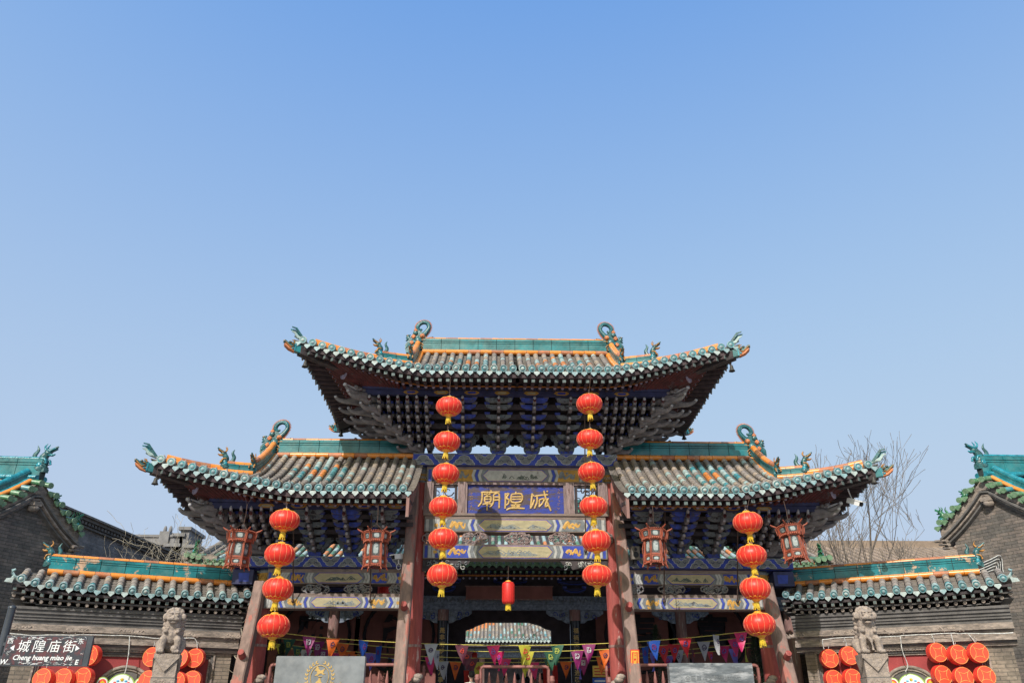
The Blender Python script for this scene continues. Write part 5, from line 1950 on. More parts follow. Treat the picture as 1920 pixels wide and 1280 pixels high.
# painted bracket clouds above the lintel
for x in (-4.72, -1.80, 0.0, 1.76, 4.63):
    mb = MB()
    for k in range(3):
        gong(mb, x, -.15, zbt + .14 + .2 * k, .3 + .16 * k, .12, 'paint_navy', th=.05, cap='wood_blue')
        mb.tube([(x - .3 - .16 * k, -.22, zbt + .17 + .2 * k), (x - .1, -.22, zbt + .1 + .2 * k), (x + .1, -.22, zbt + .1 + .2 * k), (x + .3 + .16 * k, -.22, zbt + .17 + .2 * k)], .012, 'paint_blue', 4)
    mb.build('bracket_set', hall)
for i, (x, lab) in enumerate(((-7.6, 0), (-4.72, 0), (-1.80, 1), (1.76, 1), (4.63, 0), (7.6, 0))):
    mb = MB()
    mb.lathe([(.15, TZ), (.145, zbb - .14)], 'black_gloss' if lab else 'post_brown', 16, T(x, 0, 0))
    c = mb.build('column', hall)
    if lab:
        mb = MB()
        mb.lathe([(.147, zbb - .42), (.152, zbb - .14)], 'post_brown', 16, T(x, 0, 0))
        mb.build('red_column_head', c)
        mb = MB()
        chs = '是非明辨世高万事' if x < 0 else '福禍深思看前途路'
        for k, ch in enumerate(chs):
            zc_ = at(832, 1181 + k * 13.2, HY - .16).z
            text_mesh(mb, ch, T(x, -.162, zc_ - .05), 'gold', .145, .002, bold=.003)
        mb.build('couplet_characters', c)
    # scalloped corbels either side
    for s in (-1, 1):
        if abs(x) > 7:
            continue
        mb = MB()
        w, h_ = .62, .34
        edge = [(0, 0), (w, 0)]
        for k in range(7):
            t = k / 6
            edge.append((w * (1 - t) , -h_ * (.25 + .75 * t) - (.03 if k % 2 else 0)))
        mb.prism([(x + s * (.15 + p[0]), zbb - .143 + p[1]) for p in edge][::s], -.05, .03, 'carved_far')
        r2 = random.Random(int(x * 10) + s)
        for k in range(8):
            cx, cz = x + s * r2.uniform(.22, .65), zbb - .2 - r2.uniform(0, .16)
            r0, ph = r2.uniform(.04, .08), r2.uniform(0, 6)
            mb.tube([(cx + r0 * (1 - t / 10) * math.cos(ph + t * .8), -.055, cz + r0 * (1 - t / 10) * math.sin(ph + t * .8)) for t in range(8)], .011, ('paint_blue', 'paint_grey', 'wood_green')[k % 3], 4)
        mb.build('carved_corbel', hall)
# name banner in the shade
p, q = at(874, 1099, HY - .5), at(1036, 1122, HY - .5)
mb = MB()
mb.box((p.x, -.5, q.z), (q.x, -.46, p.z), 'plaster_hall')
mb.box((p.x - .03, -.49, q.z - .03), (q.x + .03, -.455, q.z - .001), 'post_brown')
mb.box((p.x - .03, -.49, p.z + .001), (q.x + .03, -.455, p.z + .03), 'post_brown')
mb.build('hanging_board', hall)
# rear wall with the doorway to the court
WY = 24.6
oa, ob, oc, od = at(873, 1180, WY), at(912, 1165, WY), at(990, 1165, WY), at(1034, 1180, WY)
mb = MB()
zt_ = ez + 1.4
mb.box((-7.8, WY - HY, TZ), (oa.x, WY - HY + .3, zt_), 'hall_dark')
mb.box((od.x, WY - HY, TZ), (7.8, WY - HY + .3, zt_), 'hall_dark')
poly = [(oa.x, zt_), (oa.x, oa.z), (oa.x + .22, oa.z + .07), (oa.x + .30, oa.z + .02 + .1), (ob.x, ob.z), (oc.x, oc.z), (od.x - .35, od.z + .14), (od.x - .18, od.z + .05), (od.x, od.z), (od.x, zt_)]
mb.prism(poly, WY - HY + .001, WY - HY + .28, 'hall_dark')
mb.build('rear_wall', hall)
# inner side walls in brownish red with a great dark ring and bold brush character
for sx, ch in ((-1, '雅'), (1, '喜')):
    for k, (cx_, c2) in enumerate((((590 if sx < 0 else 1335), ch), ((748 if sx < 0 else 1200), '能' if sx < 0 else '寿'))):
        Y_ = 23.7
        c_ = at(cx_, 1190, Y_)
        mb = MB()
        w = 1.25
        mb.box((c_.x - w, Y_ - HY, TZ), (c_.x + w, Y_ - HY + .1, zt_ - .6), 'plaster_hall')
        o = mb.build('inner_wall_panel', hall)
        mb = MB()
        ring = [(c_.x + .98 * math.cos(t), Y_ - HY - .01, c_.z + .98 * math.sin(t)) for t in [2 * PI * q / 28 for q in range(29)]]
        mb.tube(ring, .05, 'hall_char', 6)
        text_mesh(mb, c2, T(c_.x, Y_ - HY - .02, c_.z - .35), 'hall_char', 1.05, .01, bold=.03)
        mb.build('painted_character', o)
for sx in (-1, 1):
    mb = MB()
    mb.box((*sorted((sx * 7.9, sx * 8.4))[:1], 21.3 - HY, 0), (sorted((sx * 7.9, sx * 8.4))[1], 26.3 - HY, ez + .25), 'brick')
    for k in range(4):
        w = .06 + .05 * k
        mb.box((sorted((sx * 7.9, sx * 8.4))[0] - w, 21.3 - HY - w, ez - .35 + .14 * k), (sorted((sx * 7.9, sx * 8.4))[1] + w, 22.2 - HY, ez - .25 + .14 * k), 'moulding')
    mb.build('end_wall', hall)
for sx in (-1, 1):
    mb = MB()
    ridge_bar(mb, [(sx * 8.15, 21.1 - HY + 5.1 * k / 8, ez + .06 + (rz_ - ez) * (.72 * k / 8 + .28 * (k / 8) ** 2)) for k in range(9)], .16, .12, .05, .5, top='tile_grey', teal='grey_far')
    for k in range(3):
        xx = sx * (8.26 + .16 * (k - 1))
        mb.tube([(xx, 20.9 - HY, ez + .10 + .03 * k), (xx, 21.3 - HY, ez + .2)], .07, 'tile_green', 8)
        mb.tube([(xx, 20.885 - HY, ez + .10 + .03 * k), (xx, 20.9 - HY, ez + .10 + .03 * k)], .078, 'disc_green', 10)
    mb.build('verge_ridge', hall)
    build_runner(hall, T(sx * 8.3, 21.15 - HY, ez + .22) @ RZ(-PI / 2 - sx * .6) @ S(.9, .9, .75), 'eave_dragon', c='beast_green', g='beast_green')

# stage building across the court
SY = 44.0
stage = thing('court_pavilion', 'sunlit pavilion roof with an orange tile diamond seen through the hall doorway', 'building', (0, SY, 0))
e1, e2, r1 = at(850, 1198, SY), at(1050, 1198, SY), at(960, 1135, SY + 4)
mb = MB()
rnd = random.Random(77)
xc, n = (e1.x + e2.x) / 2, 46
hwid = 4.6
for i in range(n):
    u = (i + .5) / n
    x = xc - hwid + 2 * hwid * u
    pts = [Vector((x, 4.2 * t, e1.z + (r1.z - e1.z) * (.7 * t + .3 * t * t))) for t in [k / 6 for k in range(7)]]
    tile_row(mb, pts, .065, rnd, 'far', u, knob=False, seg=.45)
    drip(mb, Vector((x + .1, -.03, e1.z - .06)), Vector((0, -1, 0)), .09, 'disc_pale')
for k in range(6):
    t0, t1 = k / 6, (k + 1) / 6
    g = lambda t: e1.z - .03 + (r1.z - e1.z) * (.7 * t + .3 * t * t)
    mb.add([(xc - hwid, 4.2 * t0, g(t0)), (xc + hwid, 4.2 * t0, g(t0)), (xc + hwid, 4.2 * t1, g(t1)), (xc - hwid, 4.2 * t1, g(t1))], [(0, 1, 2, 3)], 'tile_bed')
mb.build('roof_tile_slope', stage)
mb = MB()
mb.box((xc - hwid, .1, e1.z - .35), (xc + hwid, .2, e1.z - .12), 'wood_dark')
for i in range(50):
    x = xc - hwid + .1 + i * (2 * hwid - .2) / 49
    mb.tube([(x, .1, e1.z - .25), (x, 1, e1.z - .1)], .04, 'rafter_tip', 6)
mb.box((xc - hwid + .5, .9, e1.z - .8), (xc + hwid - .5, 1.2, e1.z - .36), 'carved_far')
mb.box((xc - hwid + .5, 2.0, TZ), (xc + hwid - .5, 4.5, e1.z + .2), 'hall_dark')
mb.box((xc - hwid + .5, .3, TZ), (xc + hwid - .5, 4.5, TZ + 1.3), 'brick_far')
mb.build('eave_and_front', stage)
for x in (-3.6, -1.3, 1.3, 3.6):
    mb = MB()
    mb.lathe([(.16, TZ + 1.303), (.15, e1.z - .803)], 'post_brown', 12, T(xc + x, 1.05, 0))
    mb.build('column', stage)
# ================================================================ red lanterns
def make_lantern():
    mb = MB()
    RX_, RZ_ = .272, .185
    prof = []
    for k in range(15):
        t = -PI / 2 + PI * k / 14
        r = max(.085, RX_ * math.cos(t) ** .8)
        prof.append((r, RZ_ * math.sin(t)))
    n = 48
    vs, fs = [], []
    for (r, z) in prof:
        for k in range(n):
            a = 2 * PI * k / n
            q = r * (1 - .022 * abs(math.sin(a * 8)) ** .5 * -1 - .022)
            vs.append((q * math.cos(a), q * math.sin(a), z))
    for i in range(len(prof) - 1):
        for k in range(n):
            k2 = (k + 1) % n
            fs.append((i * n + k, i * n + k2, (i + 1) * n + k2, (i + 1) * n + k))
    mb.add(vs, fs, 'lantern_red', True)
    o = mb.build('hanging_lantern')
    mb = MB()
    for j in range(16):
        a = 2 * PI * (j + .0) / 16
        pts = [((r * .982 + .001) * math.cos(a), (r * .982 + .001) * math.sin(a), z) for r, z in prof]
        mb.tube(pts, .0035, 'lantern_rib', 4, caps=False)
    mb.build('rib_wires', o)
    for s in (-1, 1):
        mb = MB()
        z0 = s * .168
        mb.lathe([(.10, z0 - .028 * 1), (.105, z0), (.07, z0 + s * .028), (.055, z0 + s * .045), (.0, z0 + s * .046)] if s > 0 else [(.0, z0 - .046), (.055, z0 - .045), (.07, z0 - .028), (.105, z0), (.10, z0 + .028)], 'lantern_gold', 16)
        # scalloped gold flowers printed round the ends
        for j in range(12):
            a = 2 * PI * j / 12
            pts = []
            for k in range(7):
                b = a + (k - 3) * .085
                t = -s * (.98 - .16 * math.sin(PI * k / 6))
                tt = s * (1.12 - .20 * math.sin(PI * k / 6))
                r = RX_ * math.cos(tt) ** .8 + .003
                pts.append((r * math.cos(b), r * math.sin(b), RZ_ * math.sin(tt)))
            mb.tube(pts, .0055, 'lantern_gold', 4)
        mb.build('gold_cap', o)
    mb = MB()
    mb.tube([(0, 0, .2), (0, 0, .30), (.008, 0, .33)], .007, 'iron', 5)
    mb.tube([(0.03, 0, .2), (0, 0, .26), (-.03, 0, .2)], .005, 'wire_white', 4)
    mb.build('hanging_cord', o)
    mb = MB()
    mb.lathe([(.042, -.20), (.046, -.235), (.044, -.24)], 'lantern_gold', 10)
    for j in range(16):
        a = 2 * PI * j / 16
        r = .045
        w = .012 * math.sin(j * 7)
        mb.tube([(r * .9 * math.cos(a), r * .9 * math.sin(a), -.235), (r * math.cos(a) + w * .3, r * math.sin(a), -.30), (r * 1.15 * math.cos(a) + w, r * 1.15 * math.sin(a), -.35 - .02 * math.sin(j * 3.3))], [.011, .010, .008], 'tassel', 4)
    mb.build('tassel', o)
    return o


proto = make_lantern()
CH = [
    ('inner left string', 15.05, [(842, 762), (838, 828), (836, 888), (831, 950), (831, 1010), (829, 1078)], 50),
    ('inner right string', 15.05, [(1105, 757), (1106, 823), (1109, 885), (1113, 949), (1118, 1014), (1120, 1078)], 50),
    ('outer left string', 15.2, [(534, 975), (525, 1039), (521, 1104), (513, 1173)], 50),
    ('outer right string', 15.2, [(1402, 979), (1409, 1041), (1416, 1103), (1424, 1170)], 50),
]
POS6 = ['topmost red lantern', 'second red lantern from the top', 'third red lantern from the top', 'fourth red lantern from the top', 'fifth red lantern from the top', 'lowest red lantern']
POS4 = ['topmost red lantern', 'second red lantern from the top', 'third red lantern from the top', 'lowest red lantern']
WHERE = {'inner left string': 'on the string of six left of the name board', 'inner right string': 'on the string of six right of the name board',
         'outer left string': 'on the string of four under the left side roof', 'outer right string': 'on the string of four under the right side roof'}
rnd = random.Random(5)
first = True
for nm, Y, pts, _ in CH:
    pos = POS6 if len(pts) == 6 else POS4
    prev = None
    for i, (px, py) in enumerate(pts):
        o = proto if first else copy_tree(proto)
        first = False
        p = at(px, py, Y)
        o.location = p
        s = 1.0 + (.06 if len(pts) == 4 else 0.02 * (i > 3))
        s *= (1.0, 1.0, .99, 1.02, 1.02, 1.03)[i]
        o.scale = (s, s, s * (1 + .03 * rnd.uniform(-1, 1)))
        o.rotation_euler = (R(rnd.uniform(-3, 3)), R(rnd.uniform(-3, 3)), R(rnd.uniform(0, 360)))
        tag(o, pos[i] + ' ' + WHERE[nm], 'lantern', 'round red silk lanterns hanging in strings')
    # the wire they hang on
    mb = MB()
    top = at(pts[0][0] + 3, pts[0][1] - (60 if len(pts) == 6 else 45), Y + .1)
    P = [top] + [at(px, py, Y) + Vector((0, .0, .2)) for px, py in pts]
    mb.tube(P[:2], .006, 'iron', 4)
    for a, b in zip(pts, pts[1:]):
        mb.tube([at(*a, Y) - UPV * .2, at(*b, Y) + UPV * .22], .005, 'iron', 4)
    o = mb.build('lantern_wire')
    tag(o, 'thin dark wire that carries the ' + {'inner left string': 'six lanterns left of the name board', 'inner right string': 'six lanterns right of the name board', 'outer left string': 'four lanterns under the left side roof', 'outer right string': 'four lanterns under the right side roof'}[nm], 'wire', 'wires the lanterns hang on')


# cylindrical red lanterns
def cyl_lantern(px, py, Y, r, h, label, tas=True):
    p = at(px, py, Y)
    mb = MB()
    prof = [(r * .62, h * .52), (r * .86, h * .49), (r, h * .40), (r, -h * .40), (r * .86, -h * .49), (r * .62, -h * .52)]
    mb.lathe(prof[::-1], 'lantern_dark', 24)
    o = mb.build('cylinder_lantern')
    o.location = p
    mb = MB()
    for j in range(16):
        a = 2 * PI * j / 16
        mb.tube([(q * 1.005 * math.cos(a), q * 1.005 * math.sin(a), z) for q, z in prof], .003, 'lantern_red', 4)
    mb.build('rib_wires', o)
    mb = MB()
    mb.lathe([(r * .45, h * .5), (r * .5, h * .56), (r * .3, h * .60), (.0, h * .6)], 'lantern_gold', 14)
    mb.build('gold_cap', o)
    mb = MB()
    mb.lathe([(0, -h * .56), (r * .42, -h * .56), (r * .5, -h * .5)], 'lantern_gold', 14)
    mb.build('gold_cap', o)
    mb = MB()
    mb.tube([(0, 0, h * .6), (0, 0, h * 1.3)], .006, 'iron', 4)
    mb.build('hanging_cord', o)
    if tas:
        mb = MB()
        for j in range(14):
            a = 2 * PI * j / 14
            mb.tube([(r * .36 * math.cos(a), r * .36 * math.sin(a), -h * .55), (r * .42 * math.cos(a), r * .42 * math.sin(a), -h * .82 - .01 * math.sin(j * 5))], .012, 'tassel', 4)
        mb.build('tassel', o)
    return tag(o, label, 'lantern')


cyl_lantern(953, 1111, 16.2, .12, .40, 'single barrel-shaped red lantern hanging in the middle of the central bay')
cyl_lantern(720, 1106, 18.6, .14, .5, 'red barrel lantern half hidden behind the left painted beam')
cyl_lantern(890, 1232, 24.5, .075, .26, 'small red lantern hanging inside the dark hall doorway')

# ================================================================ palace lanterns (six-sided, wood framed)
def make_palace():
    o = thing('palace_lantern', 'x', 'lantern')

    def panel(mb, a0, a1, r0, r1, z0, z1, fr, glass, zig=False):
        """framed trapezoid between corner angles a0,a1, radius r0 at z0 and r1 at z1"""
        c = [Vector((r0 * math.cos(a0), r0 * math.sin(a0), z0)), Vector((r0 * math.cos(a1), r0 * math.sin(a1), z0)), Vector((r1 * math.cos(a1), r1 * math.sin(a1), z1)), Vector((r1 * math.cos(a0), r1 * math.sin(a0), z1))]
        n = (c[1] - c[0]).cross(c[3] - c[0]).normalized()
        if n.dot(c[0] + c[2]) < 0:
            n = -n
        ins = [c[0].lerp(c[2], fr), c[1].lerp(c[3], fr), c[2].lerp(c[0], fr), c[3].lerp(c[1], fr)]
        vs = c + ins + [p - n * .012 for p in ins]
        mb.add(vs, [(0, 1, 5, 4), (1, 2, 6, 5), (2, 3, 7, 6), (3, 0, 4, 7), (4, 5, 9, 8), (5, 6, 10, 9), (6, 7, 11, 10), (7, 4, 8, 11)], 'palace_wood')
        m = (ins[0] + ins[1] + ins[2] + ins[3]) / 4
        mb.add([p - n * .011 for p in ins], [(0, 1, 2, 3)], 'palace_inside')
        el = []
        for k in range(12):
            t = 2 * PI * k / 12
            u = (ins[1] - ins[0]) * .5 * .62 * math.copysign(abs(math.cos(t)) ** .7, math.cos(t))
            v = (ins[3] - ins[0]) * .5 * .80 * math.copysign(abs(math.sin(t)) ** .7, math.sin(t))
            el.append(m + u + v - n * .004)
        mb.add(el, [tuple(range(12))], glass)
        for k in range(4):
            p = ins[k].lerp(m, .22) - n * .006
            mb.ell(p, (.010, .010, .010), 'palace_wood', 5, 4)
        for a, b in ((el[2], el[5]), (el[8], el[10])):
            mb.tube([a, (a + b) / 2 + UPV * .01 + n * .002, b], .003, 'paint_ink', 4)
        return c
    A = [PI / 6 + PI / 3 * k - PI / 2 for k in range(7)]
    mt = MB()
    for k in range(6):
        panel(mt, A[k], A[k + 1], .235, .262, .20, .38, .13, 'palace_glass')
        # scalloped apron under the crown and lace above
        for j in range(6):
            t = (j + .5) / 6
            p = Vector((.238 * math.cos(A[k]), .238 * math.sin(A[k]), .2)).lerp(Vector((.238 * math.cos(A[k + 1]), .238 * math.sin(A[k + 1]), .2)), t)
            mt.ell(p - UPV * (.012 + .018 * abs(t - .5) * 2), (.02, .02, .026), 'palace_wood', 6, 4)
            p = Vector((.262 * math.cos(A[k]), .262 * math.sin(A[k]), .39)).lerp(Vector((.262 * math.cos(A[k + 1]), .262 * math.sin(A[k + 1]), .39)), t)
            mt.ell(p + UPV * (.012 * (1 - abs(t - .5) * 2)), (.018, .018, .018), 'palace_wood', 5, 4)
        c, s = math.cos(A[k]), math.sin(A[k])
        mt.tube([(r * c, r * s, z) for r, z in ((.245, .13), (.25, .20), (.272, .38), (.30, .40), (.35, .425), (.39, .46))], [.012, .017, .017, .022, .02, .012], 'palace_wood', 6)
        mt.tube([(r * c, r * s, z) for r, z in ((.28, .20), (.285, .26), (.30, .36))], [.006, .012, .006], 'palace_wood', 5)
    mt.lathe([(.20, .385), (.262, .386)], 'palace_wood', 6, RZ(A[0]))
    mt.build('crown', o)
    mt = MB()
    for k in range(6):
        panel(mt, A[k], A[k + 1], .205, .195, -.20, .19, .11, 'palace_glass')
        panel(mt, A[k], A[k + 1], .212, .205, -.345, -.21, .16, 'palace_glass')
        c, s = math.cos(A[k]), math.sin(A[k])
        mt.tube([(r * c, r * s, z) for r, z in ((.20, .2), (.212, -.2), (.222, -.35), (.245, -.42), (.262, -.455))], [.015, .015, .017, .018, .012], 'palace_wood', 6)
        mt.tube([(r * c, r * s, z) for r, z in ((.225, .10), (.25, -.05), (.235, -.2), (.25, -.3))], [.005, .009, .006, .004], 'palace_wood', 5)
        for j in range(6):
            t = (j + .5) / 6
            p = Vector((.215 * math.cos(A[k]), .215 * math.sin(A[k]), -.35)).lerp(Vector((.215 * math.cos(A[k + 1]), .215 * math.sin(A[k + 1]), -.35)), t)
            mt.ell(p - UPV * (.010 + .02 * abs(t - .5) * 2), (.018, .018, .024), 'palace_wood', 6, 4)
    mt.lathe([(.0, -.30), (.205, -.30)], 'palace_inside', 6)
    mt.build('body', o)
    mt = MB()
    for k in range(3):
        a = A[2 * k]
        mt.tube([(.25 * math.cos(a), .25 * math.sin(a), .39), (0, 0, .58)], .005, 'iron', 4)
    mt.tube([(0, 0, .57), (.01, 0, .8), (.0, 0, 1.02)], .008, 'iron', 5)
    mt.tube([(-.12, 0, 1.3), (0, 0, 1.0), (.10, 0, 1.28)], .005, 'iron', 4)
    mt.build('hanging_chain', o)
    return o


proto = make_palace()
LB = ['six-sided wooden palace lantern at the far left, near the left screen wall', 'six-sided wooden palace lantern left of the inner left post, beside a grey camera',
      'six-sided wooden palace lantern right of the inner right post, beside a loudspeaker', 'six-sided wooden palace lantern at the far right, near the bare tree']
for i, (px, py, rz, rx) in enumerate(((449, 1029, 8, 4), (704, 1030, 10, 2), (1227, 1026, -2, -2), (1487, 1018, -6, -3))):
    o = proto if i == 0 else copy_tree(proto)
    o.location = at(px, py, 15.35)
    o.rotation_euler = (R(rx), R((2, -1, 2, -3)[i]), R(rz))
    o.scale = (.94, .94, .84)
    tag(o, LB[i], 'lantern', 'painted palace lanterns under the side eaves')

# ================================================================ bells
for (px, py, Y, lab) in ((293, 900, 15.1, 'bronze wind bell under the left side roof tip'), (573, 682, 14.95, 'bronze wind bell under the upper roof left front tip'),
                         (640, 813, 19.5, 'bronze wind bell under the upper roof left rear tip'), (1371, 690, 14.95, 'bronze wind bell under the upper roof right front tip'),
                         (1282, 819, 19.5, 'bronze wind bell under the upper roof right rear tip'), (1637, 899, 15.1, 'bronze wind bell under the right side roof tip')):
    build_bell(at(px, py - 6, Y), lab)

# ================================================================ cameras, loudspeaker
def cctv(px, py, Y, s, label, rz, tilt):
    o = thing('security_camera', label, 'camera', at(px, py, Y))
    Q = RZ(rz) @ RX(tilt) @ S(s, s, s)
    mb = MB()
    mb.box((-.05, -.14, -.045), (.05, .13, .045), 'white', Q)
    mb.box((-.058, -.19, .035), (.058, .10, .055), 'white', Q)
    mb.build('housing', o)
    mb = MB()
    mb.box((-.047, -.147, -.042), (.047, -.141, .042), 'black', Q)
    mb.tube([(0, -.15, 0), (0, -.17, 0)], .03, 'black', 10, M=Q)
    mb.build('lens', o)
    mb = MB()
    if tilt > 0.3:
        mb.tube([(0, .05, .05), (-.02, .08, .16), (-.05, .08, .34)], .014, 'white', 6, M=S(s, s, s))
    else:
        mb.tube([(0, .05, -.05), (0.01, .06, -.14)], .014, 'white', 6, M=S(s, s, s))
        mb.tube([(.01 + .045 * math.cos(t * .6), .06, -.19 + .06 * math.sin(t * .6)) for t in range(11)], .008, 'white', 5, M=S(s, s, s))
    mb.build('bracket', o)
    return o


cctv(1602, 941, 15.6, 1.1, 'white security camera hanging under the right side roof corner', .55, .45)
cctv(747, 1043, 16.6, 1.0, 'grey security camera on the painted beam beside the inner left post', -.75, .2)
p = at(1190, 1037, 16.9)
sp = thing('loudspeaker', 'small brown two-cone loudspeaker on the beam right of the inner right post', 'loudspeaker', p, .1)
mb = MB()
mb.box((-.085, -.09, -.135), (.085, .09, .135), 'speaker_case')
mb.box((-.03, -.02, -.22), (.03, .06, -.1351), 'black')
mb.build('cabinet', sp)
for z, r in ((-.04, .055), (.07, .03)):
    mb = MB()
    mb.lathe([(r, 0), (r * 1.12, .008), (r * .9, .012), (r * .4, -.004), (.001, .004)], 'black', 16, T(0, -.091, z) @ RX(PI / 2))
    mb.build('cone', sp)

# ================================================================ hanging drums on the screen walls
def make_drum():
    mb = MB()
    mb.lathe([(.0001, -.075), (.175, -.075), (.182, -.06)], 'lantern_red', 28, RX(PI / 2), False)
    mb.lathe([(.182, -.06), (.182, .06)], 'lantern_red', 28, RX(PI / 2))
    mb.lathe([(.182, .06), (.175, .075)], 'lantern_red', 28, RX(PI / 2), False)
    o = mb.build('drum_lantern')
    mb = MB()
    mb.lathe([(.0001, .078), (.174, .078), (.1741, .074)], 'drum_face', 28, RX(PI / 2), False)
    ring = [(.168 * math.cos(t), -.0795, .168 * math.sin(t)) for t in [2 * PI * k / 28 for k in range(29)]]
    mb.tube(ring, .0045, 'drum_mark', 4)
    c = [(.118 * math.cos(PI / 4 + PI / 2 * k), .118 * math.sin(PI / 4 + PI / 2 * k)) for k in range(4)]
    for k in range(4):
        a, b = c[k], c[(k + 1) % 4]
        pts = []
        for j in range(7):
            t = j / 6
            x, z = a[0] + (b[0] - a[0]) * t, a[1] + (b[1] - a[1]) * t
            f = 1 - .28 * math.sin(PI * t)
            pts.append((x * f, -.081, z * f))
        mb.tube(pts, .0045, 'drum_mark', 4)
        mb.tube([(a[0], -.081, a[1]), (a[0] * 1.4, -.081, a[1] * 1.4)], .004, 'drum_mark', 4)
    mb.build('coin_face', o)
    mb = MB()
    mb.tube([(0, 0, .18), (0.01, 0, .23), (0, .03, .29)], .006, 'wire_white', 4)
    mb.build('hanging_cord', o)
    return o


proto = make_drum()
DR = [
    (172, 1228, 'behind the right edge of the street name sign'), (82, 1272, 'leftmost of the three below the street name sign'), (120, 1272, 'middle of the three below the street name sign'), (158, 1270, 'rightmost of the three below the street name sign'),
    (287, 1231, 'peeping out left of the left stone lion pillar'), (338, 1234, 'touching the right side of the left stone lion pillar'), (367, 1233, 'right of the left stone lion, upper one next to the brick pier'),
    (279, 1275, 'lower one left of the left stone lion pillar'), (333, 1277, 'lower one touching the right side of the left stone lion pillar'), (361, 1275, 'lower one next to the brick pier right of the left stone lion'),
    (1554, 1234, 'upper outer one left of the right stone lion'), (1591, 1229, 'upper one touching the right stone lion pillar on its left'), (1562, 1273, 'lower outer one left of the right stone lion'), (1597, 1271, 'lower one touching the right stone lion pillar on its left'),
    (1756, 1223, 'upper left of the six at the right end of the right wall'), (1795, 1227, 'upper middle of the six at the right end of the right wall'), (1833, 1223, 'upper right of the six at the right end of the right wall'),
    (1765, 1265, 'lower left of the six at the right end of the right wall'), (1805, 1269, 'lower middle of the six at the right end of the right wall'), (1846, 1267, 'lower right of the six at the right end of the right wall')]
rnd = random.Random(8)
for i, (px, py, lab) in enumerate(DR):
    root, loc, ze, p1, ang = wl if px < 960 else wr_
    x, z = loc(px, py, .26)
    v = RZ(ang) @ Vector((x, .26, 0)) + Vector((p1.x, p1.y, z))
    o = proto if i == 0 else copy_tree(proto)
    o.location = v
    if px > 960:
        tz = R(rnd.uniform(-6, 4))
    else:
        tz = R(rnd.uniform(-14, -2) if px < 200 else rnd.uniform(-5, 6))
    o.rotation_euler = (R(rnd.uniform(-5, 5)), R(rnd.uniform(-8, 8)), tz)
    o.scale = (1, .95, 1)
    tag(o, 'coin-faced red drum, ' + lab, 'lantern', 'flat red drum lanterns on the screen walls')

# white light cable along each cornice with drops to the drums
def wall_wire(pack, line, drops, label):
    root, loc, ze, p1, ang = pack
    W = lambda px, py, y: RZ(ang) @ Vector((loc(px, py, y)[0], y, 0)) + Vector((p1.x, p1.y, loc(px, py, y)[1]))
    o = thing('light_cable', label, 'cable', W(*line[0], .25))
    base = o.location.copy()
    mb = MB()
    pts = spline([W(x, y, .24) - base for x, y in line], 4)
    r3 = random.Random(4)
    pts = [p + Vector((0, 0, r3.uniform(-.008, .008))) for p in pts]
    mb.tube(pts, .011, 'wire_white', 5)
    mb.build('cable_run', o)
    for d in drops:
        mb = MB()
        pts = spline([W(x, y, .24) - base for x, y in d], 3)
        mb.tube(pts, .009, 'wire_white', 5)
        mb.tube([p + Vector((.01 * math.sin(i * 2), 0, 0)) for i, p in enumerate(pts)], .005, 'wire_white', 4)
        mb.build('cable_drop', o)
    return o


wall_wire(wl, [(18, 1186), (60, 1190), (120, 1190), (180, 1189), (243, 1192), (300, 1196), (340, 1195), (365, 1196)],
          [[(243, 1192), (242, 1215), (238, 1245), (234, 1262)], [(365, 1196), (369, 1203), (370, 1216)]], 'white light cable pinned along the left screen wall cornice')
wall_wire(wr_, [(1542, 1198), (1582, 1194), (1620, 1195), (1670, 1192), (1700, 1191), (1746, 1188), (1790, 1187), (1830, 1187), (1900, 1186)],
          [[(1542, 1198), (1543, 1208), (1545, 1216)], [(1582, 1194), (1586, 1203), (1588, 1211)], [(1688, 1191), (1692, 1220), (1702, 1245), (1698, 1258)],
           [(1746, 1188), (1750, 1196), (1752, 1205)], [(1783, 1187), (1786, 1198), (1789, 1209)], [(1815, 1187), (1822, 1195), (1828, 1203)]], 'white light cable pinned along the right screen wall cornice')

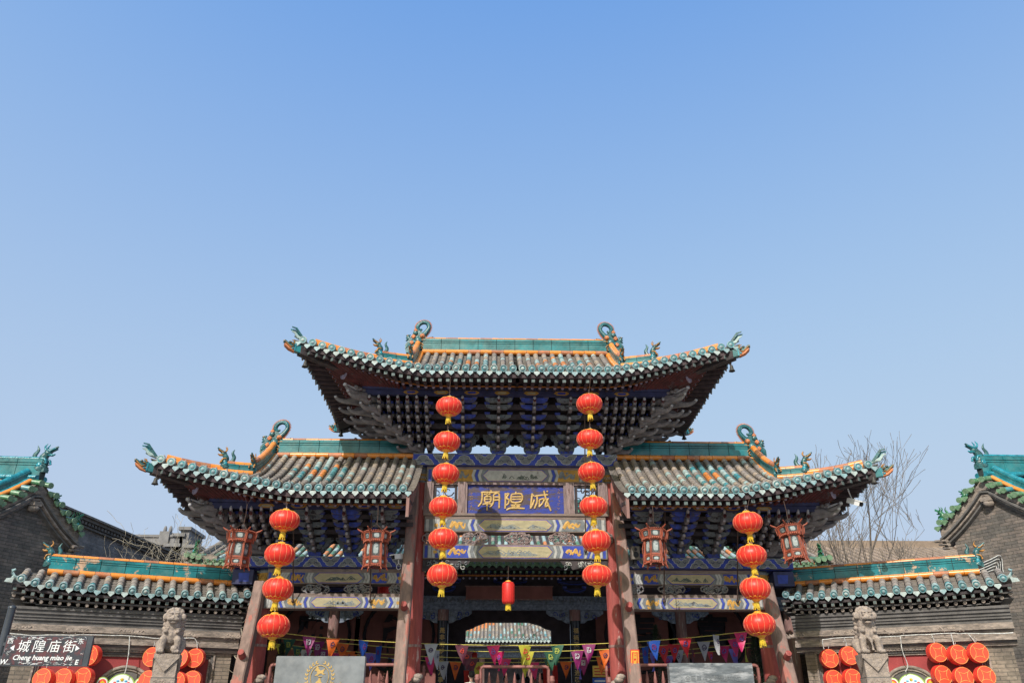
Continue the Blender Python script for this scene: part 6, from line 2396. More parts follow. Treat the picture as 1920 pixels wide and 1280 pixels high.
# bright board decorations in the niches: a plain cloud board with two coins
for pack, px, lab in ((wl, 231, 'bright white and yellow festival board with coins in the left arched niche'), (wr_, 1706, 'bright white and yellow festival board with coins in the right arched niche')):
    root, loc, ze, p1, ang = pack
    x, z = loc(px, 1262, .36)
    v = RZ(ang) @ Vector((x, .36, 0)) + Vector((p1.x, p1.y, z))
    o = thing('festival_board', lab, 'decoration', v, ang)
    mb = MB()
    edge = spline([(-.30, -.34), (-.24, -.16), (-.15, -.05), (0, 0), (.15, -.05), (.24, -.16), (.30, -.34)], 3)
    poly = [(p.x, p.y) for p in edge] + [(.28, -1.0), (-.28, -1.0)]
    mb.prism(poly, -.02, .05, 'mask_green')
    mb.prism([(a * .9, b * .96 - .015) for a, b in poly], -.028, -.0205, 'white')
    mb.build('board', o)
    mb = MB()
    mb.tube([(.2 * math.cos(t), -.034, -.30 + .12 * math.sin(t)) for t in [.3 + k * .27 for k in range(10)]], .014, 'mask_blue', 5)
    for k in range(5):
        a = .4 + k * .58
        mb.ell((.13 * math.cos(a), -.032, -.19 + .07 * math.sin(a)), (.028, .006, .018), ('drum_face', 'mask_blue', 'tassel', 'mask_blue', 'drum_face')[k], 7, 4)
    mb.ell((0, -.034, -.10), (.03, .006, .02), 'tassel', 8, 4)
    mb.build('painted_pattern', o)
    for s in (-1, 1):
        mb = MB()
        mb.lathe([(.0001, .03), (.09, .03), (.105, .02), (.105, -.05), (.0001, -.05)], 'mask_green', 20, T(s * .33, 0, -.17) @ RX(PI / 2))
        mb.lathe([(.0001, .034), (.088, .033)], 'white', 20, T(s * .33, 0, -.17) @ RX(PI / 2))
        mb.lathe([(.0001, .037), (.07, .036)], 'drum_face', 20, T(s * .33, 0, -.17) @ RX(PI / 2))
        mb.box((-.032, -.042, -.032), (.032, -.0375, .032), 'tassel', T(s * .33, 0, -.17) @ RY(PI / 4))
        mb.build('coin', o)

# ================================================================ cable bundle on the right gable
mb = MB()
for k in range(14):
    o_ = k * 2.0
    pts = [at(1826 - 3 * (k % 3), 1062 + o_ * .85, 17.55 - .0), at(1850 + (13 - k) * .6, 1048 + o_ * 1.0, 17.5), at(1872 - o_ * .45 + 4, 1041 + o_ * 1.1, 17.45), at(1880 - o_ * .75, 1066 + o_ * .4, 17.45), at(1884 - o_ * .9, 1086, 17.45)]
    mb.tube(spline(pts, 3), .010, 'wire_white' if k % 3 == 0 else 'black', 5)
o = mb.build('cable_bundle')
tag(o, 'bundle of black and white electric cables bent round on the right brick gable', 'cables')

# ================================================================ stone lions on pillars
def make_lion(px, Y, ztop, s, turn, label, openm):
    g = at(px, 1226, Y)
    o = thing('stone_lion', label, 'statue', (g.x, g.y, g.z), turn)
    mb = MB()
    E = lambda c, r, nu=12, nv=9, M=None: mb.ell(c, r, 'stone_pink', nu, nv, M)
    E((0, .16, .20), (.17, .20, .20))            # haunches
    E((0, .02, .36), (.165, .15, .22))           # chest
    E((0, -.02, .50), (.15, .13, .15))           # neck
    for q in (-1, 1):
        mb.tube([(q * .10, -.06, .42), (q * .125, -.10, .25), (q * .13, -.10, .07)], [.085, .065, .052], 'stone_pink', 10)
        E((q * .13, -.15, .04), (.07, .09, .05))
        for k in range(3):
            E((q * .13 + (k - 1) * .04, -.225, .035), (.024, .03, .03), 7, 5)
        mb.tube([(q * .13, .2, .22), (q * .18, .08, .16), (q * .17, .02, .05)], [.11, .09, .06], 'stone_pink', 9)
        E((q * .17, -.03, .035), (.055, .09, .04))
        E((q * .155, -.08, .63), (.045, .035, .06))    # ears
        for k in range(6):                        # mane curls
            E((q * (.15 + .01 * (k % 2)), .0 + .02 * k, .66 - .075 * k), (.045, .05, .042), 8, 6)
            E((q * .09, .13 + .012 * k, .66 - .08 * k), (.05, .045, .042), 8, 6)
        E((q * .055, -.195, .645), (.030, .025, .026), 8, 6)  # eyes
        E((q * .055, -.20, .685), (.045, .03, .016), 8, 5)    # brows
        E((q * .06, -.215, .575), (.05, .05, .032), 8, 6)     # cheeks
        E((q * .10, -.13, .37), (.04, .04, .03), 7, 5)
    E((0, -.07, .62), (.135, .135, .125))         # head
    E((0, -.215, .600), (.040, .045, .030))       # nose
    E((0, -.19, .570), (.085, .065, .026))
    jz = .525 if openm else .54
    E((0, -.17, jz - .015), (.075, .06, .022))    # lower jaw
    for k in range(7):
        a = PI * (k + .5) / 7
        E((.12 * math.cos(a), -.06 + .02 * (k % 2), .70 + .06 * math.sin(a)), (.042, .05, .045), 8, 6)
    for k in range(4):
        E((0, .12 + .03 * k, .62 - .1 * k), (.06, .06, .06), 8, 6)
    mb.tube([(0, .3, .12), (.05, .36, .28), (0, .34, .42)], [.05, .05, .03], 'stone_pink', 8)
    if openm:
        mb.tube([(-.06, -.12, .30), (0, -.17, .22), (.0, -.19, .05)], [.03, .035, .03], 'stone_pink', 8)
    else:
        E((.10, -.20, .085), (.065, .06, .06))
    body = mb.build('lion_body', o)
    body.scale = (s, s, s)
    rm = body.modifiers.new('join', 'REMESH')
    rm.mode = 'VOXEL'
    rm.voxel_size = .0095
    rm.use_smooth_shade = True
    sm = body.modifiers.new('soften', 'SMOOTH')
    sm.iterations = 1
    m2 = MB()
    m2.ell((0, -.185 * s, (jz + .018) * s), (.06 * s, .05 * s, .012 * s), 'black', 10, 5)
    m2.build('mouth', o)
    zb = -g.z
    m3 = MB()
    w = .212 * s
    m3.box((-w, -w, -.07), (w, w, .0), 'stone_pink')
    for k in range(4):
        Q = RZ(k * PI / 2)
        m3.prism([(-w * .95, -.071), (w * .95, -.071), (0, -.28)], -w - .012, -w + .012, 'stone_pink', Q)
    m3.box((-w * .90, -w * .90, -.36), (w * .90, w * .90, -.0702), 'stone_pink')
    m3.box((-w * .95, -w * .95, -.375), (w * .95, w * .95, -.361), 'moulding_dark')
    m3.box((-w * .95, -w * .95, -.56), (w * .95, w * .95, -.376), 'stone_pink')
    m3.box((-w * .97, -w * .97, -.575), (w * .97, w * .97, -.561), 'moulding_dark')
    m3.box((-w, -w, zb), (w, w, -.576), 'stone_pink')
    rr = random.Random(int(px))
    for k in range(14):
        x, z = rr.uniform(-.75, .75) * w, rr.uniform(-.53, -.42)
        m3.tube([(x, -w * .95, z), (x + .03, -w * .96, z + .02), (x + .05, -w * .95, z - .01)], .008, 'stone_pink', 4)
    m3.box((-w * .62, -w - .01, zb + .3), (w * .62, -w + .001, -.62), 'stone_grey')
    m3.build('pillar', o)
    return o


make_lion(316, 14.2, 0, .93, R(14), 'weathered stone lion with a ball under its paw on the left square pillar', False)
make_lion(1633, 14.2, 0, .98, R(-8), 'weathered stone lion with an open mouth on the right square pillar', True)

# ================================================================ steles
def stele(x0, x1, ytop, Y, m, label):
    a, b = at(x0, ytop, Y), at(x1, ytop, Y)
    w = (b.x - a.x) / 2
    o = thing('stone_stele', label, 'stele', ((a.x + b.x) / 2, Y, 0))
    h = a.z
    mb = MB()
    c = .012
    mb.prism([(-w, .45), (w, .45), (w, h - c), (w - c, h), (-w + c, h), (-w, h - c)], 0, .18, m)
    mb.build('slab', o)
    mb = MB()
    mb.box((-w - .15, -.12, 0), (w + .15, .30, .448), 'stone_grey')
    mb.build('plinth', o)
    return o, w, h


o, w, h = stele(519, 685, 1229, 14.8, 'stone_grey', 'grey stone stele with a golden horse and laurel emblem, left of the gate steps')
mb = MB()
cx, cz = .02 - .01, h - .335
k_ = .0102
e = lambda X, Y: ((X - 808) / 8 * k_, (1108 - Y) / 8 * k_)   # zoomed photo coordinates
mb.tube([(cx + .158 * math.cos(t), -.006, cz + .185 * math.sin(t)) for t in [2 * PI * q / 32 for q in range(33)]], .007, 'gold', 5)
for s in (-1, 1):
    for q in range(8):
        t = -.75 + q * .27
        bx, bz = cx + s * .222 * math.cos(t), cz + .222 * math.sin(t) * 1.05
        for j, off in enumerate((-.5, .55)):
            ang = t + off + (PI / 2 - .15)
            dx, dz = math.cos(ang), math.sin(ang)
            mb.prism([(bx, bz), (bx + s * dx * .03 - dz * .012 * s, bz + dz * .03 + dx * .012), (bx + s * dx * .062, bz + dz * .062), (bx + s * dx * .03 + dz * .012 * s, bz + dz * .03 - dx * .012)], -.008, -.001, 'gold')
    # ribbon ends
    mb.prism([(cx + s * .16, cz - .24), (cx + s * .24, cz - .17), (cx + s * .33, cz - .13), (cx + s * .38, cz - .07), (cx + s * .36, cz - .14), (cx + s * .28, cz - .20), (cx + s * .20, cz - .30)][::s], -.009, -.001, 'gold')
# galloping horse, its rider-less body on a peaked mound
horse = [(735, 1035), (758, 980), (775, 975), (790, 1010), (815, 1030), (850, 1015), (878, 1000), (862, 1025), (850, 1060), (885, 1075), (850, 1078), (825, 1062), (800, 1070), (775, 1090), (735, 1095), (765, 1070), (770, 1045), (755, 1030)]
mb.prism([(cx + e(*p)[0], cz + e(*p)[1]) for p in horse], -.008, -.001, 'gold')
mound = [(705, 1225), (745, 1205), (770, 1165), (790, 1150), (800, 1120), (820, 1122), (832, 1165), (870, 1215), (880, 1228), (800, 1250), (740, 1245)]
mb.prism([(cx + e(*p)[0], cz + e(*p)[1]) for p in mound], -.008, -.001, 'gold')
mb.tube([(cx + e(775, 1088)[0], -.006, cz + e(775, 1088)[1]), (cx + e(800, 1110)[0], -.006, cz + e(800, 1110)[1]), (cx + e(840, 1100)[0], -.006, cz + e(840, 1100)[1])], .008, 'gold', 5)
for q in range(7):
    t = -PI / 2 + (q - 3) * .24
    mb.cbox((cx + .235 * math.cos(t), -.006, cz + .26 * math.sin(t) + .0), (.017, .004, .015), 'gold', None)
mb.build('laurel_emblem', o)

o, w, h = stele(1254, 1410, 1242, 14.6, 'stone_slab', 'dark stone stele scuffed with white streaks, right of the gate steps')
mb = MB()
text_mesh(mb, '全国重点文物保护单位', T(.02, -.003, h - .28), 'stone_grey', .098, .003)
mb.build('incised_inscription', o)

# ================================================================ street name sign
o = thing('street_sign', 'worn dark street name board with white lettering on a black pole', 'sign', at(88, 1219, 11.0), R(4))
tl, tr, bl, br = at(19, 1191, 11), at(176, 1191, 11), at(2, 1248, 11), at(163, 1248, 11)
W2, H2 = (tr.x - tl.x) / 2, (tl.z - bl.z) / 2
mb = MB()
mb.box((-W2, 0, -H2), (W2, .05, H2), 'pole_dark')
mb.box((-W2 + .015, -.004, -H2 + .015), (W2 - .07, 0, H2 - .015), 'sign_dark')
mb.build('board', o)
mb = MB()
for k, ch in enumerate('城隍庙街'):
    text_mesh(mb, ch, T(-.30 + k * .188, -.006, -.005), 'sign_white', .158, .002, shear=.10)
mb.build('street_name', o)
mb = MB()
text_mesh(mb, 'Cheng huang miao jie', T(-.035, -.006, -.112), 'sign_white', .084, .002, shear=.22, bold=.0016)
mb.build('romanised_name', o)
mb = MB()
text_mesh(mb, '西', T(-.475, -.006, .088), 'sign_white', .078, .002)
text_mesh(mb, '东', T(.40, -.006, .088), 'sign_white', .078, .002)
text_mesh(mb, 'W', T(-.50, -.006, -.165), 'sign_white', .085, .002, shear=.2, bold=.0015)
text_mesh(mb, 'E', T(.40, -.006, -.165), 'sign_white', .085, .002, shear=.1, bold=.0015)
mb.prism([(-.46, .03), (-.41, .065), (-.41, 0)], -.0065, -.004, 'sign_white')
mb.prism([(.40, .03), (.35, .065), (.35, 0)], -.0065, -.004, 'sign_white')
mb.build('compass_marks', o)
mb = MB()
r4 = random.Random(12)
for k in range(60):
    x, z = r4.uniform(-W2 + .03, W2 - .09), r4.choice((r4.uniform(.125, .18), r4.uniform(-.185, -.135)))
    if abs(x) > .40 and r4.random() < .5:
        z = r4.uniform(-.05, .02) if x < 0 else r4.uniform(-.1, -.03)
    pts = [(x, -.0045, z)]
    for j in range(r4.randint(1, 4)):
        x += r4.uniform(-.05, .05)
        z += r4.uniform(-.02, .02)
        pts.append((max(-W2 + .02, min(W2 - .08, x)), -.0045, max(-H2 + .02, min(H2 - .02, z))))
    mb.tube(pts, r4.uniform(.0012, .003), 'sign_white', 4)
mb.build('scratch_pattern', o)['kind'] = 'stuff'
mb = MB()
a = at(2, 1240, 11.1) - o.location
b = at(27, 1160, 11.1) - o.location
xx = (a.x + b.x) / 2 - .02
mb.tube([(xx, .09, -o.location.z), (xx, .09, .52)], .048, 'pole_dark', 14)
mb.lathe([(.05, 0), (.052, .03), (.0, .045)], 'pole_dark', 14, T(xx, .09, .52))
mb.box((xx, .05, -.1), (-W2 + .1, .09, -.06), 'pole_dark')
mb.box((xx, .05, .06), (-W2 + .1, .09, .1), 'pole_dark')
mb.build('pole', o)

# ================================================================ bunting
ZR = {}
BUN = [
    ('highest yellow cord of pennants, spanning the gate just behind its columns', 17.75, [(492, 1182), (623, 1196), (800, 1206), (980, 1209), (1145, 1205), (1300, 1194), (1425, 1180)],
     [(578, 'purple'), (623, 'orange'), (681, 'blue'), (808, 'silver'), (866, 'maroon'), (925, 'pink'), (984, 'yellow'), (1045, 'green'), (1104, 'purple'), (1162, 'orange'), (1226, 'blue'), (1285, 'red'), (1345, 'silver'), (1392, 'pink')]),
    ('second yellow cord of pennants, spanning the gate one step behind the highest', 18.7, [(500, 1194), (640, 1205), (800, 1217), (980, 1221), (1145, 1216), (1300, 1204), (1420, 1192)],
     [(541, 'green'), (596, 'purple'), (642, 'orange'), (711, 'blue'), (819, 'silver'), (875, 'maroon'), (937, 'pink'), (990, 'yellow'), (1032, 'green'), (1082, 'purple'), (1134, 'orange'), (1210, 'blue'), (1243, 'red'), (1264, 'red'), (1320, 'silver'), (1378, 'pink')]),
    ('third yellow cord of pennants, low across the bays in front of the hall', 19.6, [(505, 1205), (640, 1219), (800, 1230), (980, 1234), (1145, 1229), (1300, 1216), (1415, 1204)],
     [(528, 'yellow'), (558, 'green'), (607, 'purple'), (656, 'orange'), (697, 'violet'), (808, 'pink'), (886, 'maroon'), (947, 'pink'), (984, 'yellow'), (1030, 'green'), (1093, 'purple'), (1128, 'orange'), (1222, 'violet'), (1272, 'silver'), (1298, 'maroon'), (1356, 'pink'), (1398, 'yellow')]),
    ('lowest yellow cord of pennants, nearest the hall columns', 20.4, [(515, 1212), (640, 1224), (800, 1238), (980, 1241), (1145, 1236), (1300, 1224), (1410, 1212)],
     [(575, 'silver'), (630, 'pink'), (665, 'orange'), (735, 'violet'), (775, 'red'), (832, 'silver'), (855, 'orange'), (897, 'yellow'), (1000, 'pink'), (1060, 'orange'), (1085, 'violet'), (1138, 'red'), (1250, 'violet'), (1330, 'red'), (1375, 'violet')]),
]
MK = {'purple': 'mark_white', 'orange': 'mark_dark', 'blue': 'pennant_purple', 'silver': 'mark_dark', 'maroon': 'mark_red', 'pink': 'pennant_violet', 'yellow': 'mark_red', 'green': 'mark_lime', 'red': 'pennant_violet', 'violet': 'pennant_pink'}
r5 = random.Random(33)
for lab, Y, cord, pens in BUN:
    P = [at(x, y, Y) for x, y in cord]
    base = P[0].copy()
    o = thing('bunting_string', lab, 'bunting', base, 0, 'yellow cords hung with triangular pennants')
    pts = [p - base for p in spline(P, 5)]
    mb = MB()
    mb.tube(pts, .008, 'rope_yellow', 5)
    mb.build('cord', o)
    for (px, c) in pens:
        # height of the cord at this pixel
        x_ = at(px, 1215, Y).x - base.x
        z_ = 0
        for a, b in zip(pts, pts[1:]):
            if a.x <= x_ <= b.x:
                z_ = a.z + (b.z - a.z) * (x_ - a.x) / (b.x - a.x)
        w, hh = .145, .40
        yaw, sw = r5.uniform(-.35, .35), r5.uniform(-.05, .05)
        if r5.random() < .22:
            yaw = r5.choice((-1, 1)) * r5.uniform(.8, 1.2)
        Q = T(x_, -.012, z_) @ RZ(yaw)
        mb = MB()
        rows = 6
        vs, fs = [], []
        ph = r5.uniform(0, 6)
        for i in range(rows + 1):
            t = i / rows
            ww = w * (1 - t) + .004
            for j in range(5):
                s = j / 4 * 2 - 1
                vs.append((s * ww + sw * t * t, .035 * math.sin(ph + t * 3 + s * 1.2) * (.3 + t), -.0 - hh * t))
        for i in range(rows):
            for j in range(4):
                a = i * 5 + j
                fs.append((a, a + 1, a + 6, a + 5))
        mb.add(vs, fs, 'pennant_' + c, True, Q)
        m_ = MK[c]
        for s in (-1,):
            pp = [(-.035, -.13), (.0, -.075), (.04, -.11), (.03, -.16), (-.01, -.17), (-.04, -.14), (.05, -.13)]
            q2 = [(a + r5.uniform(-.012, .012), -.028, b + r5.uniform(-.012, .012)) for a, b in pp]
            mb.tube(spline(q2, 3), .008, m_, 4, flat=(Vector((0, 1, 0)), .3), M=Q)
            if c in ('purple', 'green'):
                mb.tube([(-.045, -.028, -.07), (.045, -.028, -.07), (.04, -.028, -.17), (-.04, -.028, -.17), (-.045, -.028, -.07)], .007, m_, 4, M=Q)
        mb.build('pennant', o)

# ================================================================ railings
def railing(x0, x1, ytop, Y, label, nb):
    a, b = at(x0, ytop, Y), at(x1, ytop, Y)
    o = thing('railing', label, 'railing', ((a.x + b.x) / 2, Y, TZ), 0, 'red painted baluster railings')
    w, h = (b.x - a.x) / 2, a.z - TZ
    mb = MB()
    c = .05
    mb.tube([(-w, 0, 0), (-w, 0, h - c), (-w + c * .3, 0, h - c * .3), (-w + c, 0, h), (w - c, 0, h), (w - c * .3, 0, h - c * .3), (w, 0, h - c), (w, 0, 0)], .033, 'rail_red', 9)
    mb.tube([(-w, 0, .15), (w, 0, .15)], .025, 'rail_red', 8)
    mb.build('rail_frame', o)
    for i in range(nb):
        x = -w + (i + 1) * 2 * w / (nb + 1)
        mb = MB()
        mb.lathe([(.012, .15), (.02, .2), (.038, .35), (.012, .5), (.022, h - .48), (.030, h - .45), (.012, h - .42), (.040, h - .30), (.018, h - .17), (.006, h - .11)], 'rail_red', 8, T(x, 0, 0))
        mb.build('baluster', o)
    return o


railing(902, 1028, 1249, 17.9, 'red railing with turned balusters standing in the middle of the central bay', 7)
railing(508, 743, 1245, 17.15, 'red railing between the columns of the left bay, behind the emblem stele', 14)
railing(1197, 1420, 1246, 17.15, 'red railing between the columns of the right bay, behind the scuffed stele', 14)
for (px, py, Y, lab) in ((895, 1263, 17.5, 'short red bollard left of the central railing'), (1035, 1266, 17.5, 'short red bollard right of the central railing'),
                         (795, 1247, 17.9, 'slim red railing post with a knob beside the inner left column'), (1137, 1247, 17.9, 'slim red railing post with a knob beside the inner right column'),
                         (788, 1266, 17.2, 'short thick red post at the foot of the inner left column'), (1142, 1268, 17.2, 'short thick red post at the foot of the inner right column')):
    p = at(px, py, Y)
    mb = MB()
    r = .028 if 'slim' in lab else .048
    mb.lathe([(r, TZ), (r, p.z - .12), (r * 1.25, p.z - .11), (r * 1.25, p.z - .08), (r, p.z - .07), (r, p.z - .02), (r * .6, p.z), (0, p.z)], 'rail_red', 12)
    o = mb.build('railing_post' if 'slim' in lab else 'bollard')
    o.location = (p.x, Y, 0)
    tag(o, lab, 'post', 'short red posts by the central bay')

# notices inside the right of the central bay
p, q = at(1111, 1247, 21.6), at(1142, 1268, 21.6)
mb = MB()
mb.box((0, 0, q.z - p.z), (q.x - p.x, .03, 0), 'sticker_yellow')
for k in range(3):
    mb.box((.04, -.004, -.08 - .07 * k), (q.x - p.x - .06, -.001, -.055 - .07 * k), 'mark_red')
o = mb.build('notice_board', loc=p)
tag(o, 'yellow notice board behind the inner right column', 'notice')
p, q = at(1111, 1270, 21.5), at(1142, 1300, 21.5)
mb = MB()
mb.box((0, 0, q.z - p.z), (q.x - p.x, .03, 0), 'notice_blue')
mb.box((.05, -.004, -.09), (q.x - p.x - .08, -.001, -.05), 'white')
o = mb.build('notice_board', loc=p)
tag(o, 'blue notice board below the yellow one', 'notice')

# ================================================================ people in the hall doorway (heads show above the lower edge)
def person(px, py, Y, label, top, facing, face=False, h=1.62):
    g = at(px, py, Y)                 # crown of the head
    base = g.z - h
    o = thing('person', label, 'person', (g.x, g.y, base), facing)
    V = [(0, 0, .93), (0, 0, 1.12), (0, 0, 1.30), (0, -.0, 1.42), (0, -.01, 1.50),
         (.09, 0, .88), (.11, -.01, .48), (.11, .02, .08), (.11, -.14, .03),
         (-.09, 0, .88), (-.11, .03, .48), (-.11, .05, .08), (-.11, -.11, .03),
         (.17, 0, 1.36), (.22, .02, 1.10), (.22, -.10, .88), (.22, -.13, .79),
         (-.17, 0, 1.36), (-.22, .02, 1.10), (-.21, -.08, .88), (-.21, -.11, .79)]
    Rr = [.14, .12, .14, .055, .05, .09, .06, .045, .035, .09, .06, .045, .035, .065, .048, .036, .03, .065, .048, .036, .03]
    Ed = [(0, 1), (1, 2), (2, 3), (3, 4), (0, 5), (5, 6), (6, 7), (7, 8), (0, 9), (9, 10), (10, 11), (11, 12), (2, 13), (13, 14), (14, 15), (15, 16), (2, 17), (17, 18), (18, 19), (19, 20)]
    me = bpy.data.meshes.new('body')
    sc = h / 1.72
    me.from_pydata([Vector(v) * sc for v in V], Ed, [])
    body = bpy.data.objects.new('body', me)
    COL.objects.link(body)
    body.parent = o
    sk_ = body.modifiers.new('skin', 'SKIN')
    for i, sv in enumerate(me.skin_vertices[0].data):
        sv.radius = (Rr[i] * sc, Rr[i] * sc * (.75 if i < 3 else 1))
        sv.use_root = (i == 0)
    sb = body.modifiers.new('smooth', 'SUBSURF')
    sb.levels = sb.render_levels = 1
    me.materials.append(mat(top))
    mb = MB()
    Q = S(sc, sc, sc)
    mb.ell((0, -.01, 1.60), (.078, .095, .115), 'skin', 14, 10, Q)
    mb.ell((0, -.105, 1.585), (.016, .022, .024), 'skin', 7, 5, Q)
    mb.ell((0, -.05, 1.52), (.05, .05, .04), 'skin', 10, 6, Q)
    for s in (-1, 1):
        mb.ell((s * .08, .0, 1.59), (.014, .022, .03), 'skin', 7, 5, Q)
        mb.ell((s * .03, -.095, 1.61), (.012, .008, .007), 'black', 6, 4, Q)
    mb.ell((0, -.098, 1.545), (.022, .008, .006), 'mark_red', 7, 4, Q)
    mb.tube([(0, 0, 1.42), (0, -.005, 1.53)], .05, 'skin', 10, M=Q)
    mb.build('head', o)
    mb = MB()
    mb.ell((0, .022, 1.635), (.090, .098, .105), 'hair', 14, 9, Q)
    if 'long' in label:
        mb.ell((0, .05, 1.53), (.085, .06, .15), 'hair', 12, 8, Q)
    mb.build('hair', o)
    m2 = MB()
    for s in (-1, 1):
        hx = .22 * s
        m2.ell((hx, -.13, .755), (.02, .035, .045), 'skin', 8, 6, Q)
        for k in range(4):
            m2.tube([(hx, -.155 + .018 * k, .73), (hx - s * .006, -.165 + .02 * k, .69), (hx - s * .014, -.16 + .02 * k, .655 + .008 * abs(k - 1.5))], [.0095, .0085, .007], 'skin', 6, M=Q)
        m2.tube([(hx - s * .01, -.16, .76), (hx - s * .02, -.185, .73), (hx - s * .022, -.19, .70)], [.010, .009, .007], 'skin', 6, M=Q)
    m2.build('hand_pair', o)
    return o


person(884, 1258, 18.55, 'dark-haired person in a white coat on the left, seen from behind', 'cloth_white', PI + .2, h=1.25)
person(948, 1267, 25.6, 'dark-haired person behind the left part of the central railing', 'cloth_navy', .3)
person(971, 1263, 27.0, 'grey-clad dark-haired person farthest back in the hall doorway', 'cloth_dark', PI)
person(988, 1268, 25.2, 'long-haired person in dark clothes behind the right part of the central railing', 'cloth_dark', PI + .3)
person(1002, 1267, 26.0, 'person in dark clothes with a turned face, right of the long-haired one', 'cloth_dark', .9)
person(1016, 1262, 25.0, 'tall dark-haired person at the right end of the central railing', 'cloth_dark', PI - .1)
for (px, py, Y, lab) in ((874, 1256, 23.6, 'strip of red cloth hanging at the left side of the hall doorway'), (1022, 1252, 24.0, 'red banner hanging in the hall doorway behind the tall person'), (1039, 1246, 23.5, 'orange red pointed flag at the right side of the hall doorway')):
    p = at(px, py, Y)
    mb = MB()
    vs, fs = [], []
    for i in range(9):
        for j in range(4):
            vs.append((-.07 + .05 * j + .02 * math.sin(i * .8), .03 * math.sin(j * 2 + i), -.14 * i))
    for i in range(8):
        for j in range(3):
            a = i * 4 + j
            fs.append((a, a + 1, a + 5, a + 4))
    mb.add(vs, fs, 'cloth_red', True)
    o = mb.build('cloth_banner', loc=p)
    tag(o, lab, 'banner')

# ================================================================ plants
def conifer(px, py, Y, hgt, wid, label):
    p = at(px, py, Y)
    o = thing('conifer', label, 'tree', (p.x, Y, TZ), 0, 'small dark conifers in front of the hall')
    h = p.z - TZ
    r = random.Random(px)
    mb = MB()
    mb.tube([(0, 0, 0), (.02, 0, h * .5), (0, 0, h * .92)], [.05, .03, .01], 'bark', 7)
    mb.build('trunk', o)
    mb = MB()
    for k in range(2600):
        t = r.random() ** .8
        z = h * (.08 + .92 * t)
        rad = wid * (1 - t) ** .75 * (.55 + .45 * math.sin(z * 16 + r.random()) ** 2) * math.sqrt(r.random())
        a = r.uniform(0, 2 * PI)
        c = Vector((rad * math.cos(a), rad * math.sin(a), z))
        d = Vector((math.cos(a) + r.uniform(-.6, .6), math.sin(a) + r.uniform(-.6, .6), r.uniform(.1, 1.3))).normalized() * r.uniform(.05, .10)
        s = Vector((-d.y, d.x, r.uniform(-.03, .03))) * .16
        mb.add([c - s, c + s, c + d], [(0, 1, 2)], 'needles')
    mb.build('crown', o)


conifer(1229, 1172, 20.4, 0, .50, 'dark conifer showing between the right bay columns, above the blue pennants')
conifer(1412, 1192, 18.4, 0, .38, 'dark conifer beside the outer right column')
conifer(530, 1206, 18.6, 0, .38, 'dark conifer beside the outer left column, behind the emblem stele')
conifer(731, 1236, 19.4, 0, .38, 'dark conifer behind the railing near the inner left post')


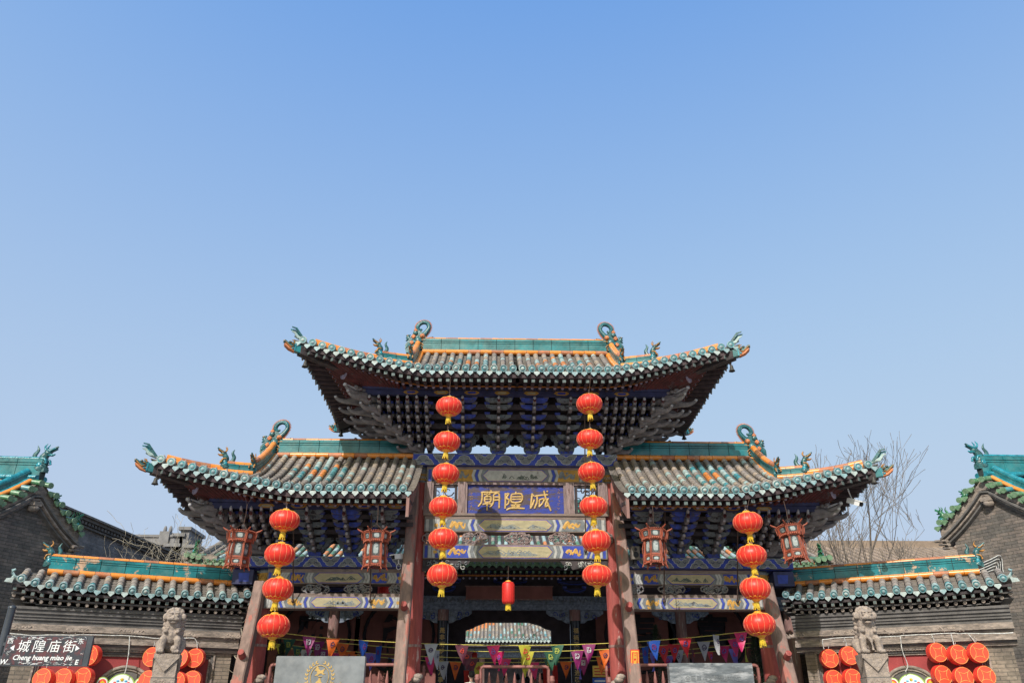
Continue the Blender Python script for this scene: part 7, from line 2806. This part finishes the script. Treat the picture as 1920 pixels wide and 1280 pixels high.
def bare_tree(name, label, base, stems, seed, m, spread=1.0, curly=False, depth=5, group=None, L1=0, box=None, minr=.0045):
    o = thing(name, label, 'tree', base, 0, group)
    r = random.Random(seed)
    mt, mc = MB(), MB()

    def grow(p, d, L, rad, lev):
        n = 5 if not curly else 9
        pts = [p.copy()]
        q = p.copy()
        dd = d.copy()
        for i in range(n):
            j = .16 if not curly else .62
            dd = (dd + Vector((r.uniform(-j, j), r.uniform(-j, j), r.uniform(-j * .5, j * .8)))).normalized()
            if box and lev and not (box[0] < base[0] + q.x < box[1] and q.z < box[2]):
                dd = Vector((-dd.x * .5 if (base[0] + q.x > box[1]) == (dd.x > 0) else dd.x, dd.y, dd.z if q.z < box[2] else -.2))
                L = L * .8
            q = q + dd * (L / n)
            pts.append(q.copy())
        end = max(minr, rad * (.62 if lev < depth else .35))
        rr = [rad + (end - rad) * i / n for i in range(n + 1)]
        (mt if lev == 0 else mc).tube(pts, rr, m, 6 if lev < 2 else 4, caps=False)
        if lev >= depth:
            return
        kids = (4 if lev == 0 else 3) if L1 and lev < 2 else (3 if lev < 2 else r.choice((2, 2, 3)))
        for k in range(kids):
            i = n if k == 0 else r.randint(n - 1 if (lev == 0 and L1) else 2, n)
            a = r.uniform(0, 2 * PI)
            side = Vector((math.cos(a), math.sin(a) * .8, r.uniform(-.1, .5)))
            f = (.25 if k == 0 else .75) * spread
            nd_ = (dd + side * f).normalized()
            nd_.z = max(nd_.z, .05)
            grow(pts[i], nd_, (L if lev or not L1 else L1) * r.uniform(.66, .88), rr[i] * (.85 if k == 0 else .62), lev + 1)
    for (off, d, L, rad) in stems:
        grow(Vector(off), Vector(d).normalized(), L, rad, 0)
    mt.build('trunk', o)
    mc.build('crown', o)
    return o


b1 = at(1478, 1075, 26.0)
bare_tree('bare_tree', 'leafless dark branching tree behind the right side roof and screen wall', (b1.x, 26.0, 0),
          [((-.5, 0, .0), (-.04, 0, 1), 6.1, .11), ((.1, .2, 0), (.06, 0, 1), 5.7, .13), ((.5, -.2, 0), (.2, .0, 1), 5.6, .11)], 19, 'bark', .9, depth=6, L1=2.2, minr=.0065, box=(at(1420, 900, 26).x, at(1650, 900, 26).x, at(1600, 800, 26).z))
b2 = at(1580, 1075, 24.5)
bare_tree('bare_tree', 'smaller leafless tree with thin twigs in front of the brown tiled house', (b2.x, 24.5, 0),
          [((0, 0, 0), (.02, 0, 1), 5.2, .07), ((-.5, .3, 0), (-.15, 0, 1), 4.8, .06), ((.3, .1, 0), (.2, 0, 1), 4.6, .05)], 23, 'bark', .8, depth=5, L1=1.1, minr=.007, box=(at(1520, 900, 24.5).x, at(1690, 900, 24.5).x, at(1600, 900, 24.5).z))
b3 = at(345, 1080, 20.6)
bare_tree('curly_willow', 'leafless pale shrub with corkscrew twigs behind the left screen wall', (b3.x, 20.9, 2.0),
          [((-1.5 + .30 * k, .15 * (k % 3), 0), (.1 * (k % 3 - 1), 0, 1), 2.1, .026) for k in range(11)], 29, 'bark_pale', .6, curly=True, depth=3, box=(-10.2, -6.4, 4.6))
b4 = at(868, 1225, 33.0)
bare_tree('bare_tree', 'bent bare branches in front of the court pavilion, seen through the doorway', (b4.x - 1.0, 33.0, TZ),
          [((0, 0, 0), (.3, 0, 1), 2.4, .09)], 31, 'bark', 1.0, depth=4)
b5 = at(1020, 1225, 31.0)
bare_tree('curly_willow', 'pale corkscrew twigs at the right edge of the hall doorway', (b5.x + .4, 31.0, TZ),
          [((0, 0, 0), (-.05, 0, 1), 1.9, .04), ((.2, 0, 0), (.05, 0, 1), 2.0, .04)], 37, 'bark_pale', .8, curly=True, depth=4)
